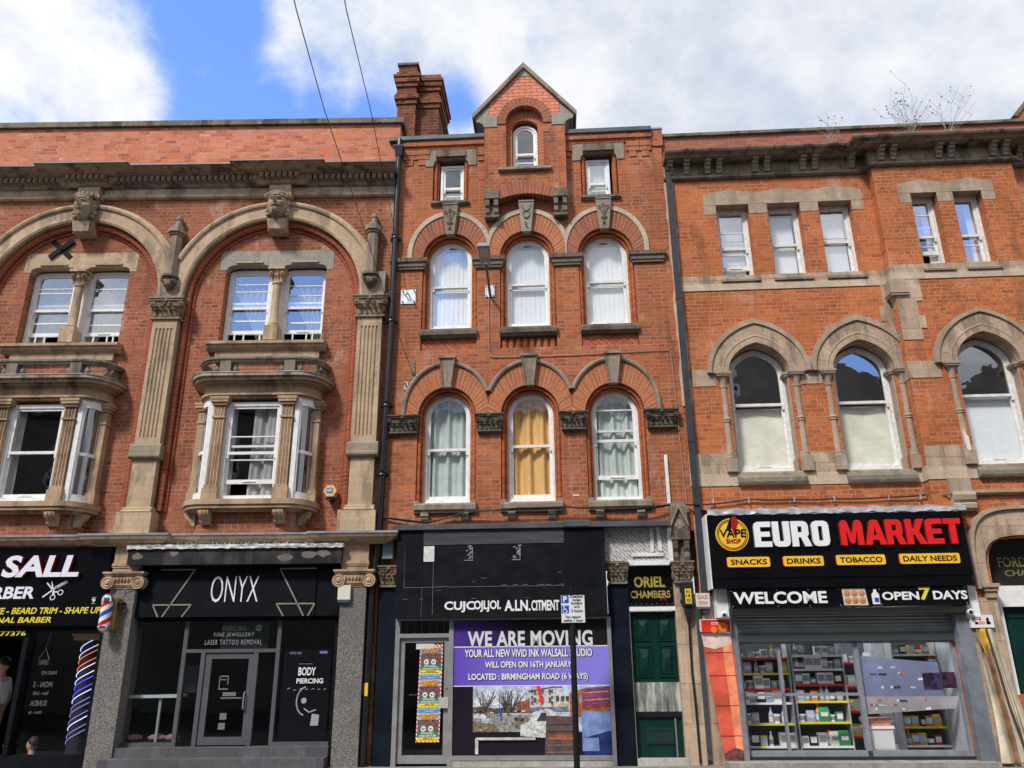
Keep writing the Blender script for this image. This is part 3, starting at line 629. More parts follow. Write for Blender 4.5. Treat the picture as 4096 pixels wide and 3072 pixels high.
# giant pilasters
for i, x in enumerate(PIL):
    lo, hi = x-.232, x+.232
    def flut(n_=5):
        p = [(lo, -.1), (lo, .15)]
        for k in range(n_):
            a = lo+.055+k*(hi-lo-.11)/n_+.012; b = a+(hi-lo-.11)/n_-.024
            p += [(a, .15)]+[(a+(b-a)*t, .15-.028*math.sin(math.pi*t)) for t in (.2, .5, .8)]+[(b, .15)]
        return p+[(hi, .15), (hi, -.1)]
    sh = MB().plan(flut(), 5.46, 7.62); sh.box(lo, hi, -.1, .1495, 7.62, 7.80); sh.box(lo, hi, -.1, .1495, 5.33, 5.46)
    P = A.part('pilaster', sh, stone('pilaster_stone', (.50, .375, .255), (.16, .125, .09), .6))
    A.part('capital', carved_capital(x-.33, x+.33, 7.80, 8.24, .17, 5), stone('carved_capital_stone', (.30, .235, .16), (.05, .04, .03), .65), P, smooth=False)
    A.part('band', MB().side([(-.1, 5.06), (.18, 5.06), (.215, 5.09), (.22, 5.13), (.20, 5.15), (.20, 5.30), (.17, 5.335), (-.1, 5.335)], lo-.05, hi+.05), stone('pilaster_band_stone', (.32, .265, .195), (.13, .11, .085), .5), P)
    A.part('pedestal', MB().box(lo+.015, hi-.015, -.1, .135, 4.15, 5.06), ST, P)
    bs = MB().side([(-.1, 4.08), (.20, 4.08), (.215, 4.10), (.20, 4.13), (.17, 4.14), (.17, 4.17), (.13, 4.19), (-.1, 4.19)], lo-.03, hi+.03); bs.box(lo-.07, hi+.07, -.1, .23, 3.72, 4.08); bs.box(lo-.17, hi+.06, -.12, .06, 3.72, 4.12)
    A.part('base', bs, ST, P)
    # springer block, hanging pinnacle shaft and its corbel
    pn = MB().box(x-.29, x+.235, -.2, .102, 8.245, 8.52) if i < 2 else MB().box(x-.27, x+.25, -.2, .102, 8.245, 8.80)
    y0 = x-.035
    def octa(r, d0): return [(y0-r, .05), (y0-r, d0+r*.45), (y0-r*.5, d0+r), (y0+r*.5, d0+r), (y0+r, d0+r*.45), (y0+r, .05)]
    pn.plan(octa(.10, .12), 8.72, 9.66); pn.plan(octa(.125, .12), 9.62, 9.67); pn.plan(octa(.15, .13), 9.67, 9.76); pn.plan(octa(.115, .12), 9.76, 9.81)
    pn.plan(octa(.085, .11), 9.81, 9.86); pn.plan(octa(.055, .10), 9.86, 9.99); pn.plan(octa(.07, .10), 9.99, 10.03); pn.plan(octa(.045, .10), 10.03, 10.08)
    Q = A.part('pinnacle', pn, STG)
    cb = MB().plan(octa(.155, .13), 8.68, 8.73); cb.plan(octa(.12, .12), 8.64, 8.68); cb.ball((y0, .16, 8.57), (.10, .10, .11), 14, 10, lambda a, b, c_: (a*(1+.25*math.sin(c_*9)), b*(1+.3*math.cos(a*9)), c_)); cb.ball((y0, .13, 8.48), (.05, .06, .05), 10, 8)
    for q in (-.09, .09): volute(cb, (y0+q, 8.60), .05, .1, .24)
    A.part('carved_corbel', cb, STD, Q, smooth=True)
# curved bay windows
def oriel(c, aw, hw, dp, n=9, d0=-.12):
    p = [(c-hw-(aw-hw)*math.cos(math.pi/2*k/n), d0+(dp-d0)*math.sin(math.pi/2*k/n)) for k in range(n+1)]
    return p+[(2*c-a, b) for a, b in reversed(p)]
def slab(mb, c, aw, hw, dp, z0, z1): return mb.plan(oriel(c, aw, hw, dp), z0, z1)
for i, c in enumerate(CXS):
    c -= .0
    bb = A.part('bay_window', slab(MB(), c, .98, .64, .27, 3.60, 4.075), BR_L, label='curved stone bay window')
    sl = MB(); slab(sl, c, 1.08, .68, .38, 4.06, 4.10); slab(sl, c, 1.17, .74, .47, 4.10, 4.16); slab(sl, c, 1.20, .76, .50, 4.16, 4.25)
    A.part('bay_sill', sl, STO, bb)
    brp = [(0, 4.065), (.22, 4.065), (.22, 4.02), (.20, 3.98), (.15, 3.95), (.11, 3.92), (.10, 3.88), (.06, 3.84), (0, 3.84)]
    for q in (-.66, .62): A.part('bracket', MB().side([(.25+a, b) for a, b in brp], c+q-.09, c+q+.09).side([(.25+a*1.06, b-.004) for a, b in brp[:7]]+[(.26, 3.87)], c+q-.05, c+q-.02).side([(.25+a*1.06, b-.004) for a, b in brp[:7]]+[(.26, 3.87)], c+q+.02, c+q+.05), STO, bb)
    for q in (-1, 1):
        s = c+q*.90
        A.part('bracket', MB().ext([(a, b) for a, b in brp], -.07, .07, lambda p, a: (s+q*p[0]*.9, .10+a, p[1])), STO, bb)
    def pier(s, w_, d0, d1, skew=0):
        mb = MB().box(s-w_/2-.035, s+w_/2+.035, d0, d1+.035, 4.25, 4.46); mb.box(s-w_/2-.015, s+w_/2+.015, d0, d1+.015, 4.46, 4.52)
        if w_ > .15: mb.plan([(s-w_/2, d0), (s-w_/2, d1)]+[(s+w_*k, d1-(.014 if j % 2 else 0)) for j, k in enumerate((-.34, -.32, -.24, -.22, -.06, -.04, .04, .06, .22, .24, .32, .34)) for _ in (0,)]+[(s+w_/2, d1), (s+w_/2, d0)], 4.52, 5.98)
        else: mb.box(s-w_/2, s+w_/2, d0, d1, 4.52, 5.98)
        mb.box(s-w_/2-.018, s+w_/2+.018, d0, d1+.018, 5.74, 5.775)
        mb.box(s-w_/2-.03, s+w_/2+.03, d0, d1+.03, 5.98, 6.03); mb.box(s-w_/2-.06, s+w_/2+.06, d0, d1+.06, 6.03, 6.08); mb.box(s-w_/2-.075, s+w_/2+.075, d0, d1+.07, 6.08, 6.13)
        return mb
    for q in (-.615, .615): A.part('bay_pier', pier(c+q, .20, .10, .40), STO, bb)
    for q in (-1.06, 1.06): A.part('bay_pier', pier(c+q, .12, -.11, .06), STO, bb)
    fz = MB(); slab(fz, c, 1.10, .70, .37, 6.131, 6.17); slab(fz, c, 1.14, .72, .42, 6.17, 6.20); slab(fz, c, 1.10, .70, .38, 6.20, 6.36)
    A.part('bay_frieze', fz, STO, bb)
    cn = MB(); slab(cn, c, 1.15, .73, .42, 6.36, 6.39); slab(cn, c, 1.20, .76, .48, 6.39, 6.42); slab(cn, c, 1.27, .80, .55, 6.42, 6.48); slab(cn, c, 1.31, .82, .60, 6.48, 6.54)
    A.part('bay_cornice', cn, STC, bb)
    A.part('bay_roof', slab(slab(MB(), c, 1.325, .83, .61, 6.54, 6.555), c, 1.0, .6, .3, 6.555, 6.60), LEAD, bb)
    rp = oriel(c, 1.19, .72, .44); bl = MB().sweep(rp, [(-.09, 6.83), (-.06, 6.80), (.0, 6.80), (.015, 6.83), (.035, 6.85), (.035, 6.885), (.0, 6.91), (-.09, 6.91)])
    for q in (-.58, .60): bl.box(c+q-.10, c+q+.10, .30, .46, 6.54, 6.82)
    for q in (-.42, -.76, .44, .78): bl.lathe(c+q, .36, [(.045, 6.55), (.03, 6.6), (.055, 6.67), (.03, 6.76), (.045, 6.81)], 10)
    for q in (-1.02, 1.02): bl.lathe(c+q, .10, [(.055, 6.52), (.035, 6.6), (.06, 6.68), (.035, 6.76), (.055, 6.81)], 10); bl.box(c+q*1.08-.05, c+q*1.08+.05, -.12, .03, 6.5, 6.81)
    A.part('balustrade', bl, stone('grey_balustrade_stone', (.23, .19, .15), (.04, .036, .03), .75, lichen=.3), bb)
    window(A, c-.515, c+.515, 4.275, 6.06, None, 'flat', .30, 5.17 if i == 0 else 5.12, G_LOW, G_LOW, ('folds', NETG, .45 if i else .0, .98 if i else .18, 0, 1), bars=() if i == 0 else ((5.42, .02),), lift_bars=() if i == 0 else ((5.0, .02),), open_gap=0 if i == 0 else .22, vent=True, fw=.07, seed=9+i)
    hp = MB().box(c-.51, c-.40, .0, .20, 4.3, 6.05); A.part('shutter_case', hp, WHITEW, bb)
    for q in (-1, 1):
        cv = lambda t: (c+q*(.70+.335*math.sin(t)), -.10+.42*math.cos(t)); ts = [RAD(14+62*k/8) for k in range(9)]; pth = [cv(t) for t in ts]
        if q < 0: pth = pth[::-1]
        w_ = MB().sweep(pth, [(-.03, 4.25), (.03, 4.25), (.03, 4.40), (-.03, 4.40)]); w_.sweep(pth, [(-.03, 5.99), (.03, 5.99), (.03, 6.13), (-.03, 6.13)])
        for e_ in (0, -1):
            s, dd = pth[e_]; w_.box(s-.045, s+.045, dd-.05, dd+.045, 4.25, 6.13)
        sw = A.part('curved_sash_window', w_, WHITE)
        m_ = MB().sweep(pth, [(-.025, 5.10), (.02, 5.10), (.02, 5.16), (-.025, 5.16)])
        for e_ in (0, -1):
            s, dd = pth[e_]; s += (.05 if e_ == 0 else -.05); m_.box(s-.02, s+.02, dd-.03, dd+.018, 4.4, 6.0); m_.box(s-.012, s+.012, dd-.02, dd+.03, 4.98, 5.1)
        A.part('curved_sash', m_, WHITE, sw)
        A.part('pane', MB().add([(s, d_, z) for z in (4.40, 5.99) for s, d_ in pth], [[k, k+1, k+10, k+9] for k in range(8)]), G_MID if q > 0 else G_LOW, sw, smooth=True, recalc=False)
        A.part('curtain', curtain_mb(c+q*.60-.1, c+q*.78+.1, 4.25, 6.1, -.02, 'folds', 3), NETG, sw, smooth=True, recalc=False)
# cornice over the shops
def shop_path():
    p = [(-9.6, 0)]
    for x in PIL: p += [(x-.50, 0), (x-.50, .10), (x+.41, .10), (x+.41, 0)]
    return p
sc_ = A.part('shop_cornice', MB().sweep(shop_path(), [(-.1, 3.50), (.10, 3.50), (.13, 3.53), (.20, 3.54), (.24, 3.58), (.29, 3.60), (.31, 3.64), (.31, 3.675), (-.1, 3.72)]), STF)
A.part('lead_capping', MB().sweep(shop_path(), [(-.1, 3.722), (.315, 3.677), (.315, 3.655), (.325, 3.655), (.325, 3.69), (-.1, 3.74)]), LEAD, sc_)
for i, x in enumerate(PIL):
    P = A.part('granite_pier', MB().box(x-.225, x+.205, -.3, .20, 0, 2.78), GRANITE)
    A.part('ionic_capital', ionic_capital(x-.345, x+.335, 2.78, 3.06, .2), STO, P)
    nb = MB().box(x-.235, x+.215, -.3, .20, 3.06, 3.51); nb.box(x-.25, x+.23, -.3, .215, 3.13, 3.16); nb.box(x-.255, x+.235, -.3, .225, 3.16, 3.18); nb.box(x-.25, x+.23, -.3, .215, 3.18, 3.21)
    A.part('neck_block', nb, STO, P)
A.part('side_wall', MB().box(-.16, .0, -.5, -.0, 0, 3.6), BR_L)
# ------------------------------------------------------------------ middle building: three storeys with a gabled dormer
Mb = Thing('gabled_building', 'narrow orange brick building with round arched windows and a pointed stone-edged gable', 'building', FR, (2.7, 0, 0))
C2 = (1.127, 2.652, 4.187); C1 = (1.127, 2.660, 4.200)
hl = []
for c in C2: hl.append(outline(c-.537, c+.537, 7.14, 9.08, 9.64, 'round', 24))
for c in C1: hl.append(outline(c-.540, c+.540, 4.20, 5.82, 6.39, 'round', 24))
hl += [outline(.742, 1.473, 10.38, 11.46), outline(3.77, 4.523, 10.36, 11.46), outline(2.12, 3.19, 10.9, 12.1, 12.55, 'round', 16)]
Mb.part('wall', MB().prism([(.03, 3.66), (5.44, 3.66), (5.44, 11.765), (3.46, 11.765), (3.46, 12.15), (2.645, 13.32), (1.83, 12.15), (1.83, 11.765), (.03, 11.765)], -.45, 0, hl), BR_M)
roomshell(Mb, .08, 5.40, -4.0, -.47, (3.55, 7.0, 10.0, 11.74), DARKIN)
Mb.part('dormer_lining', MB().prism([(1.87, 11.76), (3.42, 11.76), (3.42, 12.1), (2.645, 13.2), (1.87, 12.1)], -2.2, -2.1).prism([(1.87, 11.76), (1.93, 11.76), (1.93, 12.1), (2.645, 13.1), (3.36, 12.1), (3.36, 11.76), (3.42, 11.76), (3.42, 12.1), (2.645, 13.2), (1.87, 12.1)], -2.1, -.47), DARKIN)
Mb.part('roof_slab', MB().box(.05, 1.83, -4.2, -.02, 11.74, 11.80).box(3.46, 5.40, -4.2, -.02, 11.74, 11.80), LEADD)
for s0, s1, x1 in ((.03, 1.82, 1.80), (3.47, 5.24, 5.24)):
    ev = Mb.part('eaves_band', MB().side([(-.2, 11.63), (.03, 11.63), (.04, 11.70), (.075, 11.705), (.08, 11.83), (-.2, 11.83)], s0, x1), BR_M)
    Mb.part('lead_coping', MB().side([(-.45, 11.832), (.115, 11.832), (.12, 11.845), (.12, 11.93), (.09, 11.945), (-.45, 11.955)], s0-.22 if s0 < 1 else s0+.01, x1), LEADD, ev)
Mb.part('brick_stub', MB().box(5.245, 5.47, -.45, .03, 11.5, 11.90), BR_M)
Mb.part('stub_coping', MB().box(5.235, 5.48, -.46, .045, 11.901, 11.935), LEAD)
for q in (0.12, .38, 4.72, 4.98):
    k = MB()
    for z0, z1, o_ in ((11.52, 11.63, .035), (11.41, 11.52, .024)): k.box(q, q+(.28 if q < 4.9 else .25), -.1, o_+.004*(q > .2), z0, z1-.002)
    k.box(q+.05, q+.20, -.1, .02, 11.28, 11.408); Mb.part('brick_corbel', k, BR_M)
for q0, q1 in ((1.66, 1.815), (3.475, 3.60)): Mb.part('brick_corbel', MB().box(q0, q1, -.1, .05, 11.45, 11.63).box(q0+.01, q1-.02, -.1, .03, 11.33, 11.448), BR_M)
# rows of arched windows
VO = (BR_V, BR_V2, BR_V)
for r_, (cs, zs, ap, hz, hrx, hrz, hm, hw) in enumerate(((C2, 9.08, 9.64, 9.20, .845, .93, STP, .092), (C1, 5.82, 6.39, 5.93, .845, .965, STG, .075))):
    for i, c in enumerate(cs):
        pin = [(c+.537, zs-.02)]+arc(c, .537, ap-zs, zs, 'round', 32)+[(c-.537, zs-.02)]
        R2 = hrx-hw; po = [(c+R2, zs-.02)]+arc(c, R2, hrz-hw, hz, 'round', 32)+[(c-R2, zs-.02)]
        m0 = (cs[i-1]+c)/2 if i else -9; m1 = (cs[i+1]+c)/2 if i < 2 else 99
        cl = lambda L_: [(min(max(p[0], m0+.0005), m1-.0005), p[1]) for p in L_]
        va = Mb.part('voussoir_arch', MB().band(pin, cl(po), -.2, .035 if r_ else .03), VO[i] if r_ == 0 else BR_V2)
        ho = [(c+hrx, zs-.02)]+arc(c, hrx, hrz, hz, 'round', 32)+[(c-hrx, zs-.02)]
        if r_ == 0: Mb.part('hood_band', MB().band(cl(po), cl(ho), -.1, .05), hm, va)
        else:
            q3 = [(p[0], .05, p[1]) for p in [(a*.5+b*.5, e*.5+f*.5) for (a, e), (b, f) in zip(po, ho)] if m0 < p[0] < m1]
            Mb.part('hood_mould', MB().tube(q3, .042, 8), hm, va, smooth=True)
        # keystone
        zt, zb = (10.235, 9.585) if r_ == 0 else (6.965, 6.365)
        ky = MB().taper((c-.085, c+.085, -.2, .10), (c-.155, c+.155, -.2, .14), zb, zt); 
        if r_ == 1:
            ky.box(c-.165, c+.165, 0, .17, zt-.045, zt+.005)
            for sg in (-1, 1): ky.tube([(c+sg*.075, .118, zb+.06), (c+sg*.135, .15, zt-.07)], .012, 6)
        else: ky.box(c-.155, c+.155, -.1, .155, zt-.004, zt+.025)
        kk = Mb.part('keystone', ky, STG if (r_ == 0 and i != 1) or r_ else STK, va)
        if r_ == 0:
            g = MB(); T_ = lambda pts, r0=.010: g.tube([(c+a, .118+.055*(b+.32)*.6, (zt+zb)/2+b) for a, b in pts], r0, 6)
            if i != 1:
                T_([(0, -.2), (0, .14)], .012); T_([(-.005, -.05), (-.05, .06), (-.075, .13)]); T_([(.005, -.05), (.05, .06), (.075, .13)])
                for a, b in ((0, .18), (-.08, .14), (.08, .14)): T_([(a+.03*math.cos(t), b+.03*math.sin(t)) for t in [k*.7 for k in range(10)]], .009)
                T_([(-.06, -.08), (.06, -.08)]); T_([(-.055, -.105), (.055, -.105)]); T_([(0, -.12), (-.03, -.24)]); T_([(0, -.12), (.03, -.24)])
            else:
                T_([(-.10, .25), (-.06, .15), (0, .12), (.06, .15), (.10, .25)]); T_([(.07*math.cos(t), .04+.07*math.sin(t)) for t in [k*.5 for k in range(14)]]); T_([(.05, -.02), (.0, -.06), (-.05, -.02), (-.06, .04)]); T_([(-.03, -.12), (.0, -.15), (-.02, -.20), (.03, -.25)])
            Mb.part('carving', g, STD, va, smooth=True)
        # moulded brick roll round the reveal, and the sash
        rl = MB(); z_b = 7.57 if r_ == 0 else 4.22
        for rr, dd, t in ((.505, -.06, .034), (.455, -.13, .034)):
            rl.tube([(c+rr, dd, z_b)]+[(p[0], dd, p[1]) for p in arc(c, rr, ap-zs-(.537-rr), zs, 'round', 28)]+[(c-rr, dd, z_b)], t, 8)
        rv_in = [(c+.43, z_b)]+arc(c, .43, ap-zs-.107, zs, 'round', 28)+[(c-.43, z_b)]; rv_o = [(c+.545, z_b)]+arc(c, .545, ap-zs+.008, zs, 'round', 28)+[(c-.545, z_b)]
        rl.band(rv_in, rv_o, -.40, -.135); Mb.part('moulded_reveal', rl, BR_RD, va, smooth=True)
        if r_ == 0:
            window(Mb, c-.427, c+.427, 7.62, 9.14, 9.545, 'round', -.19, 8.575, (G_MID, G_MID, G_MID)[i], G_MID, ('blind', BLIND, .0, 1, 0, .93), lift_bars=((8.47, .02),), seed=i, vent=(i == 0), wm=WHITEW if i == 2 else WHITE)
        else:
            window(Mb, c-.43, c+.43, 4.26, 5.88, 6.30, 'round', -.19, (5.25, 5.285, 5.35)[i], G_LOW, G_LOW, ('folds', (NETC, OCHRE, NETC)[i], .06 if i == 0 else 0, 1, 0, 1), bars=((5.93, .022),) if i == 2 else (), lift_bars=(), open_gap=.32 if i == 2 else 0, vent=(i == 2), seed=11+i)
        if r_ == 0:
            Mb.part('sill', MB().side([(-.2, 7.385), (.03, 7.385), (.05, 7.42), (.085, 7.43), (.095, 7.50), (.085, 7.545), (-.2, 7.57)], c-.545, c+.545), STD)
            if i != 1: Mb.part('diagonal_brick_panel', MB().box(c-.53, c+.53, -.2, -.045, 7.142, 7.384), BR_D)
            else:
                pb = MB().box(c-.53, c+.53, -.2, -.09, 7.142, 7.384)
                for k in range(8): pb.lathe(c-.46+k*.131, -.085, [(.058, 7.15), (.058, 7.30), (.03, 7.36)], 8)
                Mb.part('fluted_brick_panel', pb, BR_RD, smooth=True)
        else:
            s_ = MB().side([(-.2, 4.04), (.06, 4.04), (.065, 4.08), (.10, 4.09), (.11, 4.17), (.10, 4.20), (-.2, 4.215)], c-.55, c+.55)
            for q in (-.54, .45): s_.box(c+q, c+q+.09, -.1, .103, 4.20, 4.25)
            sl_ = Mb.part('sill', s_, STG)
            for q in (-.355, .355): Mb.part('sill_bracket', MB().side([(-.05, 3.90), (.03, 3.90), (.055, 3.93), (.06, 3.97), (.085, 3.98), (.09, 4.038), (-.05, 4.038)], c+q-.068, c+q+.068), STG, sl_)
for s0, s1, dz in ((.04, .59, 0), (1.665, 2.115, -.01), (3.19, 3.65, -.015), (4.725, 5.25, -.01)):
    Mb.part('impost', MB().sweep([(s0-.0, -.1), (s0, .0), (s1, .0), (s1, -.1)] if False else [(s0, -.15), (s0, .01), (s1, .01), (s1, -.15)][::1], [(0, 8.855+dz), (.035, 8.855+dz), (.04, 8.90+dz), (.06, 8.91+dz), (.062, 8.98+dz), (.095, 9.0+dz), (.105, 9.075+dz), (.0, 9.085+dz)]), STD)
for s0, s1 in ((.03, .585), (1.665, 2.12), (3.20, 3.66), (4.735, 5.28)):
    Mb.part('carved_capital', carved_capital(s0-.01, s1+.045, 5.50, 5.835, .075, 5), stone('sooty_capital_stone', (.135, .115, .09), (.03, .026, .022), .7), smooth=False)
# gabled dormer
gz = MB().prism([(1.82, 10.44), (2.02, 10.44)]+list(reversed(arc(2.65, .60, .09, 10.36, 'round', 12)))[0:0]+[(2.10, 10.45)]+[(p[0], p[1]) for p in reversed(arc(2.655, .55, .14, 10.45, 'round', 14))][1:-1]+[(3.205, 10.45), (3.475, 10.44), (3.475, 12.25), (2.645, 13.46), (1.82, 12.25)], 0.004, .22, [outline(2.265, 3.03, 10.95, 12.10, 12.475, 'round', 24)])
D_ = Mb.part('dormer', gz, BR_M, label='gabled brick dormer on a corbelled arch')
Mb.part('gable_brickwork', MB().prism([(1.91, 12.25), (2.10, 12.25)]+[(p[0], p[1]) for p in reversed(arc(2.648, .555, .56, 12.14, 'round', 20, .19, math.pi-.19))]+[(3.20, 12.25), (3.37, 12.25), (3.37, 12.53), (2.81, 13.22), (2.48, 13.22), (1.91, 12.53)], .19, .228), BR_G, D_)
o_in = [(2.265+.765, 12.04)]+arc(2.648, .3825, .375, 12.10, 'round', 24)+[(2.265, 12.04)]; o_out = [(3.205, 12.04)]+arc(2.648, .557, .585, 12.10, 'round', 24)+[(2.091, 12.04)]
Mb.part('dormer_arch', MB().band(o_in, o_out, .0, .245), BR_V, D_)
j_in = [(2.915, 10.96)]+arc(2.648, .267, .20, 12.03, 'round', 24)+[(2.381, 10.96)]; j_out = [(3.04, 10.96)]+arc(2.648, .39, .385, 12.10, 'round', 24)+[(2.256, 10.96)]
Mb.part('window_surround', MB().band(j_in, j_out, -.30, .075), BR_V2, D_)
window(Mb, 2.395, 2.905, 10.985, 11.93, 12.16, 'round', -.02, 11.475, G_MID, G_MID, ('flat', BOARDW, 0, 1, 0, .30), lift_bars=((11.30, .02), (11.18, .02)), fw=.045)
Mb.part('sill', MB().side([(-.1, 10.885), (.28, 10.885), (.30, 10.90), (.30, 10.955), (.26, 10.975), (-.1, 10.99)], 2.105, 3.17), STG, D_)
for sg in (-1, 1):
    X = lambda a: 2.645+sg*a
    kn = [(X(.825), 11.98), (X(.565), 11.98), (X(.565), 12.248), (X(.735), 12.248), (X(.735), 12.50), (X(1.02), 12.20), (X(1.0), 12.12)]+[(X(1.0-.17*math.sin(t)), 12.12-.14*(1-math.cos(t))) for t in (.5, 1.0, 1.5)]
    Mb.part('kneeler', MB().prism(kn if sg > 0 else kn[::-1], -.1, .235), STK, D_)
    cpz = [(X(.0), 13.42), (X(1.07), 12.17), (X(1.085), 12.25), (X(1.06), 12.285), (X(.0), 13.545)]
    Mb.part('gable_coping', MB().prism(cpz, -.45, .30-.003*(sg > 0)), STG, D_)
Mb.part('apex_stone', MB().prism([(2.47, 13.225), (2.82, 13.225), (2.645, 13.43)], -.1, .236), STK, D_)
Mb.part('dormer_roof', MB().prism([(1.80, 12.10), (2.645, 13.33), (3.49, 12.10), (3.45, 12.05), (2.645, 13.24), (1.84, 12.05)], -2.6, -.1).box(1.83, 1.86, -2.4, -.02, 11.8, 12.08).box(3.43, 3.46, -2.4, -.02, 11.8, 12.08), LEADD, D_)
a_in = arc(2.655, .552, .14, 10.245, 'round', 16, .0, math.pi); A_i = [(2.655+.545-1.09*k/16, 10.26+.105*math.sin(math.pi*k/16)) for k in range(17)]; A_o = [(2.655+.632-1.264*k/16, 10.45+.215*math.sin(math.pi*k/16)) for k in range(17)]
Mb.part('relieving_arch', MB().band(A_i, A_o, 0.002, .232), BR_V, D_)
for s0 in (1.825, 3.19):
    cb = MB().box(s0, s0+.29, 0, .27, 10.26, 10.44); cb.side([(0, 9.89), (.16, 9.89), (.17, 9.94), (.20, 9.98), (.20, 10.08), (.24, 10.12), (.25, 10.258), (0, 10.258)], s0+.015, s0+.10); cb.side([(0, 9.89), (.16, 9.89), (.17, 9.94), (.20, 9.98), (.20, 10.08), (.24, 10.12), (.25, 10.258), (0, 10.258)], s0+.19, s0+.275); cb.box(s0+.02, s0+.27, 0, .15, 9.90, 10.25); cb.box(s0+.0, s0+.29, 0, .18, 9.885, 9.93)
    Mb.part('stone_corbel', cb, STD)
for k, (c, f0, f1) in enumerate(((1.105, .885, 1.385), (4.14, 3.87, 4.365))):
    lw = .53; z0 = 11.235; s0, s1 = (.742, 1.473) if k == 0 else (3.77, 4.523)
    lt = [(c-lw, 11.72), (c-lw, z0), (s0+.0, z0), (s0+.02, z0+.10), (s0+.06, z0+.14), (s0+.06, 11.44), (s1-.06, 11.44), (s1-.06, z0+.14), (s1-.02, z0+.10), (s1, z0), (c+lw, z0), (c+lw, 11.72)]
    L_ = Mb.part('lintel', MB().prism(lt[::-1], -.3, .02), STG); Mb.part('lintel_block', MB().box(c-.31, c+.31, .0, .06, 11.44, 11.60), STD, L_)
    for q0, q1, q2 in ((s0, s0+.115, s0+.05), (s1-.105, s1, s1-.05)): Mb.part('moulded_jamb', MB().box(q0, q1, -.3, -.10, 10.38, 11.40).tube([(q2, -.07, 10.38), (q2, -.07, 11.40)], .035, 8), BR_RD, L_, smooth=True)
    window(Mb, f0, f1, 10.42, 11.33, None, 'flat', -.14, 10.80 if k == 0 else 10.78, G_MID if k == 0 else G_HI, G_MID, ('flat', BOARDW, 0, 1, 0, .40 if k == 0 else 1.0), lift_bars=((10.64, .02), (10.55, .015)), fw=.05)
    cdm = MB().tube([(f0+.30+.05*math.cos(t), -.30, 10.66+.05*math.sin(t)) for t in [j*.6 for j in range(9)]]+[(f0+.33, -.3, 10.52), (f0+.29, -.3, 10.50)], .009, 6); Mb.part('blind_cord', cdm, BLACKP)
    Mb.part('sill', MB().side([(-.2, 10.28), (.03, 10.28), (.05, 10.30), (.08, 10.32), (.08, 10.37), (.05, 10.385), (-.2, 10.40)], s0-.02, s1+.02), STD)
Mb.part('side_wall', MB().box(.03, .06, -.5, .0, 0, 3.7).box(.06, .34, -.5, 0, 2.75, 3.66), BR_M)
# chimney stack behind the eaves
ch = MB()
def stack(s0, s1, d0, d1, zt):
    ch.box(s0, s1, d0, d1, 11.6, zt-.03)
    for z, h, e in ((13.33, .11, .03), (13.44, .12, .065), (13.56, .09, .03), (13.80, .10, .035), (13.90, .13, .07), (14.03, .06, .10), (14.09, .10, .045)): ch.box(s0-e, s1+e, d0-e, d1+e+.002, z, z+h)
stack(-.21, .20, -1.00, -.60, 14.42); stack(.202, .69, -2.0, -.78, 14.21)
cs_ = Mb.part('chimney_stack', ch, BR_C)
Mb.part('chimney_cap', MB().box(-.24, .24, -1.04, -.56, 14.391, 14.45).box(.245, .73, -2.05, -.74, 14.181, 14.235), STD, cs_)
Mb.part('chimney_flashing', MB().side([(-.6, 12.0), (-.44, 11.93), (-.44, 11.96), (-.6, 12.12)], -.18, .22), LEAD, cs_)
# shop piers of the ground floor
for s0, s1, m_ in ((.055, .345, NAVY), (3.935, 4.235, NAVY), (5.02, 5.325, STR)):
    P = Mb.part('shop_pier', MB().box(s0-.01, s1+.01, -.3, .10, 0, 2.77), NAVY if m_ is NAVY else STRB)
    Mb.part('leafy_capital', carved_capital(s0-.03, s1+.03, 2.77, 3.13, .14, 4), stone('brown_capital_stone', (.23, .18, .13), (.05, .04, .03), .7), P)
gt = MB().box(5.02, 5.33, 0, .22, 3.48, 3.62); gt.side([(0, 3.14), (.14, 3.14), (.17, 3.20), (.16, 3.28), (.20, 3.34), (.22, 3.46), (0, 3.46)], 5.04, 5.12); gt.side([(0, 3.14), (.14, 3.14), (.17, 3.20), (.16, 3.28), (.20, 3.34), (.22, 3.46), (0, 3.46)], 5.22, 5.31); gt.box(5.06, 5.29, 0, .12, 3.14, 3.48); gt.box(5.03, 5.32, 0, .16, 3.62, 4.05)
gt.taper((5.03, 5.32, 0, .16), (5.10, 5.25, 0, .10), 4.05, 4.16)
GQ = Mb.part('gothic_corbel', gt, STD)
gb = MB()
for sg in (-1, 1): gb.prism([(5.175, 4.02), (5.175+sg*.15, 3.70), (5.175+sg*.15, 3.76), (5.175, 4.09)][::sg], .0, .21)
gb.disc((5.175, 3.80), .055, .1, .175, 14, [(.04, .165)]); 
for q in ((-.05, 3.74), (.05, 3.74), (0, 3.70)): gb.disc((5.175+q[0], q[1]), .04, .1, .17, 12)
Mb.part('gablet', gb, STG, GQ)
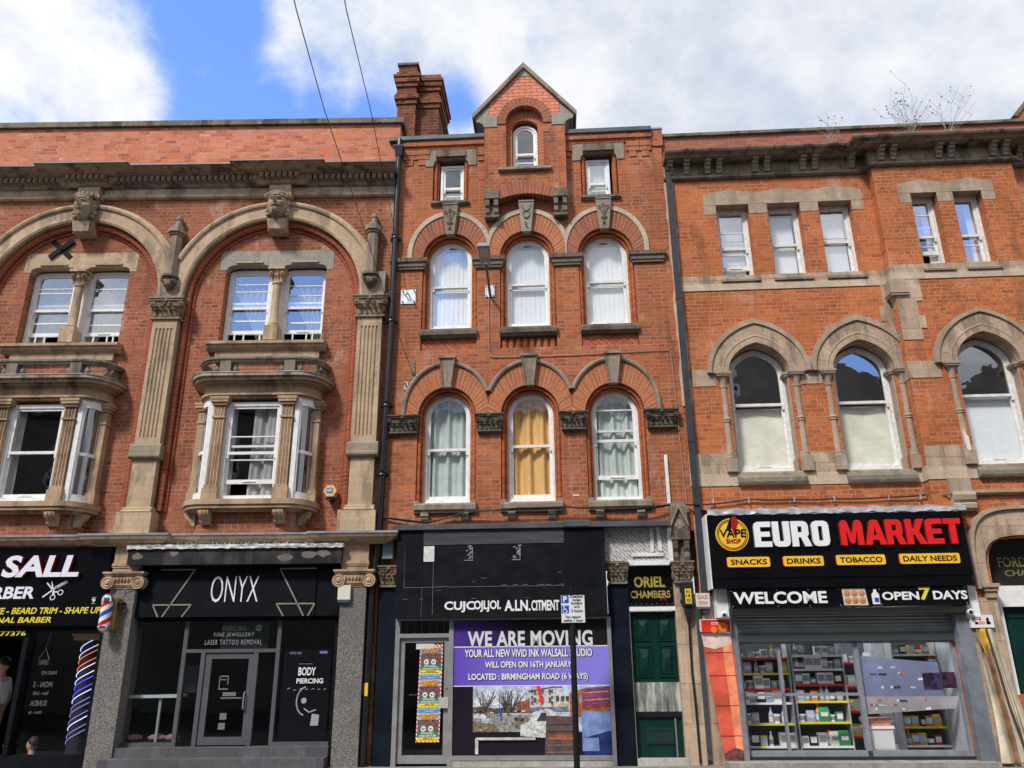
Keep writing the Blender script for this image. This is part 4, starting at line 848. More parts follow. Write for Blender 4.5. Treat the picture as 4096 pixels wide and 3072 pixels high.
# ------------------------------------------------------------------ right building: gothic windows under a bracketed cornice
Rb = Thing('gothic_building', 'bright orange brick building with pointed stone arches and a bracketed dark stone cornice', 'building', FR, (8.0, 0, 0))
PX0, PX1, PD = 9.43, 12.10, .22
O3 = ((6.40, 7.04), (7.395, 8.035), (8.385, 9.03)); AC = (6.85, 8.725); PW = ((10.07, 10.56), (10.86, 11.40)); PC = 10.82
hl = [outline(a, b, 8.44, 10.075) for a, b in O3]+[outline(c-.55, c+.55, 4.66, 6.52, 7.09, 'gothic', 24) for c in AC]
Rb.part('wall', MB().prism([(5.445, 2.6), (PX0+.1, 2.6), (PX0+.1, 11.0), (5.445, 11.0)], -.45, 0, hl), BR_R)
hp = [outline(a, b, 8.38, 10.045) for a, b in PW]+[outline(PC-.55, PC+.55, 4.66, 6.52, 7.09, 'gothic', 24), outline(10.12, 12.18, 1.0, 2.68, 3.44, 'shoulder', 20)]
pj = Rb.part('projecting_wall', MB().prism([(PX0, 0), (PX1, 0), (PX1, 11.0), (PX0, 11.0)], -.43, PD, hp), BR_R)
Rb.part('end_wall', MB().box(PX1+.002, 15, -.45, .0, 0, 11.0), BR_R)
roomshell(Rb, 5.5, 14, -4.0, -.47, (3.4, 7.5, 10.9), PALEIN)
Rb.part('parapet', MB().box(5.46, 16, -.45, -.06, 11.0, 11.735), BR_RP)
Rb.part('coping', MB().box(5.46, 16.2, -.52, -.0, 11.737, 11.80), COPE)
Rb.part('roof_slab', MB().box(5.5, 15, -4.2, -.44, 11.0, 11.1), LEADD)
cp = [(5.43, 0), (PX0, 0), (PX0, PD), (PX1, PD), (PX1, 0), (15, 0)]
co = Rb.part('cornice', MB().sweep(cp, [(-.05, 11.0), (.30, 11.0), (.32, 11.03), (.36, 11.05), (.40, 11.065), (.42, 11.10), (.42, 11.125), (-.05, 11.17)]), stone('sooty_green_cornice_stone', (.24, .195, .145), (.03, .028, .024), .85, lichen=.3, block=(.9, 5)))
Rb.part('frieze', MB().sweep(cp, [(-.05, 10.75), (.03, 10.75), (.03, 10.999), (-.05, 10.999)]), stone('right_frieze_stone', (.36, .285, .20), (.06, .05, .04), .7, block=(1.2, 5)), co)
Rb.part('string_course', MB().sweep(cp, [(-.05, 10.64), (.05, 10.64), (.085, 10.67), (.09, 10.70), (.06, 10.745), (-.05, 10.749)]), STD, co)
def cbr(s, d): return MB().side([(d, 10.75), (d+.075, 10.75), (d+.085, 10.80), (d+.12, 10.83), (d+.12, 10.89), (d+.17, 10.90), (d+.17, 10.945), (d+.23, 10.955), (d+.235, 10.999), (d, 10.999)], s-.055, s+.055)
b0 = Rb.part('cornice_bracket', cbr(5.55, .02), STG, co)
Rb.copies(b0, [(k-5.55, 0, 0) for k in (5.88, 6.30, 6.53, 7.24, 7.47, 8.18, 8.41, 9.13)]+[(k-5.55, PD, 0) for k in (9.62, 9.85, 10.72, 10.95, 11.75, 11.98)]+[(k-5.55, 0, 0) for k in (12.35, 12.6)])
# peaked lintels
def lintel(c0, c1, bays, z0, zt, dd, T=Rb):
    top = []; n_ = len(bays); W_ = (c1-c0)/n_
    for i in range(n_): top += [(c0+W_*i, zt-.10), (c0+W_*(i+.5), zt)]
    top += [(c1, zt-.10)]
    L_ = T.part('peaked_lintel', MB().prism([(c0, z0), (c1, z0)]+top[::-1], dd-.3, dd+.012), STR0)
    blk = MB(); xs = [c0]+[q for b in bays for q in b]+[c1]
    for a, b in zip(xs[::2], xs[1::2]): blk.box(a+.0, b-.0, dd-.3, dd+.008, z0-.21, z0-.002)
    T.part('lintel_block', blk, STR0, L_)
    ch_ = MB()
    for a, b in bays: ch_.box(a-.0, b+.0, dd-.26, dd+.003, z0-.012, z0-.001)
    return L_
STR0 = stone('brown_grey_lintel_stone', (.40, .31, .235), (.17, .135, .105), .5)
lintel(6.17, 9.255, O3, 10.06, 10.41, 0); lintel(9.855, 11.64, PW, 10.03, 10.335, PD)
for i, (a, b) in enumerate(O3):
    window(Rb, a, b, 8.47, 10.06, None, 'flat', -.20, (9.20, 9.24, 9.27)[i], G_HI if i != 1 else G_MID, G_HI if i != 1 else G_MID, ('flat', BOARDW, -.02, .86, 0, .92), bars=((9.55, .02),) if i == 0 else ((9.36, .02),) if i == 2 else (), lift_bars=((9.08, .02),) if i == 0 else (), open_gap=(.22, .0, .06)[i], fw=.05, wm=WHITEW, vent=i == 0)
for i, (a, b) in enumerate(PW):
    window(Rb, a, b, 8.41, 10.03, None, 'flat', PD-.20, 9.19, G_HI, G_MID if i == 0 else G_HI, ('flat', BOARDW, .62, 1.0, 0, 1), bars=((9.66, .02),) if i == 0 else (), lift_bars=((9.0, .02),), open_gap=.36 if i == 0 else 0, fw=.05, wm=WHITEW, vent=i == 1)
# bands of stone
bp = [(5.447, 0), (PX0, 0), (PX0, PD), (PX1+.004, PD)]
def bandseg(name, path, z0, z1, o_, m_): return Rb.part(name, MB().sweep(path, [(-.1, z0), (o_, z0), (o_, z1), (-.1, z1)]), m_)
bandseg('stone_band', bp, 8.332, 8.50, .012, STRB); bandseg('rendered_band', bp, 8.19, 8.33, .018, STRN)
for a, b in O3: Rb.part('sill', MB().side([(-.25, 8.36), (.05, 8.36), (.055, 8.40), (.03, 8.455), (-.25, 8.47)], a-.04, b+.05), STG)
for a, b in PW: Rb.part('sill', MB().side([(PD-.25, 8.34), (PD+.05, 8.34), (PD+.055, 8.38), (PD+.03, 8.405), (PD-.25, 8.41)], a-.04, b+.05), STG)
bandseg('sill_band', bp, 4.64, 4.66, .012, STRB)
for q0, q1, d in ((5.447, 6.295, 0), (7.405, 8.17, 0), (9.28, 9.425, 0), (9.435, 10.265, PD), (11.375, 12.1, PD)): Rb.part('sill_block', MB().box(q0, q1, d-.1, d+.012, 4.661, 5.0), STRB)
bandseg('rendered_band', bp, 4.42, 4.638, .016, STRN)
def impost_band(s0, s1, d): return Rb.part('impost_band', MB().box(s0, s1, d-.1, d+.012, 6.27, 6.60), STRB)
impost_band(5.65, 6.06, 0); impost_band(7.60, 7.97, 0); bandseg('impost_band', [(9.42, .0), (PX0, .0), (PX0, PD), (9.98, PD)], 6.25, 6.57, .012, STRB)
for c, d, ap in ((AC[0], 0, 7.56), (AC[1], 0, 7.575), (PC, PD, 7.54)):
    zs = 6.52
    P_ = lambda rx, rz: [(c+rx, zs-.01)]+arc(c, rx, rz, zs, 'gothic', 36)+[(c-rx, zs-.01)]
    ra = Rb.part('pointed_arch', MB().band(P_(.545, .57), P_(.85, .945), d-.3, d+.06), STR)
    Rb.part('hood_mould', MB().band(P_(.85, .945), P_(.93, ap-zs), d-.1, d+.095), STG if False else STR0, ra)
    Rb.part('chamfer_roll', MB().tube([(p[0], d+.02, p[1]) for p in P_(.645, .70)], .05, 8).band(P_(.535, .56), P_(.64, .69), d-.40, d-.04), STR0, ra, smooth=True)
    for sg in (-1, 1):
        for off, dd in ((.655, .0), ) if sg < 0 else ((.655, .0), (.585, -.14)):
            s = c+sg*off; cl = MB().lathe(s, d+dd-.02, [(.085, 4.90), (.088, 4.93), (.07, 4.95), (.078, 4.99), (.058, 5.03), (.056, 5.57), (.075, 5.585), (.062, 5.605), (.078, 5.63), (.075, 5.65), (.056, 5.67), (.054, 6.22), (.068, 6.235), (.058, 6.25), (.066, 6.33), (.10, 6.44)], 14)
            cl.box(s-.125, s+.125, d+dd-.14, d+dd+.10, 6.441, 6.475); cl.box(s-.14, s+.14, d+dd-.14, d+dd+.115, 6.475, 6.52)
            cl.box(s-.095, s+.095, d+dd-.12, d+dd+.08, 4.66, 4.90)
            Rb.part('colonnette', cl, STR0, ra, smooth=True)
    Rb.part('stone_jamb', MB().box(c-.60, c-.52, d-.42, d-.06, 4.66, 6.52).box(c+.52, c+.60, d-.42, d-.06, 4.66, 6.52), STR0, ra)
    window(Rb, c-.525, c+.525, 4.72, 6.52, 7.05, 'gothic', d-.24, 5.98, G_DIM, G_LOW, ('sheet' if c < 10 else 'flat', PAPER if c < 10 else BOARDW, .02, .98, 0, .535 if c < 10 else .55), fw=.06, wm=WHITEW, vent=c != AC[1], seed=int(c*3))
    Rb.part('sill', MB().side([(d-.3, 4.43), (d+.08, 4.43), (d+.10, 4.47), (d+.10, 4.54), (d+.02, 4.64), (d-.3, 4.70)], c-.58, c+.60), stone('mossy_sill_stone', (.23, .20, .155), (.06, .052, .042), .6, lichen=.5))
    if c < 10: Rb.part('spandrel', MB().prism([(c+.60, 6.515), (c+1.27, 6.515), (c+1.03, 6.72), (c+.935, 6.80), (c+.84, 6.72)][::1], -.1, .04) if c == AC[0] else MB().box(c+.80, c+.86, -.1, .02, 6.515, 6.60), STR0, ra)
    Rb.part('black_backing', curtain_mb(c-.6, c+.6, 4.6, 7.1, d-.9, 'flat'), BLACKIN, ra, recalc=False)  # flat black sheet standing well behind the panes
# hanging corner shaft with quoins
hs = MB(); s = 9.50; d = .13
hs.lathe(s, d, [(.005, 6.90), (.03, 6.95), (.075, 7.05), (.09, 7.12), (.085, 7.14), (.10, 7.17), (.07, 7.20), (.068, 7.60), (.085, 7.62), (.075, 7.64), (.09, 7.74), (.13, 7.86)], 14); hs.box(s-.15, s+.15, d-.2, d+.15, 7.861, 7.90); hs.box(s-.165, s+.165, d-.2, d+.165, 7.90, 7.95); hs.box(s-.14, s+.14, d-.2, d+.13, 7.95, 8.19)
Rb.part('hanging_shaft', hs, STR0, smooth=True)
for k, (z0, z1, w_) in enumerate(((7.75, 8.187, .48), (7.45, 7.748, .36), (7.20, 7.448, .46), (6.98, 7.198, .36))):
    Rb.part('quoin', MB().box(PX0-.0+.01, PX0+w_, PD-.2, PD+.012+.001*k, z0, z1).box(PX0-.14*(1 if k < 3 else .5)-.09*(k % 2), PX0+.004, -.1, .012+.001*k, z0, z1), STRB)
cbm = MB().side([(0, 3.86), (.30, 3.86), (.34, 3.90), (.35, 3.97), (.32, 4.0), (.36, 4.04), (.38, 4.12), (.36, 4.16), (.30, 4.19), (.30, 4.42), (0, 4.42)], PX0+.28, PX0+.64)
Rb.part('scroll_corbel', cbm, STR0)
Rb.part('door_string', MB().side([(PD-.1, 4.13), (PD+.05, 4.13), (PD+.09, 4.16), (PD+.09, 4.20), (PD-.1, 4.24)], PX0+.645, PX1), STR0)
# doorway arch at the frame's edge
Pd = lambda rx, rz: [(11.15+rx, 2.60)]+arc(11.15, rx, rz, 2.68, 'shoulder', 40)+[(11.15-rx, 2.60)]
da = Rb.part('doorway_arch', MB().band(Pd(1.10, .775), Pd(1.26, 1.20), PD-.05, PD+.06), STRB)
Rb.part('arch_hood', MB().band(Pd(1.26, 1.20), Pd(1.31, 1.26), PD-.05, PD+.11), STR0, da)
Rb.part('door_capital', MB().box(9.90, 10.17, PD-.1, PD+.13, 2.62, 2.68).box(9.93, 10.15, PD-.1, PD+.10, 2.56, 2.62).box(9.95, 10.14, PD-.1, PD+.07, 2.46, 2.56), STR0, da)
Rb.part('door_pier', MB().box(9.66, 10.12, PD-.35, PD+.035, 0, 2.46), STRB)
Rb.part('stone_pier', MB().box(5.447, 5.62, -.1, .05, 0, 3.90), STRB)
fl_ = Rb.part('fanlight', MB().prism(outline(10.10, 12.2, 2.66, 2.68, 3.45, 'shoulder', 20), PD-.30, PD-.27), mat('dark_fanlight_glass', (.02, .02, .018), .12, 0, .2))
Rb.part('door_frame', MB().box(10.12, 12.1, PD-.34, PD-.16, 2.33, 2.66).box(10.12, 10.28, PD-.34, PD-.16, 0, 2.33), WHITE)
Rb.part('door', MB().box(10.33, 11.7, PD-.36, PD-.28, 0, 2.33).box(10.36, 11.7, PD-.3, PD-.26, 2.16, 2.25).box(10.36, 10.44, PD-.3, PD-.26, .2, 2.1), GREEN)
lettering('FORDB', (10.41, 10.97, 2.97, 3.13), PD-.268, OLIVE, Rb, fl_, bold=.012); lettering('CHAM', (10.49, 10.97, 2.82, 2.92), PD-.268, OLIVE, Rb, fl_, bold=.012)
NB = Thing('gable_end_building', 'tip of a red brick gable rising behind the roof at the right edge', 'building', FR, (13.0, -1.2, 8))
g0 = FR.at(4060, 462, -.7); g1 = FR.at(4096, 418, -.7); k_ = (g1[1]-g0[1])/(g1[0]-g0[0])
NB.part('wall', MB().prism([(g0[0], 9), (g0[0]+4, 9), (g0[0]+4, g0[1]), (g0[0]+1.6, g0[1]+1.6*k_), (g0[0], g0[1])], -1.6, -.7), BR_R); NB.part('coping', MB().prism([(g0[0]-.05, g0[1]-.02), (g0[0]+.02, g0[1]-.04), (g0[0]+1.62, g0[1]+1.6*k_), (g0[0]+1.58, g0[1]+1.6*k_+.07)], -1.65, -.66), STD)
# ------------------------------------------------------------------ the other side of the street, seen mirrored in the windows
OP = Thing('opposite_terrace', 'plain rendered terrace with a slate roof across the street, seen only as a reflection', 'building', FL, (0, 18.2, 0))
hw_ = [outline(-20+k*3.2, -18.8+k*3.2, z, z+1.7) for k in range(14) for z in (3.6, 6.0, 8.6)]+[outline(-19.9+k*3.2, -18.9+k*3.2, 11.6, 13.2) for k in (9, 13)]
OP.part('wall', MB().prism([(-26, -.1), (28, -.1), (28, 14.6), (23, 14.6), (18.6, 11.9), (17.6, 11.9), (13.2, 13.8), (13.2, 15.0), (8.6, 15.0), (8.6, 11.6), (-26, 11.6)], 18.2, 18.7, hw_), mat('grey_render', (.24, .225, .20), .9, 0, .2, 1))
OP.part('cornice', MB().box(8.4, 13.4, 17.9, 18.7, 14.8, 15.1).box(-26, 8.4, 17.95, 18.7, 11.5, 11.75), STD)
gl_ = MB()
for h_ in hw_: gl_.prism(h_, 18.36, 18.40)
OP.part('window_pane', gl_, mat('dark_glazing', (.02, .022, .025), .1))
of_ = MB()
for h_ in hw_: of_.prism([(h_[0][0]-.08, h_[0][1]-.08), (h_[1][0]+.08, h_[1][1]-.08), (h_[2][0]+.08, h_[2][1]+.08), (h_[3][0]-.08, h_[3][1]+.08)], 18.14, 18.2, [[(h_[0][0]+.06, h_[0][1]+.06), (h_[1][0]-.06, h_[1][1]+.06), (h_[2][0]-.06, h_[2][1]-.06), (h_[3][0]+.06, h_[3][1]-.06)]])
OP.part('window_frame', of_, WHITEW)
# ------------------------------------------------------------------ pipes, lamps, wires and alarm boxes on the walls
def PB(F, u0, v0, u1, v1, d):
    """box (s0, s1, z0, z1) of a rectangle of the frontage"""
    a = F.at(u0*1.8517, v1*1.8517, d); b = F.at(u1*1.8517, v1*1.8517, d); c = F.at(u0*1.8517, v0*1.8517, d); e = F.at(u1*1.8517, v0*1.8517, d)
    return (min(a[0], c[0])*.5+max(a[0], c[0])*.5, (b[0]+e[0])/2, (a[1]+b[1])/2, (c[1]+e[1])/2)
dp = Thing('drainpipe', 'round black cast iron drainpipe with collars between the two left buildings', 'drainpipe', FL, (.0, .11, 0))
dp.part('pipe', MB().tube([(.03, .12, 11.45), (.03, .12, 7.4), (-.02, .12, 3.95), (-.02, .12, 3.5), (-.08, .12, 2.7), (-.1, .12, .02)], .055, 12), BLACKP, smooth=True)
hd = MB().taper((-.03, .09, .05, .18), (-.06, .12, .03, .22), 11.42, 11.62); hd.box(-.07, .13, .02, .23, 11.62, 11.66); hd.tube([(.03, .12, 11.66), (.03, .12, 11.86)], .05, 10)
dp.part('hopper', hd, BLACKP)
ckm = MB().lathe(0, .12, [(.06, -.05), (.075, -.045), (.075, -.02), (.064, 0), (.075, .02), (.075, .045), (.06, .05)], 12).box(-.11, .11, .0, .06, -.02, .02)
for z, s in ((9.55, .03), (7.75, .03), (6.05, .01), (4.75, -.01)): dp.part('collar', shift(MB().add(list(ckm.v), [list(f) for f in ckm.f]), s, 0, z), BLACKP, smooth=True)
dp2 = Thing('drainpipe', 'square dark grey drainpipe on pale mortar strips beside the gothic windows', 'drainpipe', FR, (5.52, .10, 0))
dp2.part('pipe', MB().box(5.462, 5.562, .03, .13, 2.25, 10.82), PIPEG); dp2.part('pipe_joint', MB().box(5.455, 5.569, .025, .137, 8.0, 8.06).box(5.455, 5.569, .025, .137, 5.2, 5.26), PIPEG)
dp2.part('outlet', MB().box(5.46, 5.565, .02, .15, 10.82, 11.0), PIPEG)
ms = MB(); r = random.Random(4)
def ragged(s0, s1, z0, z1, n_):
    L_ = [(s0+r.uniform(-.02, .02), z0+(z1-z0)*k/n_) for k in range(n_+1)]; R_ = [(s1+r.uniform(-.02, .02), z0+(z1-z0)*k/n_) for k in range(n_+1)]
    return L_[::-1]+R_
Rb.part('mortar_patch', MB().prism(ragged(5.43, 5.60, 5.9, 10.62, 30), -.05, .022), stone('pink_mortar', (.56, .40, .31), (.35, .24, .18), .4))
sp = Thing('waste_pipe', 'thin grey waste pipes beside the granite pier at street level', 'pipe', FL, (-.17, .08, 0))
sp.part('pipe', MB().tube([(-.13, .06, .6), (-.13, .06, 2.45)], .03, 8), plain('grey_plastic', (.16, .17, .18)), smooth=True); sp.part('yellow_tag', MB().box(-.115, -.065, .16, .19, 1.05, 1.25), YEL); sp.part('blue_tag', MB().box(-.165, -.095, .09, .095, 1.08, 1.24), plain('pale_blue_label', (.35, .60, .75)))
# wall lamp
lp = Thing('wall_street_lamp', 'grey LED street lamp on a bracket arm between two arched windows', 'street lamp', FR, (1.92, .02, 8.33))
lp.part('base_plate', MB().box(1.83, 2.01, 0, .02, 8.215, 8.46), mat('galvanised_steel', (.50, .53, .55), .4, .5, .2, 8))
bolts = MB()
for q in ((1.85, 8.24), (1.99, 8.24), (1.85, 8.435), (1.99, 8.435)): bolts.disc(q, .012, .02, .035, 8)
lp.part('bolt', bolts, STD)
lp.part('arm', MB().tube([(1.925, .02, 8.245), (1.925, .12, 8.26), (1.915, .62, 8.46), (1.91, .80, 8.50)], .025, 10), plain('dark_grey_steel', (.10, .105, .11)), smooth=True)
hd = MB(); 
hd.add([(1.83, .72, 8.47), (1.99, .72, 8.47), (2.03, 1.32, 8.60), (1.79, 1.32, 8.60), (1.85, .72, 8.53), (1.97, .72, 8.53), (2.00, 1.32, 8.665), (1.82, 1.32, 8.665)], [[0, 1, 2, 3], [4, 5, 6, 7], [0, 1, 5, 4], [1, 2, 6, 5], [2, 3, 7, 6], [3, 0, 4, 7]])
lp.part('lamp_head', hd, plain('lamp_grey_paint', (.34, .36, .37)))
lp.part('lens', MB().add([(1.84, 1.04, 8.536), (1.98, 1.04, 8.536), (1.99, 1.26, 8.584), (1.83, 1.26, 8.584), (1.84, 1.04, 8.528), (1.98, 1.04, 8.528), (1.99, 1.26, 8.576), (1.83, 1.26, 8.576)], [[0, 1, 2, 3], [4, 5, 6, 7], [0, 1, 5, 4], [1, 2, 6, 5], [2, 3, 7, 6], [3, 0, 4, 7]]), plain('lamp_lens', (.55, .50, .44), .3))
lp.part('id_label', MB().add([(1.87, .84, 8.492), (1.95, .84, 8.492), (1.95, .88, 8.500), (1.87, .88, 8.500)], [[0, 1, 2, 3]]), LETW)
single('cable', 'thin pale cable running from the street lamp down and along under the sills', 'cable', FR, (1.9, .02, 7.0), MB().tube([(1.90, .03, 8.21), (1.895, .02, 8.0), (1.905, .02, 7.04), (1.93, .02, 6.98), (2.004, .02, 6.965), (2.7, .02, 6.955), (3.579, .02, 6.96), (4.4, .02, 6.985), (5.014, .02, 7.0), (5.25, .02, 7.0), (5.285, .02, 6.97), (5.302, .02, 6.575), (5.334, .02, 4.716), (5.36, .02, 4.18)], .008, 6), plain('pale_cable', (.40, .25, .19)))
# overhead wires and their fixings
pt = lambda u, v, d: (lambda q: (q[0], d, q[1]))(FR.at(u*1.8517, v*1.8517, d))
wp = Thing('anchor_plate', 'square galvanised plate bolted to brick with a wire eye', 'anchor plate', FR, (.32, 0, 8.28))
wp.part('plate', MB().box(.181, .471, -.01, .018, 8.125, 8.425), mat('galvanised_plate', (.52, .55, .57), .45, .45, .25, 8))
be = MB()
for q in ((.215, 8.16), (.437, 8.16), (.215, 8.39), (.437, 8.39)): be.tube([(q[0]+.012, .018, q[1]), (q[0], .075, q[1]-.01)], .012, 6)
wp.part('bolt', be, STD); wp.part('eye', MB().tube([(.29, .02, 8.28), (.29, .08, 8.29), (.32, .11, 8.31), (.35, .08, 8.29), (.35, .02, 8.28)], .011, 6), STD)
single('overhead_wire', 'thin black overhead wire running up from the square anchor plate', 'wire', FR, (.3, .1, 8.3), MB().tube([(.32, .10, 8.31), pt(857, 520, 1.2), pt(800, 235, 4.6), pt(748, 20, 8.0), pt(725, -120, 10)], .006, 5), BLACKP)
br_ = Thing('anchor_strap', 'rusty upright metal strap fixed beside the lower left arch', 'bracket', FR, (.48, 0, 6.75))
br_.part('strap', MB().box(.45, .505, -.005, .02, 6.575, 6.95), mat('rusty_steel', (.22, .15, .10), .7, .3, .3, 12)); br_.part('eye', MB().tube([(.455, .02, 6.66), (.47, .09, 6.69), (.50, .02, 6.66)], .010, 6), STD)
single('overhead_wire', 'long thin black overhead wire running up from the rusty wall strap', 'wire', FR, (.47, .1, 6.7), MB().tube([(.47, .09, 6.69), pt(845, 680, 1.2), pt(790, 505, 3.0), pt(700, 235, 6), pt(640, 20, 8.5), pt(612, -100, 10)], .006, 5), BLACKP)
br2 = Thing('cable_clamp', 'small grey metal clamp bolted beside the lower left arch', 'bracket', FR, (.36, 0, 6.45)); br2.part('plate', MB().box(.31, .39, -.005, .02, 6.36, 6.52), mat('grey_steel', (.35, .35, .35), .5, .4)); br2.part('bolt', MB().tube([(.33, .02, 6.48), (.33, .07, 6.48)], .014, 8).tube([(.36, .02, 6.42), (.36, .09, 6.42)], .014, 8), STD)
# wall tie
tx = MB()
for sg in (-1, 1):
    c = (-6.735, 9.49); a = .285; dx, dz = math.cos(RAD(42)), sg*math.sin(RAD(42)); nx, nz = -dz*.05, dx*.05
    tx.prism([(c[0]-dx*a+nx, c[1]-dz*a+nz), (c[0]-dx*a-nx, c[1]-dz*a-nz), (c[0]+dx*a-nx, c[1]+dz*a-nz), (c[0]+dx*a+nx, c[1]+dz*a+nz)], -.13, -.085+.012*sg)
tx.disc((-6.735, 9.49), .025, -.09, -.055, 8)
single('wall_tie', 'black iron X shaped wall tie above the left pair of windows', 'wall tie', FL, (-6.735, -.1, 9.49), tx, MATTBLK)
# alarm boxes and the like
ab = Thing('alarm_box', 'yellow hexagonal burglar alarm box with a blue square', 'alarm box', FL, (-.92, 0, 4.45))
hx = [(-.925+.118*math.cos(k*math.pi/3), 4.455+.118*math.sin(k*math.pi/3)) for k in range(6)]
ab.part('case', MB().prism(hx, -.12, .10), plain('alarm_yellow', (.80, .45, .13))); ab.part('strobe', MB().prism([(-.99, 4.345), (-.86, 4.345), (-.875, 4.295), (-.975, 4.295)], -.12, .09), plain('alarm_navy_strobe', (.015, .02, .07), .2))
ab.part('badge', MB().box(-.99, -.875, .10, .104, 4.41, 4.505), plain('alarm_blue', (.03, .16, .40))); lettering('ADT', (-.98, -.885, 4.435, 4.485), .105, LETW, ab, bold=.02)
gb_ = MB().plan([(.055, 0), (.055, .10), (.08, .14), (.25, .14), (.275, .10), (.275, 0)], 3.25, 3.565); gb_.plan([(.07, 0), (.07, .09), (.09, .12), (.24, .12), (.26, .09), (.26, 0)], 3.565, 3.60)
g1 = Thing('alarm_box', 'slate grey wall box above cables beside the carved capital', 'alarm box', FR, (.165, 0, 3.25)); g1.part('case', gb_, mat('slate_grey_plastic', (.20, .24, .28), .5)); g1.part('cable', MB().tube([(.12, .05, 3.25), (.08, .04, 3.12), (.02, .05, 3.05), (.0, .08, 2.9)], .008, 6).tube([(.16, .05, 3.25), (.14, .05, 3.1), (.03, .06, 3.0), (.0, .1, 3.1)], .008, 6).tube([(.2, .05, 3.25), (.12, .06, 3.16), (.05, .06, 3.08)], .007, 6), BLACKP)
g2 = Thing('alarm_box', 'cream and blue-based alarm box on the right granite pier', 'alarm box', FL, (-.53, .2, 2.52)); g2.part('case', MB().box(-.635, -.425, .2, .27, 2.565, 2.80), plain('cream_plastic', (.70, .66, .55))); g2.part('base', MB().box(-.63, -.43, .2, .265, 2.52, 2.563), plain('dark_teal_plastic', (.05, .09, .12)))
g3 = Thing('junction_box', 'small rust brown floodlight box with a bent wire on the left granite pier', 'junction box', FL, (-4.3, .2, 2.5)); g3.part('case', MB().box(-4.40, -4.25, .2, .30, 2.44, 2.54).box(-4.42, -4.23, .2, .32, 2.535, 2.56), mat('rust_brown_metal', (.07, .035, .028), .7, .2, .2)); g3.part('wire', MB().tube([(-4.29, .22, 2.56), (-4.29, .23, 2.72), (-4.26, .24, 2.76), (-4.17, .25, 2.80)], .006, 5), STG)
bc = Thing('fuse_box', 'black plastic cable box with a yellow number sticker on the stone pier', 'electrical box', FR, (5.21, .1, 2.4))
bc.part('case', MB().plan([(5.12, .1), (5.12, .22), (5.15, .26), (5.27, .26), (5.30, .22), (5.30, .1)], 2.40, 2.74).box(5.13, 5.29, .1, .2, 2.74, 2.78).box(5.15, 5.27, .1, .22, 2.30, 2.40).box(5.10, 5.32, .1, .17, 2.45, 2.50).box(5.10, 5.32, .1, .17, 2.64, 2.69), plain('black_plastic', (.022, .023, .025), .4)); bc.part('neck', MB().taper((5.18, 5.24, .12, .18), (5.16, 5.26, .1, .22), 2.14, 2.30), plain('black_rubber', (.02, .02, .02), .6))
stk = bc.part('sticker', MB().box(5.165, 5.265, .26, .264, 2.43, 2.665), plain('sticker_yellow', (.90, .60, .03))); lettering('16', (5.18, 5.25, 2.535, 2.585), .265, SIGNK, bc, stk, bold=.02)
for k, z in enumerate((2.505, 2.488, 2.47, 2.452)): bc.part('small_print', MB().box(5.178+.008*(k % 2), 5.253-.006*(k % 2), .264, .266, z-.004, z+.004), SIGNK, stk)
bc.part('symbol', MB().disc((5.195, 2.63), .015, .264, .267, 10).box(5.18, 5.25, .264, .267, 2.60, 2.607).disc((5.235, 2.63), .012, .264, .267, 10), SIGNK, stk)
single('supply_cable', 'black cable hanging down the stone pier below the fuse box', 'cable', FR, (5.2, .12, 1.0), MB().tube([(5.21, .15, 2.16), (5.205, .13, 1.8), (5.20, .12, 1.4), (5.215, .12, .9), (5.22, .12, .3), (5.22, .12, .03)], .018, 8), BLACKP)
sb = Thing('alarm_box', 'off-white alarm box with faded red lettering beside the market sign', 'alarm box', FR, (5.45, .1, 2.36)); sb.part('case', MB().box(5.345, 5.575, .05, .17, 2.385, 2.60).box(5.36, 5.56, .05, .15, 2.36, 2.384), plain('off_white_plastic', (.68, .63, .58)))
pk = plain('faded_red_print', (.66, .28, .22)); lettering('SAS', (5.375, 5.54, 2.51, 2.575), .171, pk, sb, bold=.03)
for t_, z in (('SAFETY ALARM', 2.465), ('SYSTEMS', 2.44), ('01922 000000', 2.413)):
    if t_[0] != '0': lettering(t_, (5.385, 5.53, z-.008, z+.008), .171, pk, sb)
    else: sb.part('small_print', MB().box(5.385, 5.53, .17, .172, z-.005, z+.005), pk)
def cctv(s, lab):
    c_ = Thing('security_camera', lab, 'security camera', FR, (s, .3, 2.24)); c_.part('bracket', MB().tube([(s+.03, .2, 2.29), (s+.02, .32, 2.28)], .02, 8), LETW); c_.part('body', MB().ball((s, .36, 2.245), (.055, .055, .055), 16, 12), LETW, smooth=True); c_.part('lens', MB().disc((s-.008, 2.238), .028, .395, .414, 14), SIGNK)
cctv(5.75, 'small white ball camera at the left end of the welcome panel'); cctv(9.61, 'small white ball camera at the right end of the welcome panel')
ct = MB()
def run(P_, rad=.013):
    q = []
    for i in range(len(P_)-1):
        for k in range(6): t = k/6; a, b = P_[i], P_[i+1]; q.append((a[0]+(b[0]-a[0])*t, a[1]+(b[1]-a[1])*t, a[2]+(b[2]-a[2])*t-.012*math.sin(math.pi*t)))
    return q+[P_[-1]]
c1p = run([(-.04, .08, 3.82), (.0, .06, 3.93), (.09, .05, 3.97), (.782, .06, 3.865), (1.25, .06, 3.97), (1.499, .14, 4.06), (2.39, .14, 4.06), (3.228, .14, 4.09), (3.717, .14, 4.07), (4.47, .14, 4.02), (5.02, .10, 4.08), (5.35, .1, 4.10)])
single('telephone_cable', 'black cable sagging along under the lower sills of the gabled building', 'cable', FR, (2, .1, 4.0), MB().tube(c1p, .014, 6).tube([(a, b+.02, c+.02*math.sin(a*3)) for a, b, c in c1p], .011, 6), BLACKP)
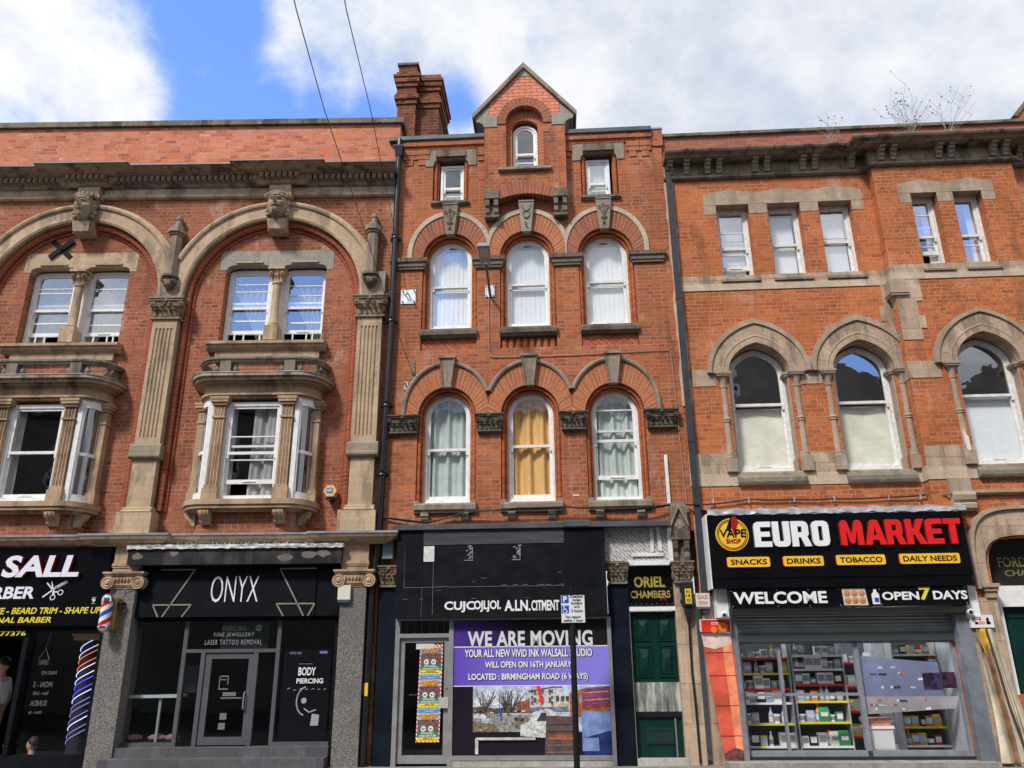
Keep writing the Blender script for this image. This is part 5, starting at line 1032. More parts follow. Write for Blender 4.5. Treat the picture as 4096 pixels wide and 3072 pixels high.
c2p = run([(5.354, .05, 4.10), (5.46, .15, 4.09), (5.57, .15, 4.09), (5.76, .05, 4.10), (6.402, .05, 4.17), (7.177, .05, 4.155), (7.862, .05, 4.15), (8.773, .05, 4.16), (9.40, .06, 4.19), (9.70, .30, 4.14), (9.95, .3, 4.0), (10.1, .26, 3.8), (10.4, .27, 3.9), (11.4, .28, 4.02)])
mk = Thing('clipped_cable', 'black cable clipped to brick just above the lead flashing of the market sign', 'cable', FR, (7, .05, 4.1)); mk.part('cable', MB().tube(c2p, .016, 6), BLACKP)
for q in (5.8, 6.41, 7.18, 7.86, 8.77, 9.3): mk.part('clip', MB().box(q-.01, q+.01, 0, .075, 4.11, 4.20), LEADW)
single('metal_trunking', 'upright white metal strip on brick beside the lower right arched window', 'trunking', FR, (5.05, 0, 4.56), MB().box(5.02, 5.075, .0, .045, 4.13, 5.0), WHITEW)
single('metal_trunking', 'short white metal strip with a torn top on the stone sill band at far right', 'trunking', FR, (10.16, .22, 4.9), MB().prism([(10.13, 4.66), (10.19, 4.66), (10.19, 5.14), (10.16, 5.16), (10.13, 5.26)], .2, .29), WHITEW)
for k in range(3): single('wall_plug', 'small white round cap in a row of three on brick beneath the right capital', 'cap', FR, (3.405+.038*k, 0, 4.312), MB().disc((3.405+.038*k, 4.312), .015, -.01, .012, 12), LETW, group='white caps on the brick pier')
# dry shrubs rooted on the parapet
def shrub(name, lab, s, d, z, h, wd, n_, seed, lean=0, leaves=0):
    r = random.Random(seed); T = Thing(name, lab, 'plant', FR, (s, d, z)); st = MB(); bud = MB()
    for k in range(n_):
        a = r.uniform(-1, 1); hh = h*r.uniform(.45, 1.0)*(1-.35*abs(a)); P_ = []; x, y = s+r.uniform(-.04, .04), d+r.uniform(-.04, .04); cur = r.uniform(-.3, .3)
        for i in range(8):
            t = i/7; P_.append((x+(a*wd+lean*hh)*t**1.25+cur*.25*math.sin(t*3), y+r.uniform(-.02, .02)+.15*r.uniform(-1, 1)*t, z+hh*t-.06*h*t*t*abs(a)))
        st.tube(P_, .0052, 5, .0018)
        for j in range(r.randint(1, 3)):
            i = r.randint(2, 6); b = P_[i]; q = r.choice((-1, 1)); L_ = h*r.uniform(.12, .30); e = (b[0]+q*L_*.55, b[1]+r.uniform(-.05, .05), b[2]+L_*.8); st.tube([b, ((b[0]+e[0])/2+q*.02, b[1], (b[2]+e[2])/2-.01), e], .0034, 4, .0018)
            if r.random() < .35: bud.ball(e, (.012, .012, .016), 5, 4)
        if r.random() < .4: bud.ball(P_[-1], (.014, .014, .018), 5, 4)
    for k in range(leaves):
        c_ = (s+r.gauss(-.05, .10), d+r.gauss(0, .06), z+abs(r.gauss(.0, 1))*h*.10+ (h*.45 if k % 3 == 0 else 0)); L_ = r.uniform(.03, .06); a = r.uniform(0, 6.3)
        bud.add([c_, (c_[0]+L_*math.cos(a), c_[1]+.02, c_[2]+L_*math.sin(a)*.6), (c_[0]+L_*1.6*math.cos(a+.3), c_[1], c_[2]+L_*1.3*math.sin(a+.3)), (c_[0]+L_*.6*math.cos(a+.8), c_[1]-.02, c_[2]+L_*.7)], [[0, 1, 2, 3]])
    T.part('stem', st, mat('dry_stem_'+str(seed), (.36, .32, .29), .9, 0, .2)); T.part('leaf', bud, mat('dry_leaf_'+str(seed), (.085, .09, .05), .9, 0, .3))
shrub('bare_shrub', 'small bare twiggy shrub growing from the cornice above three windows', 8.78, .15, 11.18, .98, .34, 9, 21, .05)
shrub('leafy_shrub', 'tall twiggy shrub with a few green leaves at its root on the cornice', 10.28, .40, 11.18, 1.62, .48, 14, 22, -.02, 60)
shrub('leaning_shrub', 'tall bare shrub leaning right on the cornice near the right edge', 10.95, .40, 11.18, 1.66, .42, 9, 23, .26)
shrub('wispy_weed', 'faint wispy weed on the lead roof edge beside the chimney', .95, -.3, 11.9, .38, .2, 6, 24, .2)
# ------------------------------------------------------------------ shops of the left building
def strip(mb, p, q, w_, d0, d1):
    x, z = q[0]-p[0], q[1]-p[1]; L_ = math.hypot(x, z); nx, nz = -z/L_*w_/2, x/L_*w_/2
    return mb.prism([(p[0]-nx, p[1]-nz), (q[0]-nx, q[1]-nz), (q[0]+nx, q[1]+nz), (p[0]+nx, p[1]+nz)], d0, d1)
def panes(T, m, boxes, d, name='pane', lab=None):
    for a, b, c, e in boxes: T.part(name, MB().face([(a, c), (b, c), (b, e), (a, e)], d), m, recalc=False)
BS = Thing('barber_shopfront', 'black barber shopfront with white and yellow lettering and a scissors emblem', 'shopfront', FL, (-6.3, 0, 0))
BS.part('fascia', MB().box(-8.0, -4.62, -.1, .15, 2.19, 3.49), SIGNK)
for m_, d_, dep in ((REDD, .151, .07), (LETV, .222, .004)): lettering('SALL', (-6.43, -5.10, 2.985, 3.355), d_, m_, BS, bold=.035, shear=.14, depth=dep, name='raised_lettering')
lettering('RBER', (-6.56, -5.84, 2.638, 2.838), .152, LETV, BS, bold=.03, shear=.10)
lettering('AVE - BEARD TRIM - SHAPE UP', (-6.55, -4.655, 2.386, 2.492), .152, YELT, BS, bold=.02, shear=.2); lettering('ONAL BARBER', (-6.52, -5.47, 2.244, 2.338), .152, YELT, BS, bold=.02, shear=.2)
lettering('9', (-4.835, -4.775, 2.562, 2.632), .152, LETW, BS, bold=.02)
for z in (2.545, 2.645): BS.part('number_rule', MB().box(-4.84, -4.77, .15, .153, z, z+.005), LETW)
em = MB()   # scissors and comb
for a, b in (((-5.69, 2.66), (-5.47, 2.83)), ((-5.655, 2.90), (-5.50, 2.745))): strip(em, a, b, .022, .15, .155)
strip(em, (-5.58, 2.925), (-5.50, 2.70), .02, .15, .154)
for c in ((-5.515, 2.655), (-5.395, 2.735)):
    rr = [(c[0]+.042*math.cos(t*.5), .153, c[1]+.042*math.sin(t*.5)) for t in range(14)]; em.tube(rr, .009, 5)
strip(em, (-5.50, 2.745), (-5.425, 2.745), .02, .15, .155); strip(em, (-5.525, 2.745), (-5.515, 2.69), .02, .15, .155)
strip(em, (-5.50, 2.82), (-5.325, 2.925), .026, .15, .155)
for k in range(11): t = k/10; p = (-5.475+.15*t, 2.85+.09*t); strip(em, p, (p[0]+.024, p[1]-.046), .006, .15, .155)
BS.part('scissors_and_comb_emblem', em, LETV)
BS.part('frame', MB().box(-5.935, -5.855, -.14, .06, 0.2, 2.19).box(-4.66, -4.60, -.14, .05, .2, 2.19).box(-8, -4.6, -.14, .05, 2.12, 2.189).box(-8, -4.6, -.14, .05, 0, .2), BLACKW)
pb_ = BS.part('phone_panel', MB().box(-8.0, -5.88, -.12, .07, 2.025, 2.13), SIGNK); lettering('277376', (-6.43, -5.905, 2.04, 2.118), .071, YELT, BS, pb_, bold=.02)
panes(BS, G_CLR, [(-5.86, -4.65, .2, 2.12)], -.06)
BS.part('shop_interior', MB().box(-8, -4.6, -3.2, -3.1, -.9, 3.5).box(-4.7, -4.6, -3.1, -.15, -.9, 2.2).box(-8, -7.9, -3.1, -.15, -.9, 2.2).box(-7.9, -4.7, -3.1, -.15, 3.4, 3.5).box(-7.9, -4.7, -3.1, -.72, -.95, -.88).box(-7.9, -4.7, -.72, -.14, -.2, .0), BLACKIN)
bt_ = Thing('ceiling_light', 'added unseen white tube light that brightens the barber shop', 'light', FL, (-6.0, -1.4, 2.6)); bt_.part('fitting', MB().box(-6.9, -5.1, -1.45, -1.35, 2.62, 2.68), LETW); bt_.part('tube', MB().tube([(-6.85, -1.4, 2.60), (-5.15, -1.4, 2.60)], .025, 8), mat('added_barber_tube', (1, 1, 1), .5, 0, 0, emis=(.9, .95, 1.0), es=7.0))  # light source added to brighten the barber interior; no fitting is seen
dim = mat('dim_shop_print', (.11, .115, .12), .7)
for t_, bx in (('NING HO', (-5.36, -5.62, 1.42, 1.48)), ('MON - S', (-5.40, -5.72, 1.22, 1.31)), ('9am - 6:00', (-5.44, -5.70, 1.10, 1.16)), ('SUNDA', (-5.44, -5.72, .93, 1.02)), ('10am - 4p', (-5.50, -5.72, .80, .86))): lettering(t_, bx, -.10, dim, BS, name='mirrored_lettering', bold=.02)
cs2 = Thing('closed_sign', 'small closed sign hanging by a string inside the barber window', 'sign', FL, (-5.63, -.15, 1.65)); cs2.part('board', MB().box(-5.74, -5.56, -.16, -.15, 1.57, 1.66), plain('dark_sign_card', (.03, .03, .035))); lettering('CLOSED', (-5.72, -5.58, 1.59, 1.635), -.149, dim, cs2); cs2.part('string', MB().tube([(-5.74, -.155, 1.66), (-5.65, -.155, 1.85), (-5.56, -.155, 1.66)], .005, 4).tube([(-5.65, -.155, 1.85), (-5.60, -.155, 2.12)], .004, 4), ALU)
led = Thing('light_column', 'tall column wound with white, red and blue LED strips inside the barber window', 'lamp', FL, (-5.0, -.42, 0))
led.part('column', MB().lathe(-4.99, -.42, [(.17, .02), (.17, 1.97)], 24), plain('dark_column_paint', (.02, .02, .03)), smooth=True)
led.part('column_cap', MB().box(-5.22, -4.76, -.65, -.19, 1.97, 2.07).box(-5.25, -4.74, -.68, -.17, 2.04, 2.075), plain('brown_wood', (.40, .24, .14)))
LW = mat('white_led_strip', (.8, .85, 1), .5, 0, 0, emis=(.55, .62, 1), es=1.1); LB = mat('blue_led_strip', (.1, .1, 1), .5, 0, 0, emis=(.10, .08, 1), es=1.1); LR = mat('red_led_strip', (1, .2, .1), .5, 0, 0, emis=(1, .22, .10), es=.8); LD = mat('violet_led_strip', (.3, .3, .6), .5, 0, 0, emis=(.25, .22, .6), es=.6)
for k, m_ in enumerate((LW, LW, LR, LR, LW, LW, LB, LB, LW, LD, LD, LD, LW, LD, LD)):
    z0 = 1.78-k*.105-(.02 if k % 2 else 0); led.part('led_strip', MB().tube([(-4.99+.178*math.sin(a), -.42+.178*math.cos(a), z0+.30*(a+1.5)/3.0) for a in [-1.55+3.1*j/14 for j in range(15)]], .0062, 5), m_)
bch = Thing('barber_chair', 'red padded barber chair standing inside the barber shop', 'chair', FL, (-5.2, -1.1, .0)); rc = plain('red_leather', (.20, .012, .012), .35)
bch.part('seat', MB().box(-5.42, -5.0, -1.35, -.9, .45, .58), rc); bch.part('backrest', MB().prism([(-5.38, .58), (-5.02, .58), (-5.04, 1.15), (-5.10, 1.22), (-5.30, 1.22), (-5.36, 1.15)], -1.42, -1.30), rc); bch.part('armrest', MB().box(-5.48, -5.42, -1.3, -.95, .70, .76).box(-5.0, -4.94, -1.3, -.95, .70, .76), ALU); bch.part('pedestal', MB().lathe(-5.2, -1.1, [(.22, .02), (.2, .06), (.05, .09), (.05, .46)], 14), ALU, smooth=True)
bp_ = Thing('barber_pole', 'red, white and blue striped barber pole with chrome ends on the granite pier', 'barber pole', FL, (-4.38, .32, 2.36))
cx_, dd_ = -4.44, .40
mm, N = newmat('barber_pole_stripes'); q = N.n('ShaderNodeSeparateXYZ', i0=N.n('ShaderNodeTexCoord').outputs['Object'])
an = N.math('DIVIDE', N.math('ARCTAN2', N.math('ADD', q.outputs[0], -(cx_+4.38)), N.math('MULTIPLY', N.math('ADD', q.outputs[1], dd_-.32), -1)), 6.2832)
fr = N.math('FRACT', N.math('ADD', N.math('SUBTRACT', N.math('MULTIPLY', q.outputs[2], 3.2), N.math('MULTIPLY', an, 1.0)), 20.12))
finish(N, N.ramp(fr, [(0, (.02, .10, .50)), (.25, (.80, .80, .82)), (.5, (.62, .01, .02)), (.75, (.80, .80, .82))], 'CONSTANT'), .15, spec=.6)
bp_.part('striped_drum', MB().lathe(cx_, dd_, [(.088, 2.165), (.088, 2.56)], 24), mm, smooth=True); chm = mat('chrome', (.75, .75, .76), .12, 1.0, .03)
bp_.part('chrome_cap', MB().lathe(cx_, dd_, [(.10, 2.555), (.10, 2.60), (.095, 2.635), (.07, 2.67), (.03, 2.69), (.002, 2.695)], 24), chm, smooth=True); bp_.part('chrome_base', MB().lathe(cx_, dd_, [(.002, 2.06), (.04, 2.07), (.08, 2.10), (.10, 2.13), (.105, 2.15), (.10, 2.17)], 24), chm, smooth=True)
bp_.part('brass_backplate', MB().box(cx_-.02, cx_+.14, .2, .36, 2.11, 2.62), mat('aged_brass', (.40, .25, .08), .35, .6, .15))
# people in the barber shop: each body one skinned surface
SKIN = mat('skin', (.52, .30, .22), .5, 0, .05, 10)
def person(lab, F, base, joints, edges, face, shirt, hair, skinmat=SKIN, hairkind='short', group=None):
    """joints: name -> (s, d, z, radius); one continuous body grown over them; clothing and hair are children"""
    names = list(joints); me = bpy.data.meshes.new('person')
    me.from_pydata([(joints[n][0]-base[0], -(joints[n][1]-base[1]), joints[n][2]-base[2]) for n in names], [(names.index(a), names.index(b)) for a, b in edges], [])
    o = bpy.data.objects.new('person', me); COL.objects.link(o); o.location = F.world(base); o.rotation_euler = (0, 0, F.a)
    sk = o.modifiers.new('skin', 'SKIN'); sv = me.skin_vertices[0].data
    for i, n in enumerate(names): sv[i].radius = (joints[n][3],)*2; sv[i].use_root = (i == 0)
    ss = o.modifiers.new('sub', 'SUBSURF'); ss.levels = ss.render_levels = 2
    me.materials.append(skinmat); props(o, lab, 'person', group)
    hc, hr, look = face          # head centre, half height, look direction along s (-1 left)
    def add(nm, mb, m_):
        c = bpy.data.objects.new(nm, mesh_from(nm, mb, m_, base, True)); COL.objects.link(c); c.parent = o
    def fn(x, y, z):
        g = lambda a, b, p, q, w1, w2: math.exp(-((a-p)/w1)**2-((b-q)/w2)**2); f = x*look; e = 0
        if f > 0: e = .26*g(y, z, 0, -.08, .16, .16)+.09*g(y, z, 0, .22, .5, .08)-.09*(g(y, z, -.35, .08, .16, .09)+g(y, z, .35, .08, .16, .09))+.08*g(y, z, 0, -.45, .22, .07)+.14*g(y, z, 0, -.75, .25, .15)
        return x+look*e, y*(1-.22*max(0, -z)), z
    add('head', MB().ball(hc, (hr*.80, hr*.66, hr), 28, 24, fn), skinmat); ears = MB()
    for q in (-1, 1): ears.ball((hc[0]-look*hr*.10, hc[1]+q*hr*.64, hc[2]-hr*.02), (hr*.15, hr*.06, hr*.22), 8, 8)
    [add('ear', q_, skinmat) for q_ in islands(ears)]
    ey = MB()
    for q in (-1, 1): ey.ball((hc[0]+look*hr*.74, hc[1]+q*hr*.25, hc[2]+hr*.08), (hr*.06, hr*.09, hr*.06), 8, 8)
    [add('eye', q_, BLACKP) for q_ in islands(ey)]
    lift = 1.06 if hairkind == 'buzz' else 1.13
    add('hair', MB().ball((hc[0]-look*hr*.10, hc[1], hc[2]+hr*.16), (hr*.80*lift, hr*.68*lift, hr*.92*lift-.0), 24, 18, lambda x, y, z: (x*(1 if x*look < 0 else .86), y, max(z, -.25 if x*look < -.1 else .22 if x*look > .45 else -.02))), hair)
    sh = bpy.data.meshes.new('shirt'); keep = [n for n in names if n.startswith('t_')]; kidx = {n: i for i, n in enumerate(keep)}
    sh.from_pydata([(joints[n][0]-base[0], -(joints[n][1]-base[1]), joints[n][2]-base[2]) for n in keep], [(kidx[a], kidx[b]) for a, b in edges if a in kidx and b in kidx], [])
    so_ = bpy.data.objects.new('shirt', sh); COL.objects.link(so_); so_.parent = o; so_.modifiers.new('skin', 'SKIN'); sv = sh.skin_vertices[0].data
    for i, n in enumerate(keep): sv[i].radius = (joints[n][3]+.012,)*2; sv[i].use_root = (i == 0)
    q = so_.modifiers.new('sub', 'SUBSURF'); q.levels = q.render_levels = 2; sh.materials.append(shirt)
    return o
def stand(s, d, z, look=-1):
    j = dict(t_pelvis=(s, d, z+.92, .15), t_waist=(s, d, z+1.08, .145), t_chest=(s, d, z+1.24, .165), t_neckbase=(s, d, z+1.38, .085), neck=(s+.0, d, z+1.47, .055), skull=(s+look*.01, d, z+1.58, .06))
    e = [('t_pelvis', 't_waist'), ('t_waist', 't_chest'), ('t_chest', 't_neckbase'), ('t_neckbase', 'neck'), ('neck', 'skull')]
    for q, nm in ((-1, 'near'), (1, 'far')):
        j['t_sh_'+nm] = (s, d+q*.17, z+1.34, .075); j['t_el_'+nm] = (s+.03, d+q*.24, z+1.12, .058); j['elb_'+nm] = (s+.04, d+q*.25, z+1.04, .045); j['wr_'+nm] = (s-.08, d+q*.25, z+.82, .03); j['palm_'+nm] = (s-.12, d+q*.25, z+.75, .033)
        j['hip_'+nm] = (s, d+q*.09, z+.84, .095); j['kn_'+nm] = (s-.02, d+q*.10, z+.46, .06); j['an_'+nm] = (s+.02, d+q*.10, z+.08, .04); j['toe_'+nm] = (s-.15, d+q*.10, z+.04, .035)
        e += [('t_chest', 't_sh_'+nm), ('t_sh_'+nm, 't_el_'+nm), ('t_el_'+nm, 'elb_'+nm), ('elb_'+nm, 'wr_'+nm), ('wr_'+nm, 'palm_'+nm), ('t_pelvis', 'hip_'+nm), ('hip_'+nm, 'kn_'+nm), ('kn_'+nm, 'an_'+nm), ('an_'+nm, 'toe_'+nm)]
        for i, (a, b, L_) in enumerate(((-.03, -.09, 1.0), (-.012, -.10, 1.1), (.008, -.10, 1.05), (.026, -.09, .9))): j['f%d_%s' % (i, nm)] = (s-.135, d+q*.25+a, z+.75-.05*L_, .009); j['g%d_%s' % (i, nm)] = (s-.125, d+q*.25+a, z+.75-.095*L_, .008); e += [('palm_'+nm, 'f%d_%s' % (i, nm)), ('f%d_%s' % (i, nm), 'g%d_%s' % (i, nm))]
        j['th_'+nm] = (s-.165, d+q*.22, z+.735, .010); j['tt_'+nm] = (s-.175, d+q*.215, z+.70, .009); e += [('palm_'+nm, 'th_'+nm), ('th_'+nm, 'tt_'+nm)]
    return j, e
j, e = stand(-6.60, -.62, -.02+.0)
person('man in a white t-shirt standing in the barber doorway, seen from the side', FL, (-6.60, -.62, 0), j, e, ((-6.60, -.62, 1.585), .118, -1), plain('white_cotton', (.70, .72, .76)), plain('black_hair', (.015, .012, .010), .5))
def sit(s, d, z, look=-1):
    j = dict(t_pelvis=(s+.02, d, z+.52, .15), t_waist=(s, d, z+.68, .14), t_chest=(s, d, z+.86, .16), t_neckbase=(s, d, z+1.0, .08), neck=(s+look*.01, d, z+1.09, .055), skull=(s+look*.02, d, z+1.19, .06))
    e = [('t_pelvis', 't_waist'), ('t_waist', 't_chest'), ('t_chest', 't_neckbase'), ('t_neckbase', 'neck'), ('neck', 'skull')]
    for q, nm in ((-1, 'near'), (1, 'far')):
        j['t_sh_'+nm] = (s, d+q*.17, z+.96, .075); j['t_el_'+nm] = (s-.03, d+q*.22, z+.72, .05); j['wr_'+nm] = (s-.28, d+q*.18, z+.66, .03); j['palm_'+nm] = (s-.36, d+q*.15, z+.64, .035); j['hip_'+nm] = (s-.05, d+q*.09, z+.52, .095); j['kn_'+nm] = (s-.45, d+q*.10, z+.54, .065); j['an_'+nm] = (s-.43, d+q*.10, z+.09, .04); j['toe_'+nm] = (s-.60, d+q*.10, z+.04, .035)
        e += [('t_chest', 't_sh_'+nm), ('t_sh_'+nm, 't_el_'+nm), ('t_el_'+nm, 'wr_'+nm), ('wr_'+nm, 'palm_'+nm), ('t_pelvis', 'hip_'+nm), ('hip_'+nm, 'kn_'+nm), ('kn_'+nm, 'an_'+nm), ('an_'+nm, 'toe_'+nm)]
    return j, e
for s, lab, sh_, hr_, hk in ((-6.42, 'man with shaved fair hair sitting low inside the barber window, facing left', (.10, .10, .12), (.30, .17, .10), 'buzz'), (-6.02, 'dark-haired person sitting low inside the barber window behind the shaved man', (.16, .03, .03), (.02, .015, .012), 'short')):
    j, e = sit(s, -.95, -.95); person(lab, FL, (s, -.95, -.88), j, e, ((s-.02, -.95, .275), .118, -1), plain('shirt_'+hk, sh_), plain('hair_'+hk, hr_, .6), hairkind=hk)
bnch = Thing('bench', 'low dark waiting bench inside the barber window', 'bench', FL, (-6.2, -.95, -.88)); bnch.part('seat', MB().box(-6.7, -5.7, -1.15, -.75, -.56, -.50), BLACKW)
for q in (-6.6, -5.8): bnch.part('leg', MB().box(q-.03, q+.03, -1.1, -.8, -.88, -.56), BLACKW)
# jewellery shop
OX = Thing('jewellery_shopfront', 'black jewellery shopfront with thin white lettering and bronze triangles', 'shopfront', FL, (-2.42, 0, 0))
OX.part('fascia', MB().box(-4.20, -.60, -.2, .10, 2.32, 3.40), BLACKW)
pn = OX.part('sign_panel', MB().box(-3.79, -1.045, .08, .125, 2.315, 3.125), MATTK)
lettering('ONYX', (-2.832, -2.02, 2.55, 2.985), .127, LETW, OX, pn, bold=-.012, depth=.012)
tr_ = MB()
for p, q in (((-3.73, 3.10), (-3.135, 3.10)), ((-3.145, 3.10), (-3.618, 2.318)), ((-3.80, 2.515), (-3.14, 2.515)), ((-3.796, 2.514), (-3.687, 2.318)), ((-3.147, 2.515), (-3.282, 2.318)), ((-1.69, 3.10), (-1.05, 3.10)), ((-1.683, 3.10), (-1.224, 2.318)), ((-1.70, 2.518), (-1.045, 2.515)), ((-1.696, 2.518), (-1.564, 2.318)), ((-1.048, 2.512), (-1.15, 2.318))): strip(tr_, p, q, .022, .124, .132)
OX.part('triangle_emblem', tr_, BRONZE, pn)
cn = OX.part('shutter_box', MB().box(-4.25, -.60, .0, .33, 3.16, 3.40).box(-4.26, -.59, .0, .34, 3.385, 3.415), stone('peeling_black_box_paint', (.018, .019, .023), (.16, .13, .11), .25, var=.3, rough=.5))
fl = MB(); r = random.Random(9); n_ = 60
tp = [(-4.27+3.70*k/n_, 3.495+r.uniform(-.008, .008)) for k in range(n_+1)]; bt = [(-4.27+3.70*k/n_, 3.425+r.uniform(-.012, .006)) for k in range(n_+1)]
fl.prism(bt+tp[::-1], .20, .37); OX.part('torn_flashing', fl, mat('dirty_white_flashing', (.50, .49, .48), .6, 0, .7, 7, .5, stretch=(1, 1, 3)), cn)
pe = MB()
for s0, s1, z0 in ((-4.20, -3.98, 3.24), (-3.55, -3.38, 3.30), (-1.72, -1.40, 3.20), (-1.33, -.98, 3.25), (-1.05, -.75, 3.26)):
    P_ = [(s0+(s1-s0)*(.5+.5*math.cos(t)*r.uniform(.7, 1)), z0+.065*(1+math.sin(t)*r.uniform(.6, 1.1))) for t in [k*.52 for k in range(12)]]; pe.prism(P_, .32, .333)
OX.part('bare_patch', pe, stone('bare_peeled_board', (.20, .17, .145), (.08, .06, .05), .5), cn)
spk = MB()
for k in range(96): s = -4.1+3.3*k/95+r.uniform(-.01, .01); spk.tube([(s, .26, 3.47), (s+r.uniform(-.03, .03), .26+r.uniform(-.04, .06), 3.56+r.uniform(-.02, .02))], .0035, 4)
OX.part('bird_spikes', spk, ALU, kind='stuff')
fm = MB()
for a, b, z0, z1 in ((-4.28, -4.19, .2, 2.32), (-.70, -.62, .2, 2.32), (-4.19, -.70, 2.255, 2.32)): fm.box(a, b, -.14, .0, z0, z1)
OX.part('outer_frame', fm, BLACKW)
gm = MB()
for a, b, z0, z1 in ((-4.19, -4.14, .30, 2.255), (-3.262, -3.195, .30, 2.255), (-1.68, -1.615, .30, 2.255), (-3.195, -1.68, 1.745, 1.80), (-2.935, -2.865, .30, 1.745), (-2.04, -1.97, .30, 1.745), (-4.14, -3.262, .30, .36), (-1.615, -.70, .30, .36)): gm.box(a, b, -.13, -.03, z0, z1)
OX.part('window_frame', gm, GREYF)
dr = OX.part('door', MB().prism(outline(-2.862, -2.045, .32, 1.742), -.11, -.055, [outline(-2.755, -2.13, .44, 1.645)]), GREYF); OX.part('handle', MB().tube([(-2.14, -.05, .85), (-2.14, -.0, .87), (-2.14, -.0, 1.1), (-2.14, -.05, 1.12)], .012, 6), ALU, dr)
panes(OX, G_DK, [(-4.14, -3.262, .36, 2.255), (-3.195, -1.68, 1.80, 2.255), (-2.865, -2.935+.001-.25, .36, 1.74) if False else (-3.195, -2.935, .30, 1.745), (-1.97, -1.68, .30, 1.745), (-1.615, -.70, .36, 2.255), (-2.755, -2.13, .44, 1.645)], -.08)
OX.part('shop_interior', MB().box(-4.25, -.60, -2.6, -2.5, 0, 3.4).box(-4.3, -4.22, -2.5, -.15, 0, 2.4).box(-.66, -.6, -2.5, -.15, 0, 2.4).box(-4.2, -.66, -2.5, -.15, 2.4, 2.5).box(-4.2, -.66, -2.5, -.15, -.05, .06), mat('very_dark_shop_wall', (.03, .05, .06), .8))
OX.part('wall_panel', MB().box(-3.62, -3.28, -.9, -.86, 1.1, 1.55).box(-2.72, -1.9, -.30, -.28, 1.80, 2.25), mat('dark_green_grey_panel', (.07, .095, .085), .6))
for t_, bx in (('PIERCING', (-2.63, -2.235, 2.095, 2.175)), ('FINE JEWELLERY', (-2.77, -2.09, 1.985, 2.065)), ('LASER TATTOO REMOVAL', (-2.91, -1.946, 1.87, 1.95))): lettering(t_, bx, -.074, LETG, OX, spacing=1.25, bold=-.008)
fw_ = MB()
for k in range(8): a = k*math.pi/4; strip(fw_, (-2.02+.02*math.cos(a), 2.14+.02*math.sin(a)), (-2.02+.055*math.cos(a), 2.14+.055*math.sin(a)), .018, -.076, -.072)
OX.part('flower_emblem', fw_, LETG)
ds_ = MB()
for a, b, z0, z1 in ((-2.60, -2.44, 1.16, 1.18), (-2.60, -2.585, 1.18, 1.37), (-2.58, -2.45, 1.36, 1.38), (-2.46, -2.445, 1.24, 1.36), (-2.58, -2.48, 1.31, 1.325), (-2.55, -2.20, 1.02, 1.04), (-2.52, -2.30, 1.06, 1.12), (-2.53, -2.42, .70, .80), (-2.54, -2.43, .55, .65)): ds_.box(a, b, -.076, -.073, z0, z1)
OX.part('door_sticker', ds_, plain('dull_grey_sticker', (.16, .165, .17)))
stp = MB().box(-4.2, -.66, -.1, .16, 0, .30).box(-4.2, -.66, .16, .42, 0, .16); OX.part('doorstep', stp, stone('pale_worn_step', (.10, .10, .115), (.08, .075, .09), .7, block=(1.1, 5)))
ps = Thing('poster', 'black piercing poster with white BODY lettering in the right pane of the jewellery shop', 'poster', FL, (-1.15, -.1, .4)); pc = ps.part('sheet', MB().prism([(-1.545, .36), (-.76, .36), (-.75, 1.79), (-1.545, 1.775)], -.078, -.070), mat('black_poster_paper', (.004, .004, .007), .35, 0, .2))
vi = plain('violet_print', (.20, .13, .55)); lettering('VIVID INK', (-1.46, -1.25, 1.705, 1.745), -.069, plain('lilac_print', (.32, .22, .50)), ps, pc); ps.part('violet_bar', MB().box(-.95, -.82, -.070, -.068, 1.715, 1.755), vi, pc)
lettering('NOW OFFERING', (-1.28, -1.06, 1.545, 1.56), -.069, LETG, ps, pc); lettering('BODY', (-1.285, -.995, 1.37, 1.50), -.069, LETW, ps, pc, bold=.02); lettering('PIERCING', (-1.305, -.86, 1.245, 1.325), -.069, LETW, ps, pc, bold=.02)
pf = MB(); rnd = random.Random(2)
pf.tube([(-1.12+.16*math.cos(t), -.068, .97+.22*math.sin(t)) for t in [1.7+k*.35 for k in range(9)]], .012, 5); pf.disc((-1.16, .98), .045, -.070, -.067, 12); pf.tube([(-1.15, -.068, .86), (-1.06, -.068, .80), (-.95, -.068, .84)], .012, 5); pf.prism([(-1.03, .60), (-.90, .60), (-.89, .76), (-1.01, .78)], -.070, -.067)
for k in range(7): pf.tube([(-1.45+.1*k, -.069, 1.14+.02*rnd.random()), (-1.40+.1*k, -.069, 1.15+.03*rnd.random())], .006, 4)
ps.part('body_jewellery_print', pf, LETG, pc, smooth=True)
tb = Thing('display_table', 'pale topped display table inside the left pane of the jewellery shop', 'table', FL, (-3.7, -.45, .06)); tb.part('table_top', MB().box(-4.12, -3.28, -.55, -.12, 1.04, 1.085), mat('pale_table_top', (.70, .74, .72), .4)); tb.part('leg', MB().box(-3.60, -3.56, -.20, -.16, .06, 1.04), mat('pale_table_leg', (.40, .46, .45), .4))
for k, (s, w_) in enumerate(((-3.98, .16), (-3.60, .2), (-3.35, .12))): tb2 = single('display_cushion', ('small pink velvet display cushion at left behind the low sill', 'wide dusty pink display cushion near the table leg', 'short grey pink display cushion by the door frame')[k], 'cushion', FL, (s, -.3, .40), MB().ball((s, -.28, .42), (w_/2+.06, .1, .06), 14, 8, lambda x, y, z: (x, y, max(z, -.35))), plain('pink_velvet_%d' % k, ((.45, .16, .18), (.40, .18, .2), (.32, .2, .22))[k], .8), smooth=True)
for k, (s0, s1) in enumerate(((-4.1, -3.28), (-1.60, -.72))): single('window_ledge', ('low ledge under the left window of the jewellery shop', 'low ledge under the right window of the jewellery shop')[k], 'ledge', FL, (s0, -.3, .06), MB().box(s0, s1, -.5, -.14, .06, .36), GREYF)
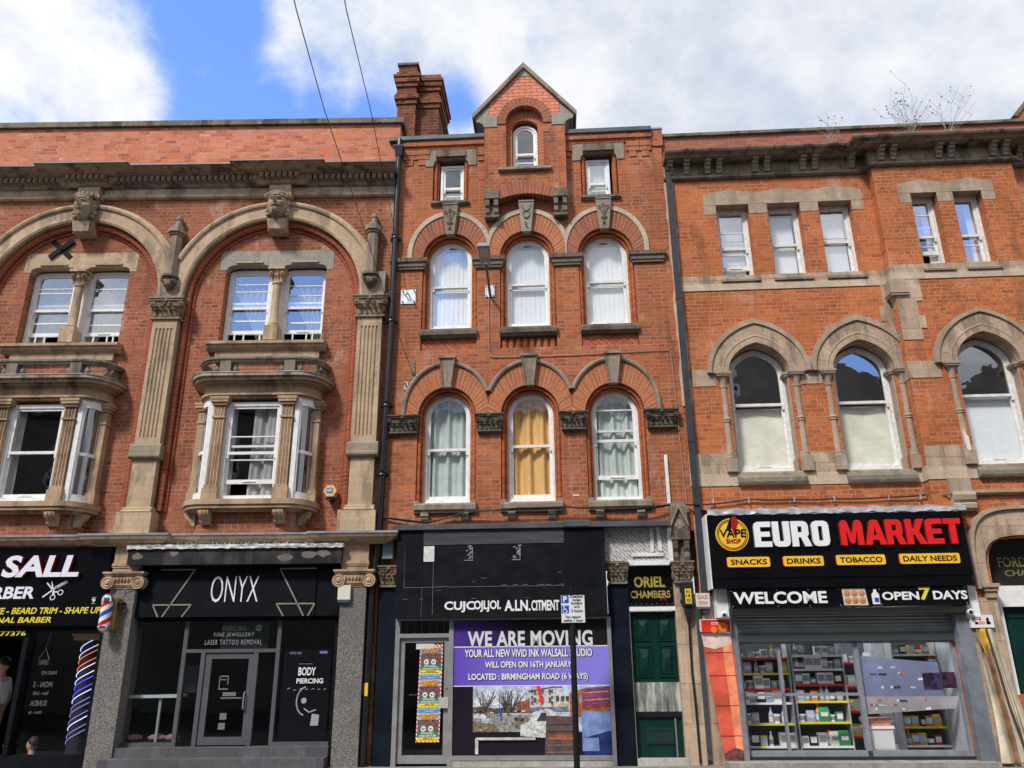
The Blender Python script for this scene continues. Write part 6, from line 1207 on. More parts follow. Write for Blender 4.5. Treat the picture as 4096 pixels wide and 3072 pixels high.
# ------------------------------------------------------------------ closed tattoo studio and the chambers doorway under the gabled building
TS = Thing('studio_shopfront', 'black boarded shopfront with broken white lettering over a purple moving notice', 'shopfront', FR, (2.1, 0, 0))
fb = TS.part('fascia', MB().box(.36, 3.885, -.2, .30, 2.25, 3.69), mat('worn_black_board', (.007, .008, .011), .55, 0, .45, 3, .2, spec=.12))
TS.part('lead_capping', MB().side([(-.05, 3.86), (.33, 3.775), (.36, 3.77), (.36, 3.70), (.32, 3.695), (-.05, 3.70)], .27, 4.99).side([(-.05, 3.90), (.34, 3.80), (.375, 3.79), (.375, 3.71), (.32, 3.70)], 3.20, 3.66), LEADD)
TS.part('grey_board', MB().box(.81, 3.20, .29, .309, 3.445, 3.688), GREYW, fb)
TS.part('upper_board', MB().box(3.21, 3.88, .29, .306, 3.47, 3.688).box(.50, .80, .29, .306, 2.90, 3.62).box(3.19, 3.80, .29, .305, 2.74, 3.44), MATTK, fb)
sc = MB(); r = random.Random(12)
sc.box(.50, 3.80, .30, .3012, 2.742, 2.747); sc.box(.497, .502, .30, .3012, 2.745, 3.44); sc.box(3.795, 3.80, .30, .3012, 2.74, 3.40); sc.box(.80, .803, .30, .3012, 2.26, 2.745); sc.box(.985, .99, .30, .3012, 2.3, 3.16)
for k in range(45):
    s, z = r.uniform(.45, 3.82), r.choice((2.745, 2.76, 2.55, r.uniform(2.5, 3.4))); sc.box(s, s+r.choice((.006, .01, .05, .09)), .306, .3102, z, z+r.choice((.004, .006)))
TS.part('scuff', sc, mat('grey_scuff', (.20, .20, .21), .8, 0, .3, 20))
TS.part('white_patch', MB().box(.82, 1.0, .30, .312, 3.165, 3.425), mat('white_board_patch', (.62, .62, .62), .8, 0, .15, 10), fb)
for q in (1.515, 2.32):
    k = MB()
    for j in range(9): a = r.uniform(0, .11); z = 3.20+.225*j/9; k.prism([(q+a, z), (q+a+r.uniform(.03, .07), z+.01), (q+a+r.uniform(.02, .06), z+.03), (q+a, z+.02)], .30, .3115)
    k.box(q, q+.145, .30, .311, 3.17, 3.185); k.box(q+.128, q+.142, .30, .311, 3.2, 3.40); TS.part('paint_remnant', k, mat('torn_white_vinyl_%d' % int(q), (.22, .23, .24), .7, 0, .3, 30), fb)
for t_, u0, u1, v0, v1 in (('CUJC', 960, 1026, 1299, 1323), ('OJLJOI.', 1024, 1082, 1297, 1322), ('A.LN.', 1090, 1146, 1296, 1320), ('CITMENT', 1148, 1208, 1296, 1319)): lettering(t_, PB(FR, u0, v0, u1, v1, .30), .302, LETW, TS, fb, bold=.03)
bs = TS.part('window_banner', MB().box(1.33, 3.865, .10, .125, .16, 2.215), mat('black_banner', (.014, .010, .020), .3, 0, .2, 2), label='black and purple WE ARE MOVING banner')
pur, N = newmat('purple_banner_print'); x = N.n('ShaderNodeSeparateXYZ', i0=N.n('ShaderNodeTexCoord').outputs['Object'])
finish(N, N.ramp(N.maprange(x.outputs[0], -.8, 1.7, smooth=False), [(0, (.12, .06, .44)), (.35, (.19, .14, .62)), (1, (.25, .22, .74))]), .35)
pg, N = newmat('purple_to_black_print'); x = N.n('ShaderNodeSeparateXYZ', i0=N.n('ShaderNodeTexCoord').outputs['Object'])
finish(N, N.ramp(N.maprange(x.outputs[0], -.8, .35, smooth=False), [(0, (.09, .035, .30)), (.6, (.035, .016, .10)), (1, (.012, .010, .014))]), .35)
zq = lambda v, u=2200, d=.125: FR.at(u*1.0, v*1.8517, d)[1]
zt_, zm, zb_ = zq(1396), zq(1480), .16
TS.part('banner_head', MB().box(1.33, 3.865, .12, .129, zt_+.008, 2.215), pg, bs); TS.part('banner_band', MB().box(1.33, 3.865, .12, .129, zm, zt_-.006), pur, bs); TS.part('banner_rule', MB().box(1.33, 3.865, .12, .130, zt_-.006, zt_+.008).box(1.33, 3.865, .12, .130, zm-.012, zm), LETW, bs)
lt_ = plain('banner_white_print', (.66, .66, .70)); dk = plain('banner_black_outline', (.02, .015, .03))
lettering('WE ARE MOVING', PB(FR, 1010, 1362, 1280, 1396.5, .13), .130, lt_, TS, bs, bold=.03, spacing=1.05)
for t_, u0, v0, u1, v1 in (('YOUR ALL NEW VIVID INK WALSALL STUDIO', 1004, 1402, 1279, 1419), ('WILL OPEN ON 16TH JANUARY', 1048, 1428, 1235, 1446), ('LOCATED : BIRMINGHAM ROAD (6 WAYS)', 1012, 1454, 1270, 1472)):
    bx = PB(FR, u0, v0, u1, v1, .13); lettering(t_, (bx[0]+.006, bx[1]+.012, bx[2]-.006, bx[3]+.002), .1302, dk, TS, bs, bold=.05); lettering(t_, bx, .1345, LETW, TS, bs, bold=.025)
# the printed street view on the banner
ph = TS.part('street_photo_print', MB().box(1.66, 3.865, .12, .128, .50, zm-.012), mat('print_sky', (.47, .54, .63), .4, 0, .35, 9))
PRM = {}
def pr(name, poly, col, lay): TS.part(name, MB().prism(poly, .12, .1285+.0008*lay), PRM.setdefault((name, col), mat('print_'+name, col, .4, 0, .45, 26)), ph)
z1 = zm-.02
pr('print_cloud', [(1.9, z1-.05), (2.2, z1-.12), (2.5, z1-.06), (2.5, z1-.25), (1.7, z1-.30), (1.68, z1-.18)], (.62, .66, .72), 1)
pr('print_road', [(1.66, .50), (2.75, .50), (2.75, .74), (1.66, .78)], (.27, .26, .25), 2); pr('print_verge', [(1.66, .50), (2.1, .50), (2.0, .62), (1.66, .66)], (.20, .15, .10), 3)
pr('print_hedge', [(1.66, .78), (2.62, .78), (2.6, .84), (2.3, .86), (2.0, .85), (1.8, .88), (1.66, .87)], (.10, .085, .055), 3)
pr('print_brick_house', [(2.36, .78), (2.62, .78), (2.62, .94), (2.56, 1.0), (2.48, .95), (2.36, .95)], (.28, .10, .06), 4)
pr('print_white_house', [(2.58, .80), (3.10, .80), (3.10, z1-.02), (2.95, z1-.01), (2.58, z1-.08)], (.55, .54, .51), 5); pr('print_cream_shop', [(2.95, .80), (3.40, .80), (3.40, z1-.07), (2.95, z1-.20)], (.58, .50, .38), 6); pr('print_red_block', [(3.22, .72), (3.865, .72), (3.865, z1), (3.5, z1-.02), (3.22, z1-.10)], (.30, .115, .06), 7)
pr('print_shop_strip', [(2.58, .80), (3.2, .80), (3.2, .87), (2.58, .865)], (.16, .20, .30), 8)
for k in range(6): q = 2.64+.075*(k % 3)*1.6; z = (.93, 1.05)[k//3]; pr('print_window', [(q, z), (q+.045, z), (q+.045, z+.075), (q, z+.075)], (.10, .11, .13), 8)
for k in range(3): q = 3.0+.08*k; pr('print_window', [(q, .95), (q+.05, .95), (q+.05, 1.03), (q, 1.03)], (.06, .08, .13), 8)
rt = random.Random(5); tw = MB()
for s0, w0 in ((1.86, .16), (2.28, .22), (2.18, .15)):
    for k in range(26): a = rt.uniform(-1, 1); strip(tw, (s0, .80), (s0+a*w0*.5, .93), .006, .12, .1325); strip(tw, (s0+a*w0*.4, .90), (s0+a*w0+rt.uniform(-.03, .03), 1.0+rt.uniform(0, .14)), .005, .12, .1325)
TS.part('print_bare_tree', tw, plain('print_twigs', (.10, .085, .075)), ph)
pr('print_car', [(1.67, .70), (1.88, .70), (1.88, .73), (1.82, .77), (1.72, .77), (1.67, .74)], (.50, .52, .55), 9); pr('print_van', [(2.42, .44), (3.02, .40), (3.02, .78), (2.86, .84), (2.66, .80), (2.56, .66), (2.42, .60)], (.56, .56, .56), 10); pr('print_van_window', [(2.68, .66), (2.84, .66), (2.84, .78), (2.76, .78)], (.05, .055, .06), 12)
pr('print_sign_board', [(1.80, .63), (1.92, .63), (1.92, .70), (1.80, .70)], (.45, .55, .55), 11); pr('print_blue_post', [(2.10, .66), (2.13, .66), (2.13, .86), (2.10, .86)], (.04, .12, .40), 11)
rq = random.Random(77)
for k in range(9): a = 2.60+.145*(k % 3)*1.1; z = (.905, .985, 1.075)[k//3]; pr('print_window', [(a, z), (a+.035, z), (a+.035, z+.05), (a, z+.05)], (.09, .10, .12), 9); pr('print_sill', [(a-.008, z-.012), (a+.043, z-.012), (a+.043, z-.003), (a-.008, z-.003)], (.40, .38, .35), 9)
pr('print_roof', [(2.56, z1-.085), (2.95, z1-.02), (3.10, z1-.02), (3.10, z1-.005), (2.95, z1+.0), (2.56, z1-.06)], (.12, .11, .11), 9)
for k in range(6): a = 3.28+.095*k; pr('print_arch_window', [(a, .93), (a+.045, .93), (a+.045, 1.03), (a+.022, 1.05), (a, 1.03)], (.33, .30, .30) if k % 2 else (.07, .06, .07), 9)
for k in range(16):
    a = rq.uniform(1.68, 2.60); z = rq.uniform(.735, .80); w_ = rq.uniform(.02, .07); pr('print_far_car', [(a, z), (a+w_, z), (a+w_, z+.012), (a+w_*.8, z+.026), (a+w_*.25, z+.026), (a, z+.012)], rq.choice(((.5, .5, .52), (.04, .04, .05), (.3, .04, .03), (.05, .07, .2), (.4, .4, .38))), 11)
for k in range(5): a = 1.74+.16*k+rq.uniform(0, .05); pr('print_lamp_post', [(a, .74), (a+.006, .74), (a+.006, .98+.1*rq.random()), (a, 1.0)], (.09, .09, .10), 10)
for k in range(22): a = rq.uniform(1.68, 2.7); z = rq.uniform(.52, .72); pr('print_road_patch', [(a, z), (a+rq.uniform(.03, .12), z+.004), (a+rq.uniform(.03, .10), z+.016), (a, z+.011)], rq.choice(((.34, .33, .32), (.18, .17, .165), (.46, .45, .43))), 5)
for k in range(14): a = rq.uniform(2.12, 2.6); z = rq.uniform(.55, .68); pr('print_shrubbery', [(a, z), (a+.05, z-.01), (a+.07, z+.03), (a+.03, z+.05)], rq.choice(((.07, .06, .03), (.14, .12, .06), (.22, .17, .09))), 9)
for k in range(5): z = .20+.10*k; pr('print_crease', [(2.84, z), (3.27, z+.004), (3.27, z+.012), (2.84, z+.008)], rq.choice(((.04, .03, .03), (.30, .22, .20))), 17)
for k in range(5): z = .90+.055*k; pr('print_stripe', [(3.44, z), (3.85, z+.02), (3.85, z+.04), (3.44, z+.012)], rq.choice(((.45, .20, .14), (.10, .10, .34), (.5, .33, .36))), 17)
ar = MB().prism([(2.685, z1+.01), (2.745, z1+.01), (2.77, .98), (2.81, .985), (2.785, .90), (2.70, .97), (2.735, .975)], .12, .140); TS.part('red_arrow_print', ar, plain('arrow_red', (.75, .04, .03)), ph)
TS.part('white_ledge', MB().box(1.72, 2.66, .12, .16, .385, .42).box(1.70, 1.75, .12, .15, .18, .41), plain('chipped_white_ledge', (.55, .52, .50), .6, .3)); TS.part('grey_panel', MB().prism([(2.80, .16), (3.28, .16), (3.30, .72), (2.84, .74)], .12, .137), plain('brown_grey_panel', (.11, .075, .07), .4, .3)); TS.part('orange_panel', MB().box(2.86, 3.26, .12, .1405, .38, .46), plain('dull_orange_panel', (.36, .09, .03), .4, .3))
TS.part('blue_panel', MB().prism([(3.40, .40), (3.86, .52), (3.86, .80), (3.40, .80)], .12, .1405).prism([(3.40, .22), (3.66, .22), (3.66, .41), (3.40, .41)], .12, .1405), plain('pale_blue_panel', (.18, .25, .50), .35, .3)); TS.part('red_panel', MB().prism([(3.42, .84), (3.86, .88), (3.86, 1.16), (3.42, 1.10)], .12, .1405), plain('dull_red_panel', (.30, .05, .07), .35, .4)); TS.part('dark_blue_panel', MB().box(3.42, 3.86, .12, .139, .16, .5), plain('navy_panel', (.02, .03, .12), .35, .4))
fr_ = MB()
for a, b, z0, z1_ in ((.355, .43, 0, 2.25), (1.255, 1.33, 0, 2.25), (3.865, 3.93, 0, 2.25), (.43, 1.255, 1.945, 2.01), (.43, 1.255, 2.22, 2.25), (1.33, 3.865, .09, .16), (1.33, 3.865, 2.215, 2.25)): fr_.box(a, b, -.02, .15, z0, z1_)
TS.part('window_frame', fr_, ALU)
TS.part('plinth', MB().box(1.33, 3.93, -.1, .14, 0, .09), stone('pale_plinth_stone', (.42, .40, .38), (.2, .18, .16), .4))
dr = TS.part('door', MB().prism(outline(.435, 1.25, .04, 1.94), .03, .10, [outline(.515, 1.175, .16, 1.87)]), ALU); TS.part('pane', MB().face(outline(.515, 1.175, .16, 1.87), .06), G_DK, dr, recalc=False); TS.part('handle', MB().box(1.10, 1.26, .10, .16, .86, 1.02), plain('pale_lock_case', (.42, .42, .40)), dr); TS.part('lock', MB().disc((1.215, 1.17), .018, .10, .118, 12), LEADW, dr); TS.part('door_closer', MB().box(.60, 1.1, .02, .05, 1.05, 1.07), GREYF, dr)
TS.part('fanlight', MB().face(outline(.43, 1.255, 2.01, 2.22), .05), G_DK, recalc=False); bars = MB()
for k in range(6): bars.box(.52+k*.125, .535+k*.125, .0, .02, 2.01, 2.22)
TS.part('fanlight_bar', bars, GREYF)
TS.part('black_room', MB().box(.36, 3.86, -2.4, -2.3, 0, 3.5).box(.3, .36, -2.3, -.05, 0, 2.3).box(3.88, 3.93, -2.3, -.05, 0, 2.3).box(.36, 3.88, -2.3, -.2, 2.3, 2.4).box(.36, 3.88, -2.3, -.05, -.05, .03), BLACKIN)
# strip poster on the studio's door
fp = Thing('poster', 'long colourful funfair poster strip with striped edge on the studio door', 'poster', FR, (.94, .07, .35)); T0 = (.745, 1.125)
sh = lambda z: .035*(z-.35)/1.5-.012
def fq(s0, s1, z0, z1_, lay, m_, nm, par=None): return fp.part(nm, MB().prism([(T0[0]+.38*s0+sh(z0), z0), (T0[0]+.38*s1+sh(z0), z0), (T0[0]+.38*s1+sh(z1_), z1_), (T0[0]+.38*s0+sh(z1_), z1_)], .066, .072+.0012*lay), m_, par)
stripe, N = newmat('red_white_diagonal_border'); x = N.n('ShaderNodeSeparateXYZ', i0=N.n('ShaderNodeTexCoord').outputs['Object']); finish(N, N.ramp(N.math('FRACT', N.math('MULTIPLY', N.math('ADD', x.outputs[0], N.math('ADD', x.outputs[2], 5)), 16)), [(0, (.70, .03, .05)), (.5, (.80, .78, .76))], 'CONSTANT'), .4)
base = fq(0, 1, .35, 1.86, 0, stripe, 'border'); fgr = plain('poster_green', (.02, .22, .09)); fbl = plain('poster_blue', (.08, .30, .62)); fye = plain('poster_yellow', (.85, .72, .04)); fre = plain('poster_red', (.70, .06, .03)); ford = plain('poster_orange', (.85, .25, .03)); pho = mat('poster_ride_photo', (.13, .10, .10), .5, 0, .9, 40)
H_ = .515
for k in range(3):
    zb = .365+k*H_*.985
    fq(.05, .95, zb, zb+.055, 1, fye, 'session_panel', base); lettering('SESSION TIMES', (T0[0]+.12+sh(zb), T0[0]+.27+sh(zb), zb+.036, zb+.048), .0755, fre, fp, base); fp.part('small_print', MB().box(T0[0]+.04, T0[0]+.34, .074, .0755, zb+.018, zb+.024), SIGNK, base)
    fq(.05, .95, zb+.056, zb+.145, 1, fgr, 'park_panel', base); lettering('WALSALL', (T0[0]+.08+sh(zb), T0[0]+.30+sh(zb), zb+.105, zb+.135), .0755, LETW, fp, base, bold=.02); lettering('ARBORETUM', (T0[0]+.05+sh(zb), T0[0]+.33+sh(zb), zb+.065, zb+.095), .0755, LETW, fp, base, bold=.02)
    fq(.05, .95, zb+.146, zb+.315, 1, pho, 'ride_print', base)
    for q, t_ in ((.115, '27'), (.235, '31')): fp.part('date_disc', MB().disc((T0[0]+q+sh(zb+.18), zb+.185), .042, .07, .0755, 18), LETW, base); lettering(t_, (T0[0]+q-.022+sh(zb+.18), T0[0]+q+.022+sh(zb+.18), zb+.17, zb+.20), .076, SIGNK, fp, base, bold=.02)
    lettering('£15', (T0[0]+.27+sh(zb), T0[0]+.345+sh(zb), zb+.235, zb+.275), .0757, fre, fp, base, bold=.03)
    if k < 2:
        fq(.05, .95, zb+.42, zb+.50, 1, fbl, 'title_panel', base); lettering('SECOND CITY - TRAVELLING', (T0[0]+.05+sh(zb+.4), T0[0]+.35+sh(zb+.4), zb+.468, zb+.488), .0755, LETW, fp, base, bold=.01); lettering('THEME PARK', (T0[0]+.12+sh(zb+.4), T0[0]+.27+sh(zb+.4), zb+.436, zb+.456), .0755, LETW, fp, base, bold=.01)
    fq(.05, .95, zb+.316, min(1.85, zb+.419), 1, fbl if k == 2 else plain('poster_sky_%d' % k, (.30, .45, .62)), 'riding_panel', base)
    for t_, z, m_ in (('UNLIMITED', zb+.365, ford), ('RIDING', zb+.312, fre)): 
        lettering(t_, (T0[0]+(.03 if t_[0] == 'U' else .07)+sh(z), T0[0]+(.35 if t_[0] == 'U' else .31)+sh(z), z, z+.05), .0757, fye, fp, base, bold=.07, shear=.12); lettering(t_, (T0[0]+(.035 if t_[0] == 'U' else .075)+sh(z), T0[0]+(.345 if t_[0] == 'U' else .305)+sh(z), z+.005, z+.045), .0800, m_, fp, base, bold=.02, shear=.12)
single('paper_note', 'small blank white paper taped over the top of the funfair poster', 'note', FR, (.85, .08, 1.8), MB().box(.70, 1.0, .08, .083, 1.765, 1.86), plain('white_paper', (.62, .64, .64)))
# chambers doorway
CH = Thing('chambers_doorway', 'green panelled doorway under a black and gold chambers fanlight', 'doorway', FR, (4.65, 0, 0))
CH.part('overdoor_board', MB().box(3.89, 4.955, -.1, .14, 3.145, 3.695), PLY, label='weathered white plywood panel')
CH.part('board_trim', MB().box(4.957, 5.03, -.1, .17, 3.10, 3.69).box(4.25, 4.956, -.1, .16, 3.07, 3.143), WHITE)
for s0, s1, z0, z1_, a in ((4.665, 4.72, 3.29, 3.70, 0), (4.80, 4.86, 3.30, 3.78, -.035), (4.35, 4.87, 3.215, 3.27, 0)): CH.part('nailed_plank', MB().prism([(s0, z0), (s1, z0), (s1+a, z1_), (s0+a, z1_)], .14, .17), WHITEW)
ffr = MB().prism([(4.25, 2.40), (5.04, 2.40), (5.04, 3.07), (4.25, 3.07)], -.06, .05, [[(4.275, 2.43), (5.01, 2.43), (5.01, 2.96), (4.93, 3.045), (4.355, 3.045), (4.275, 2.96)]]); CH.part('fanlight_frame', ffr, plain('dark_green_black_frame', (.012, .018, .016)))
fg = CH.part('fanlight', MB().box(4.27, 5.02, -.03, .0, 2.42, 3.055), SIGNK)
lettering('ORIEL', PB(FR, 1369, 1245, 1436, 1269, .0), .001, GOLD, CH, fg, bold=.03); lettering('CHAMBERS', PB(FR, 1362, 1276, 1448, 1292, .0), .001, GOLD, CH, fg, bold=.02)
stq = PB(FR, 1418, 1273, 1447, 1304, .0); cxx, cz = (stq[0]+stq[1])/2, (stq[2]+stq[3])/2
CH.part('red_star', MB().prism([(cxx+(.09 if k % 2 == 0 else .036)*math.sin(k*math.pi/5), cz+(.09 if k % 2 == 0 else .036)*math.cos(k*math.pi/5)) for k in range(10)][::-1], .0, .0025), plain('star_red', (.16, .018, .03)), fg)
dts = MB()
for k in range(9): dts.disc((4.30+.085*k, 2.455), .006, 0, .002, 6); dts.disc((4.30+.085*k, 2.80-.02*abs(k-3)), .006, 0, .002, 6)
CH.part('fairy_light', dts, LETG, fg)
CH.part('transom', MB().box(4.24, 5.06, -.06, .08, 2.335, 2.40), WHITE); CH.part('door_post', MB().box(4.24, 4.262, -.1, .05, 0, 2.335).box(5.035, 5.085, -.1, .06, 0, 2.335), WHITEW)
dm = MB().box(4.265, 5.03, -.14, -.04, .10, 2.33); pnl = MB()
for s0, s1 in ((4.335, 4.605), (4.69, 4.97)):
    for z0, z1_ in ((1.86, 2.26), (1.30, 1.80)): 
        pnl.prism(outline(s0, s1, z0, z1_), -.05, -.022, [outline(s0+.025, s1-.025, z0+.025, z1_-.025)]); pnl.prism(outline(s0+.04, s1-.04, z0+.04, z1_-.04), -.05, -.030, [outline(s0+.055, s1-.055, z0+.055, z1_-.055)]); c_, e_ = (s0+s1)/2, (z0+z1_)/2
        pnl.add([(s0+.055, -.04, z0+.055), (s1-.055, -.04, z0+.055), (s1-.055, -.04, z1_-.055), (s0+.055, -.04, z1_-.055), (c_-.03, .0, e_-.05), (c_+.03, .0, e_-.05), (c_+.03, .0, e_+.05), (c_-.03, .0, e_+.05)], [[0, 1, 5, 4], [1, 2, 6, 5], [2, 3, 7, 6], [3, 0, 4, 7], [4, 5, 6, 7]])
dd2 = CH.part('door', dm, GREEN); CH.part('raised_panel', pnl, GREEN, dd2)
lv = MB().box(4.28, 5.02, -.05, -.03, .78, 1.22)
CH.part('pale_notice', lv, mat('grimy_pale_notice', (.30, .32, .29), .6, 0, .75, 5, .2, stretch=(2, 1, .35)), dd2); CH.part('black_rail', MB().box(4.27, 5.06, -.05, .0, .70, .775), BLACKP, dd2)
CH.part('letter_plate', MB().box(4.42, 4.86, -.05, -.02, .30, .55).box(4.45, 4.83, -.02, -.012, .33, .35).box(4.45, 4.83, -.02, -.012, .5, .515), mat('green_black_plate', (.012, .035, .03), .4), dd2); CH.part('steel_strip', MB().box(4.885, 4.905, -.04, -.015, .12, .68), ALU, dd2)
CH.part('doorstep', MB().box(4.25, 5.05, -.3, .12, 0, .105), stone('pale_step_stone', (.50, .49, .45), (.2, .19, .17), .4))
# parking sign
pk_ = Thing('parking_sign', 'white and blue disabled badge parking sign on a black post', 'sign', FR, (3.28, 1.2, 0))
pk_.part('post', MB().lathe(3.285, 1.155, [(.046, .0), (.046, 2.1), (.034, 2.12), (.034, 2.64)], 14).lathe(3.285, 1.155, [(.065, 0), (.065, .05), (.047, .08)], 14), MATTBLK, smooth=True)
pp = pk_.part('plate', MB().box(3.115, 3.487, 1.205, 1.212, 2.10, 2.52), plain('sign_white', (.74, .76, .77), .35)); pk_.part('plate_border', MB().prism(outline(3.113, 3.489, 2.098, 2.522), 1.203, 1.214, [outline(3.121, 3.481, 2.106, 2.514)]), SIGNK, pp)
bl_ = plain('sign_blue', (.015, .10, .46), .35)
for z0 in (2.395, 2.245): pk_.part('blue_square', MB().box(3.128, 3.24, 1.21, 1.2145, z0, z0+.115), bl_, pp)
lettering('P', (3.155, 3.215, 2.41, 2.495), 1.2148, LETW, pk_, pp, bold=.03)
wc = MB().tube([(3.165, 1.216, 2.335), (3.17, 1.216, 2.295), (3.20, 1.216, 2.295), (3.212, 1.216, 2.262), (3.225, 1.216, 2.262)], .0065, 5).tube([(3.167, 1.216, 2.312), (3.195, 1.216, 2.312)], .005, 5).tube([(3.178+.032*math.cos(t), 1.216, 2.28+.030*math.sin(t)) for t in [2.2+k*.4 for k in range(11)]], .005, 5).disc((3.166, 2.347), .010, 1.2145, 1.217, 10); pk_.part('wheelchair_symbol', wc, LETW, pp)
for t_, a, b, z in (('Disabled', 3.262, 3.455, 2.472), ('badge', 3.30, 3.425, 2.418), ('holders', 3.275, 3.445, 2.372), ('only', 3.315, 3.41, 2.316), ('3 hours', 3.275, 3.45, 2.258)): lettering(t_, (a, b, z, z+(.045 if t_ not in ('badge', 'only') else .042)), 1.2125, SIGNK, pk_, pp, bold=.012)
for t_, a, b, z in (('No return', 3.185, 3.415, 2.17), ('within 1 hour', 3.15, 3.45, 2.118)): lettering(t_, (a, b, z, z+.042), 1.2125, SIGNK, pk_, pp, bold=.012)
# ------------------------------------------------------------------ convenience store under the gothic building
ld = single('lead_flashing', 'crinkled bright lead flashing along the top of the market sign', 'flashing', FR, (7.7, .3, 3.9), MB().grid(lambda u, v: (5.60+4.20*u, [.0, .30, .42, .50, .505, .51][min(5, int(v*5+.01))]+.010*math.sin(u*90)*math.sin(u*23), [4.02, 3.955, 3.92, 3.90, 3.86, 3.835][min(5, int(v*5+.01))]+.012*math.sin(u*57+v*3)+.006*math.sin(u*140)), 160, 5), LEADW, smooth=True, recalc=False)
MS = Thing('market_sign', 'glossy black shop sign with white EURO and red MARKET raised letters', 'sign', FR, (7.65, .3, 3.2))
fa = MS.part('panel', MB().box(5.585, 9.71, .0, .50, 2.802, 3.825), SIGNK); MS.part('lower_panel', MB().box(5.60, 9.685, .0, .485, 2.64, 2.80), SIGNK, fa); MS.part('edge_trim', MB().box(5.565, 5.584, .0, .49, 2.64, 3.84).box(5.585, 9.72, .30, .495, 3.826, 3.85), WHITE, fa)
GLY = {
 'E': (5.1, [(0, 0), (5, 0), (5, 1.5), (1.9, 1.5), (1.9, 2.8), (4.6, 2.8), (4.6, 4.2), (1.9, 4.2), (1.9, 5.5), (5, 5.5), (5, 7), (1.2, 7), (.35, 6.65), (0, 5.8)], []),
 'U': (5.1, [(0, 1.3), (.4, .4), (1.3, 0), (3.7, 0), (4.6, .4), (5, 1.3), (5, 7), (3.1, 7), (3.1, 1.5), (1.9, 1.5), (1.9, 7), (0, 7)], []),
 'R': (5.6, [(0, 0), (1.9, 0), (1.9, 2.5), (2.6, 2.5), (3.6, 0), (5.6, 0), (4.5, 2.7), (5, 3.3), (5, 5.8), (4.6, 6.6), (3.8, 7), (0, 7)], [[(1.9, 3.9), (3.1, 3.9), (3.1, 5.5), (1.9, 5.5)]]),
 'O': (5.1, [(0, 1.3), (.4, .4), (1.3, 0), (3.7, 0), (4.6, .4), (5, 1.3), (5, 5.7), (4.6, 6.6), (3.7, 7), (1.3, 7), (.4, 6.6), (0, 5.7)], [[(1.9, 1.5), (3.1, 1.5), (3.1, 5.5), (1.9, 5.5)]]),
 'M': (6.9, [(0, 0), (1.8, 0), (1.8, 4.2), (2.6, .9), (2.95, .45), (3.85, .45), (4.2, .9), (5.0, 4.2), (5.0, 0), (6.8, 0), (6.8, 5.8), (6.4, 6.7), (5.8, 7), (5.0, 7), (4.5, 6.6), (3.4, 2.9), (2.3, 6.6), (1.8, 7), (1.0, 7), (.4, 6.7), (0, 5.8)], []),
 'A': (6.0, [(0, 0), (1.9, 0), (2.25, 1.35), (3.95, 1.35), (4.3, 0), (6.2, 0), (4.5, 6.2), (4.1, 6.8), (3.6, 7), (2.6, 7), (2.1, 6.8), (1.7, 6.2)], [[(2.6, 2.7), (3.6, 2.7), (3.1, 5.0)]]),
 'K': (5.5, [(0, 0), (1.9, 0), (1.9, 2.6), (2.4, 2.6), (3.7, 0), (5.8, 0), (3.9, 3.6), (5.7, 7), (3.6, 7), (2.4, 4.4), (1.9, 4.4), (1.9, 7), (0, 7)], []),
 'T': (5.1, [(1.6, 0), (3.5, 0), (3.5, 5.5), (5.1, 5.5), (5.1, 7), (0, 7), (0, 5.5), (1.6, 5.5)], [])}
for t_, bx, m1, m2 in (('EURO', (6.315, 7.53, 3.285, 3.695), mat('grey_letter_side', (.34, .35, .37), .4), LETW), ('MARKET', (7.70, 9.63, 3.29, 3.695), REDD, RED)):
    tot = sum(GLY[c][0]+.35 for c in t_)-.35; k_ = (bx[1]-bx[0])/tot; kz = (bx[3]-bx[2])/7; x = bx[0]
    for c in t_:
        w_, po, ho = GLY[c]; f_ = lambda L_: [(x+p[0]*k_, bx[2]+p[1]*kz) for p in L_]
        q = MS.part('raised_letter', MB().prism(f_(po), .501, .560, [f_(h) for h in ho]), m1); MS.part('letter_face', MB().prism(f_(po), .5602, .566, [f_(h) for h in ho]), m2, q); x += (w_+.35)*k_
for t_, s0, s1, z0 in (('SNACKS', 5.845, 6.53, 2.972), ('DRINKS', 6.745, 7.385, 2.974), ('TOBACCO', 7.59, 8.365, 2.980), ('DAILY NEEDS', 8.59, 9.535, 2.984)):
    c = .028; z1 = z0+.160; po = []
    for (cx, cz, a) in ((s1-c, z0+c, -90), (s1-c, z1-c, 0), (s0+c, z1-c, 90), (s0+c, z0+c, 180)): po += [(cx+c*math.cos(RAD(a+k*30)), cz+c*math.sin(RAD(a+k*30))) for k in range(4)]
    pl = MS.part('slogan_plaque', MB().prism(po, .50, .53), YEL); MS.part('plaque_edge', MB().prism([(x-.012, z) for x, z in po], .50, .522), REDD, pl)
    lettering(t_, (s0+.055, s1-.05, z0+.038, z1-.036), .5305, SIGNK, MS, pl, bold=.018)
cx, cz = 5.968, 3.50
lg = MS.part('vape_emblem', MB().disc((cx, cz), .268, .50, .53, 40), YEL); rg = MB()
for R_ in (.245, .222): rg.tube([(cx+R_*math.cos(t), .531, cz+R_*math.sin(t)) for t in [k*math.pi/24 for k in range(49)]], .006, 5)
MS.part('emblem_rings', rg, SIGNK, lg)
lettering('VAPE', (cx-.20, cx+.225, cz-.045, cz+.085), .535, SIGNK, MS, lg, bold=.02, shear=.08); lettering('SHOP', (cx-.11, cx+.13, cz-.145, cz-.07), .535, REDD, MS, lg, bold=.03)
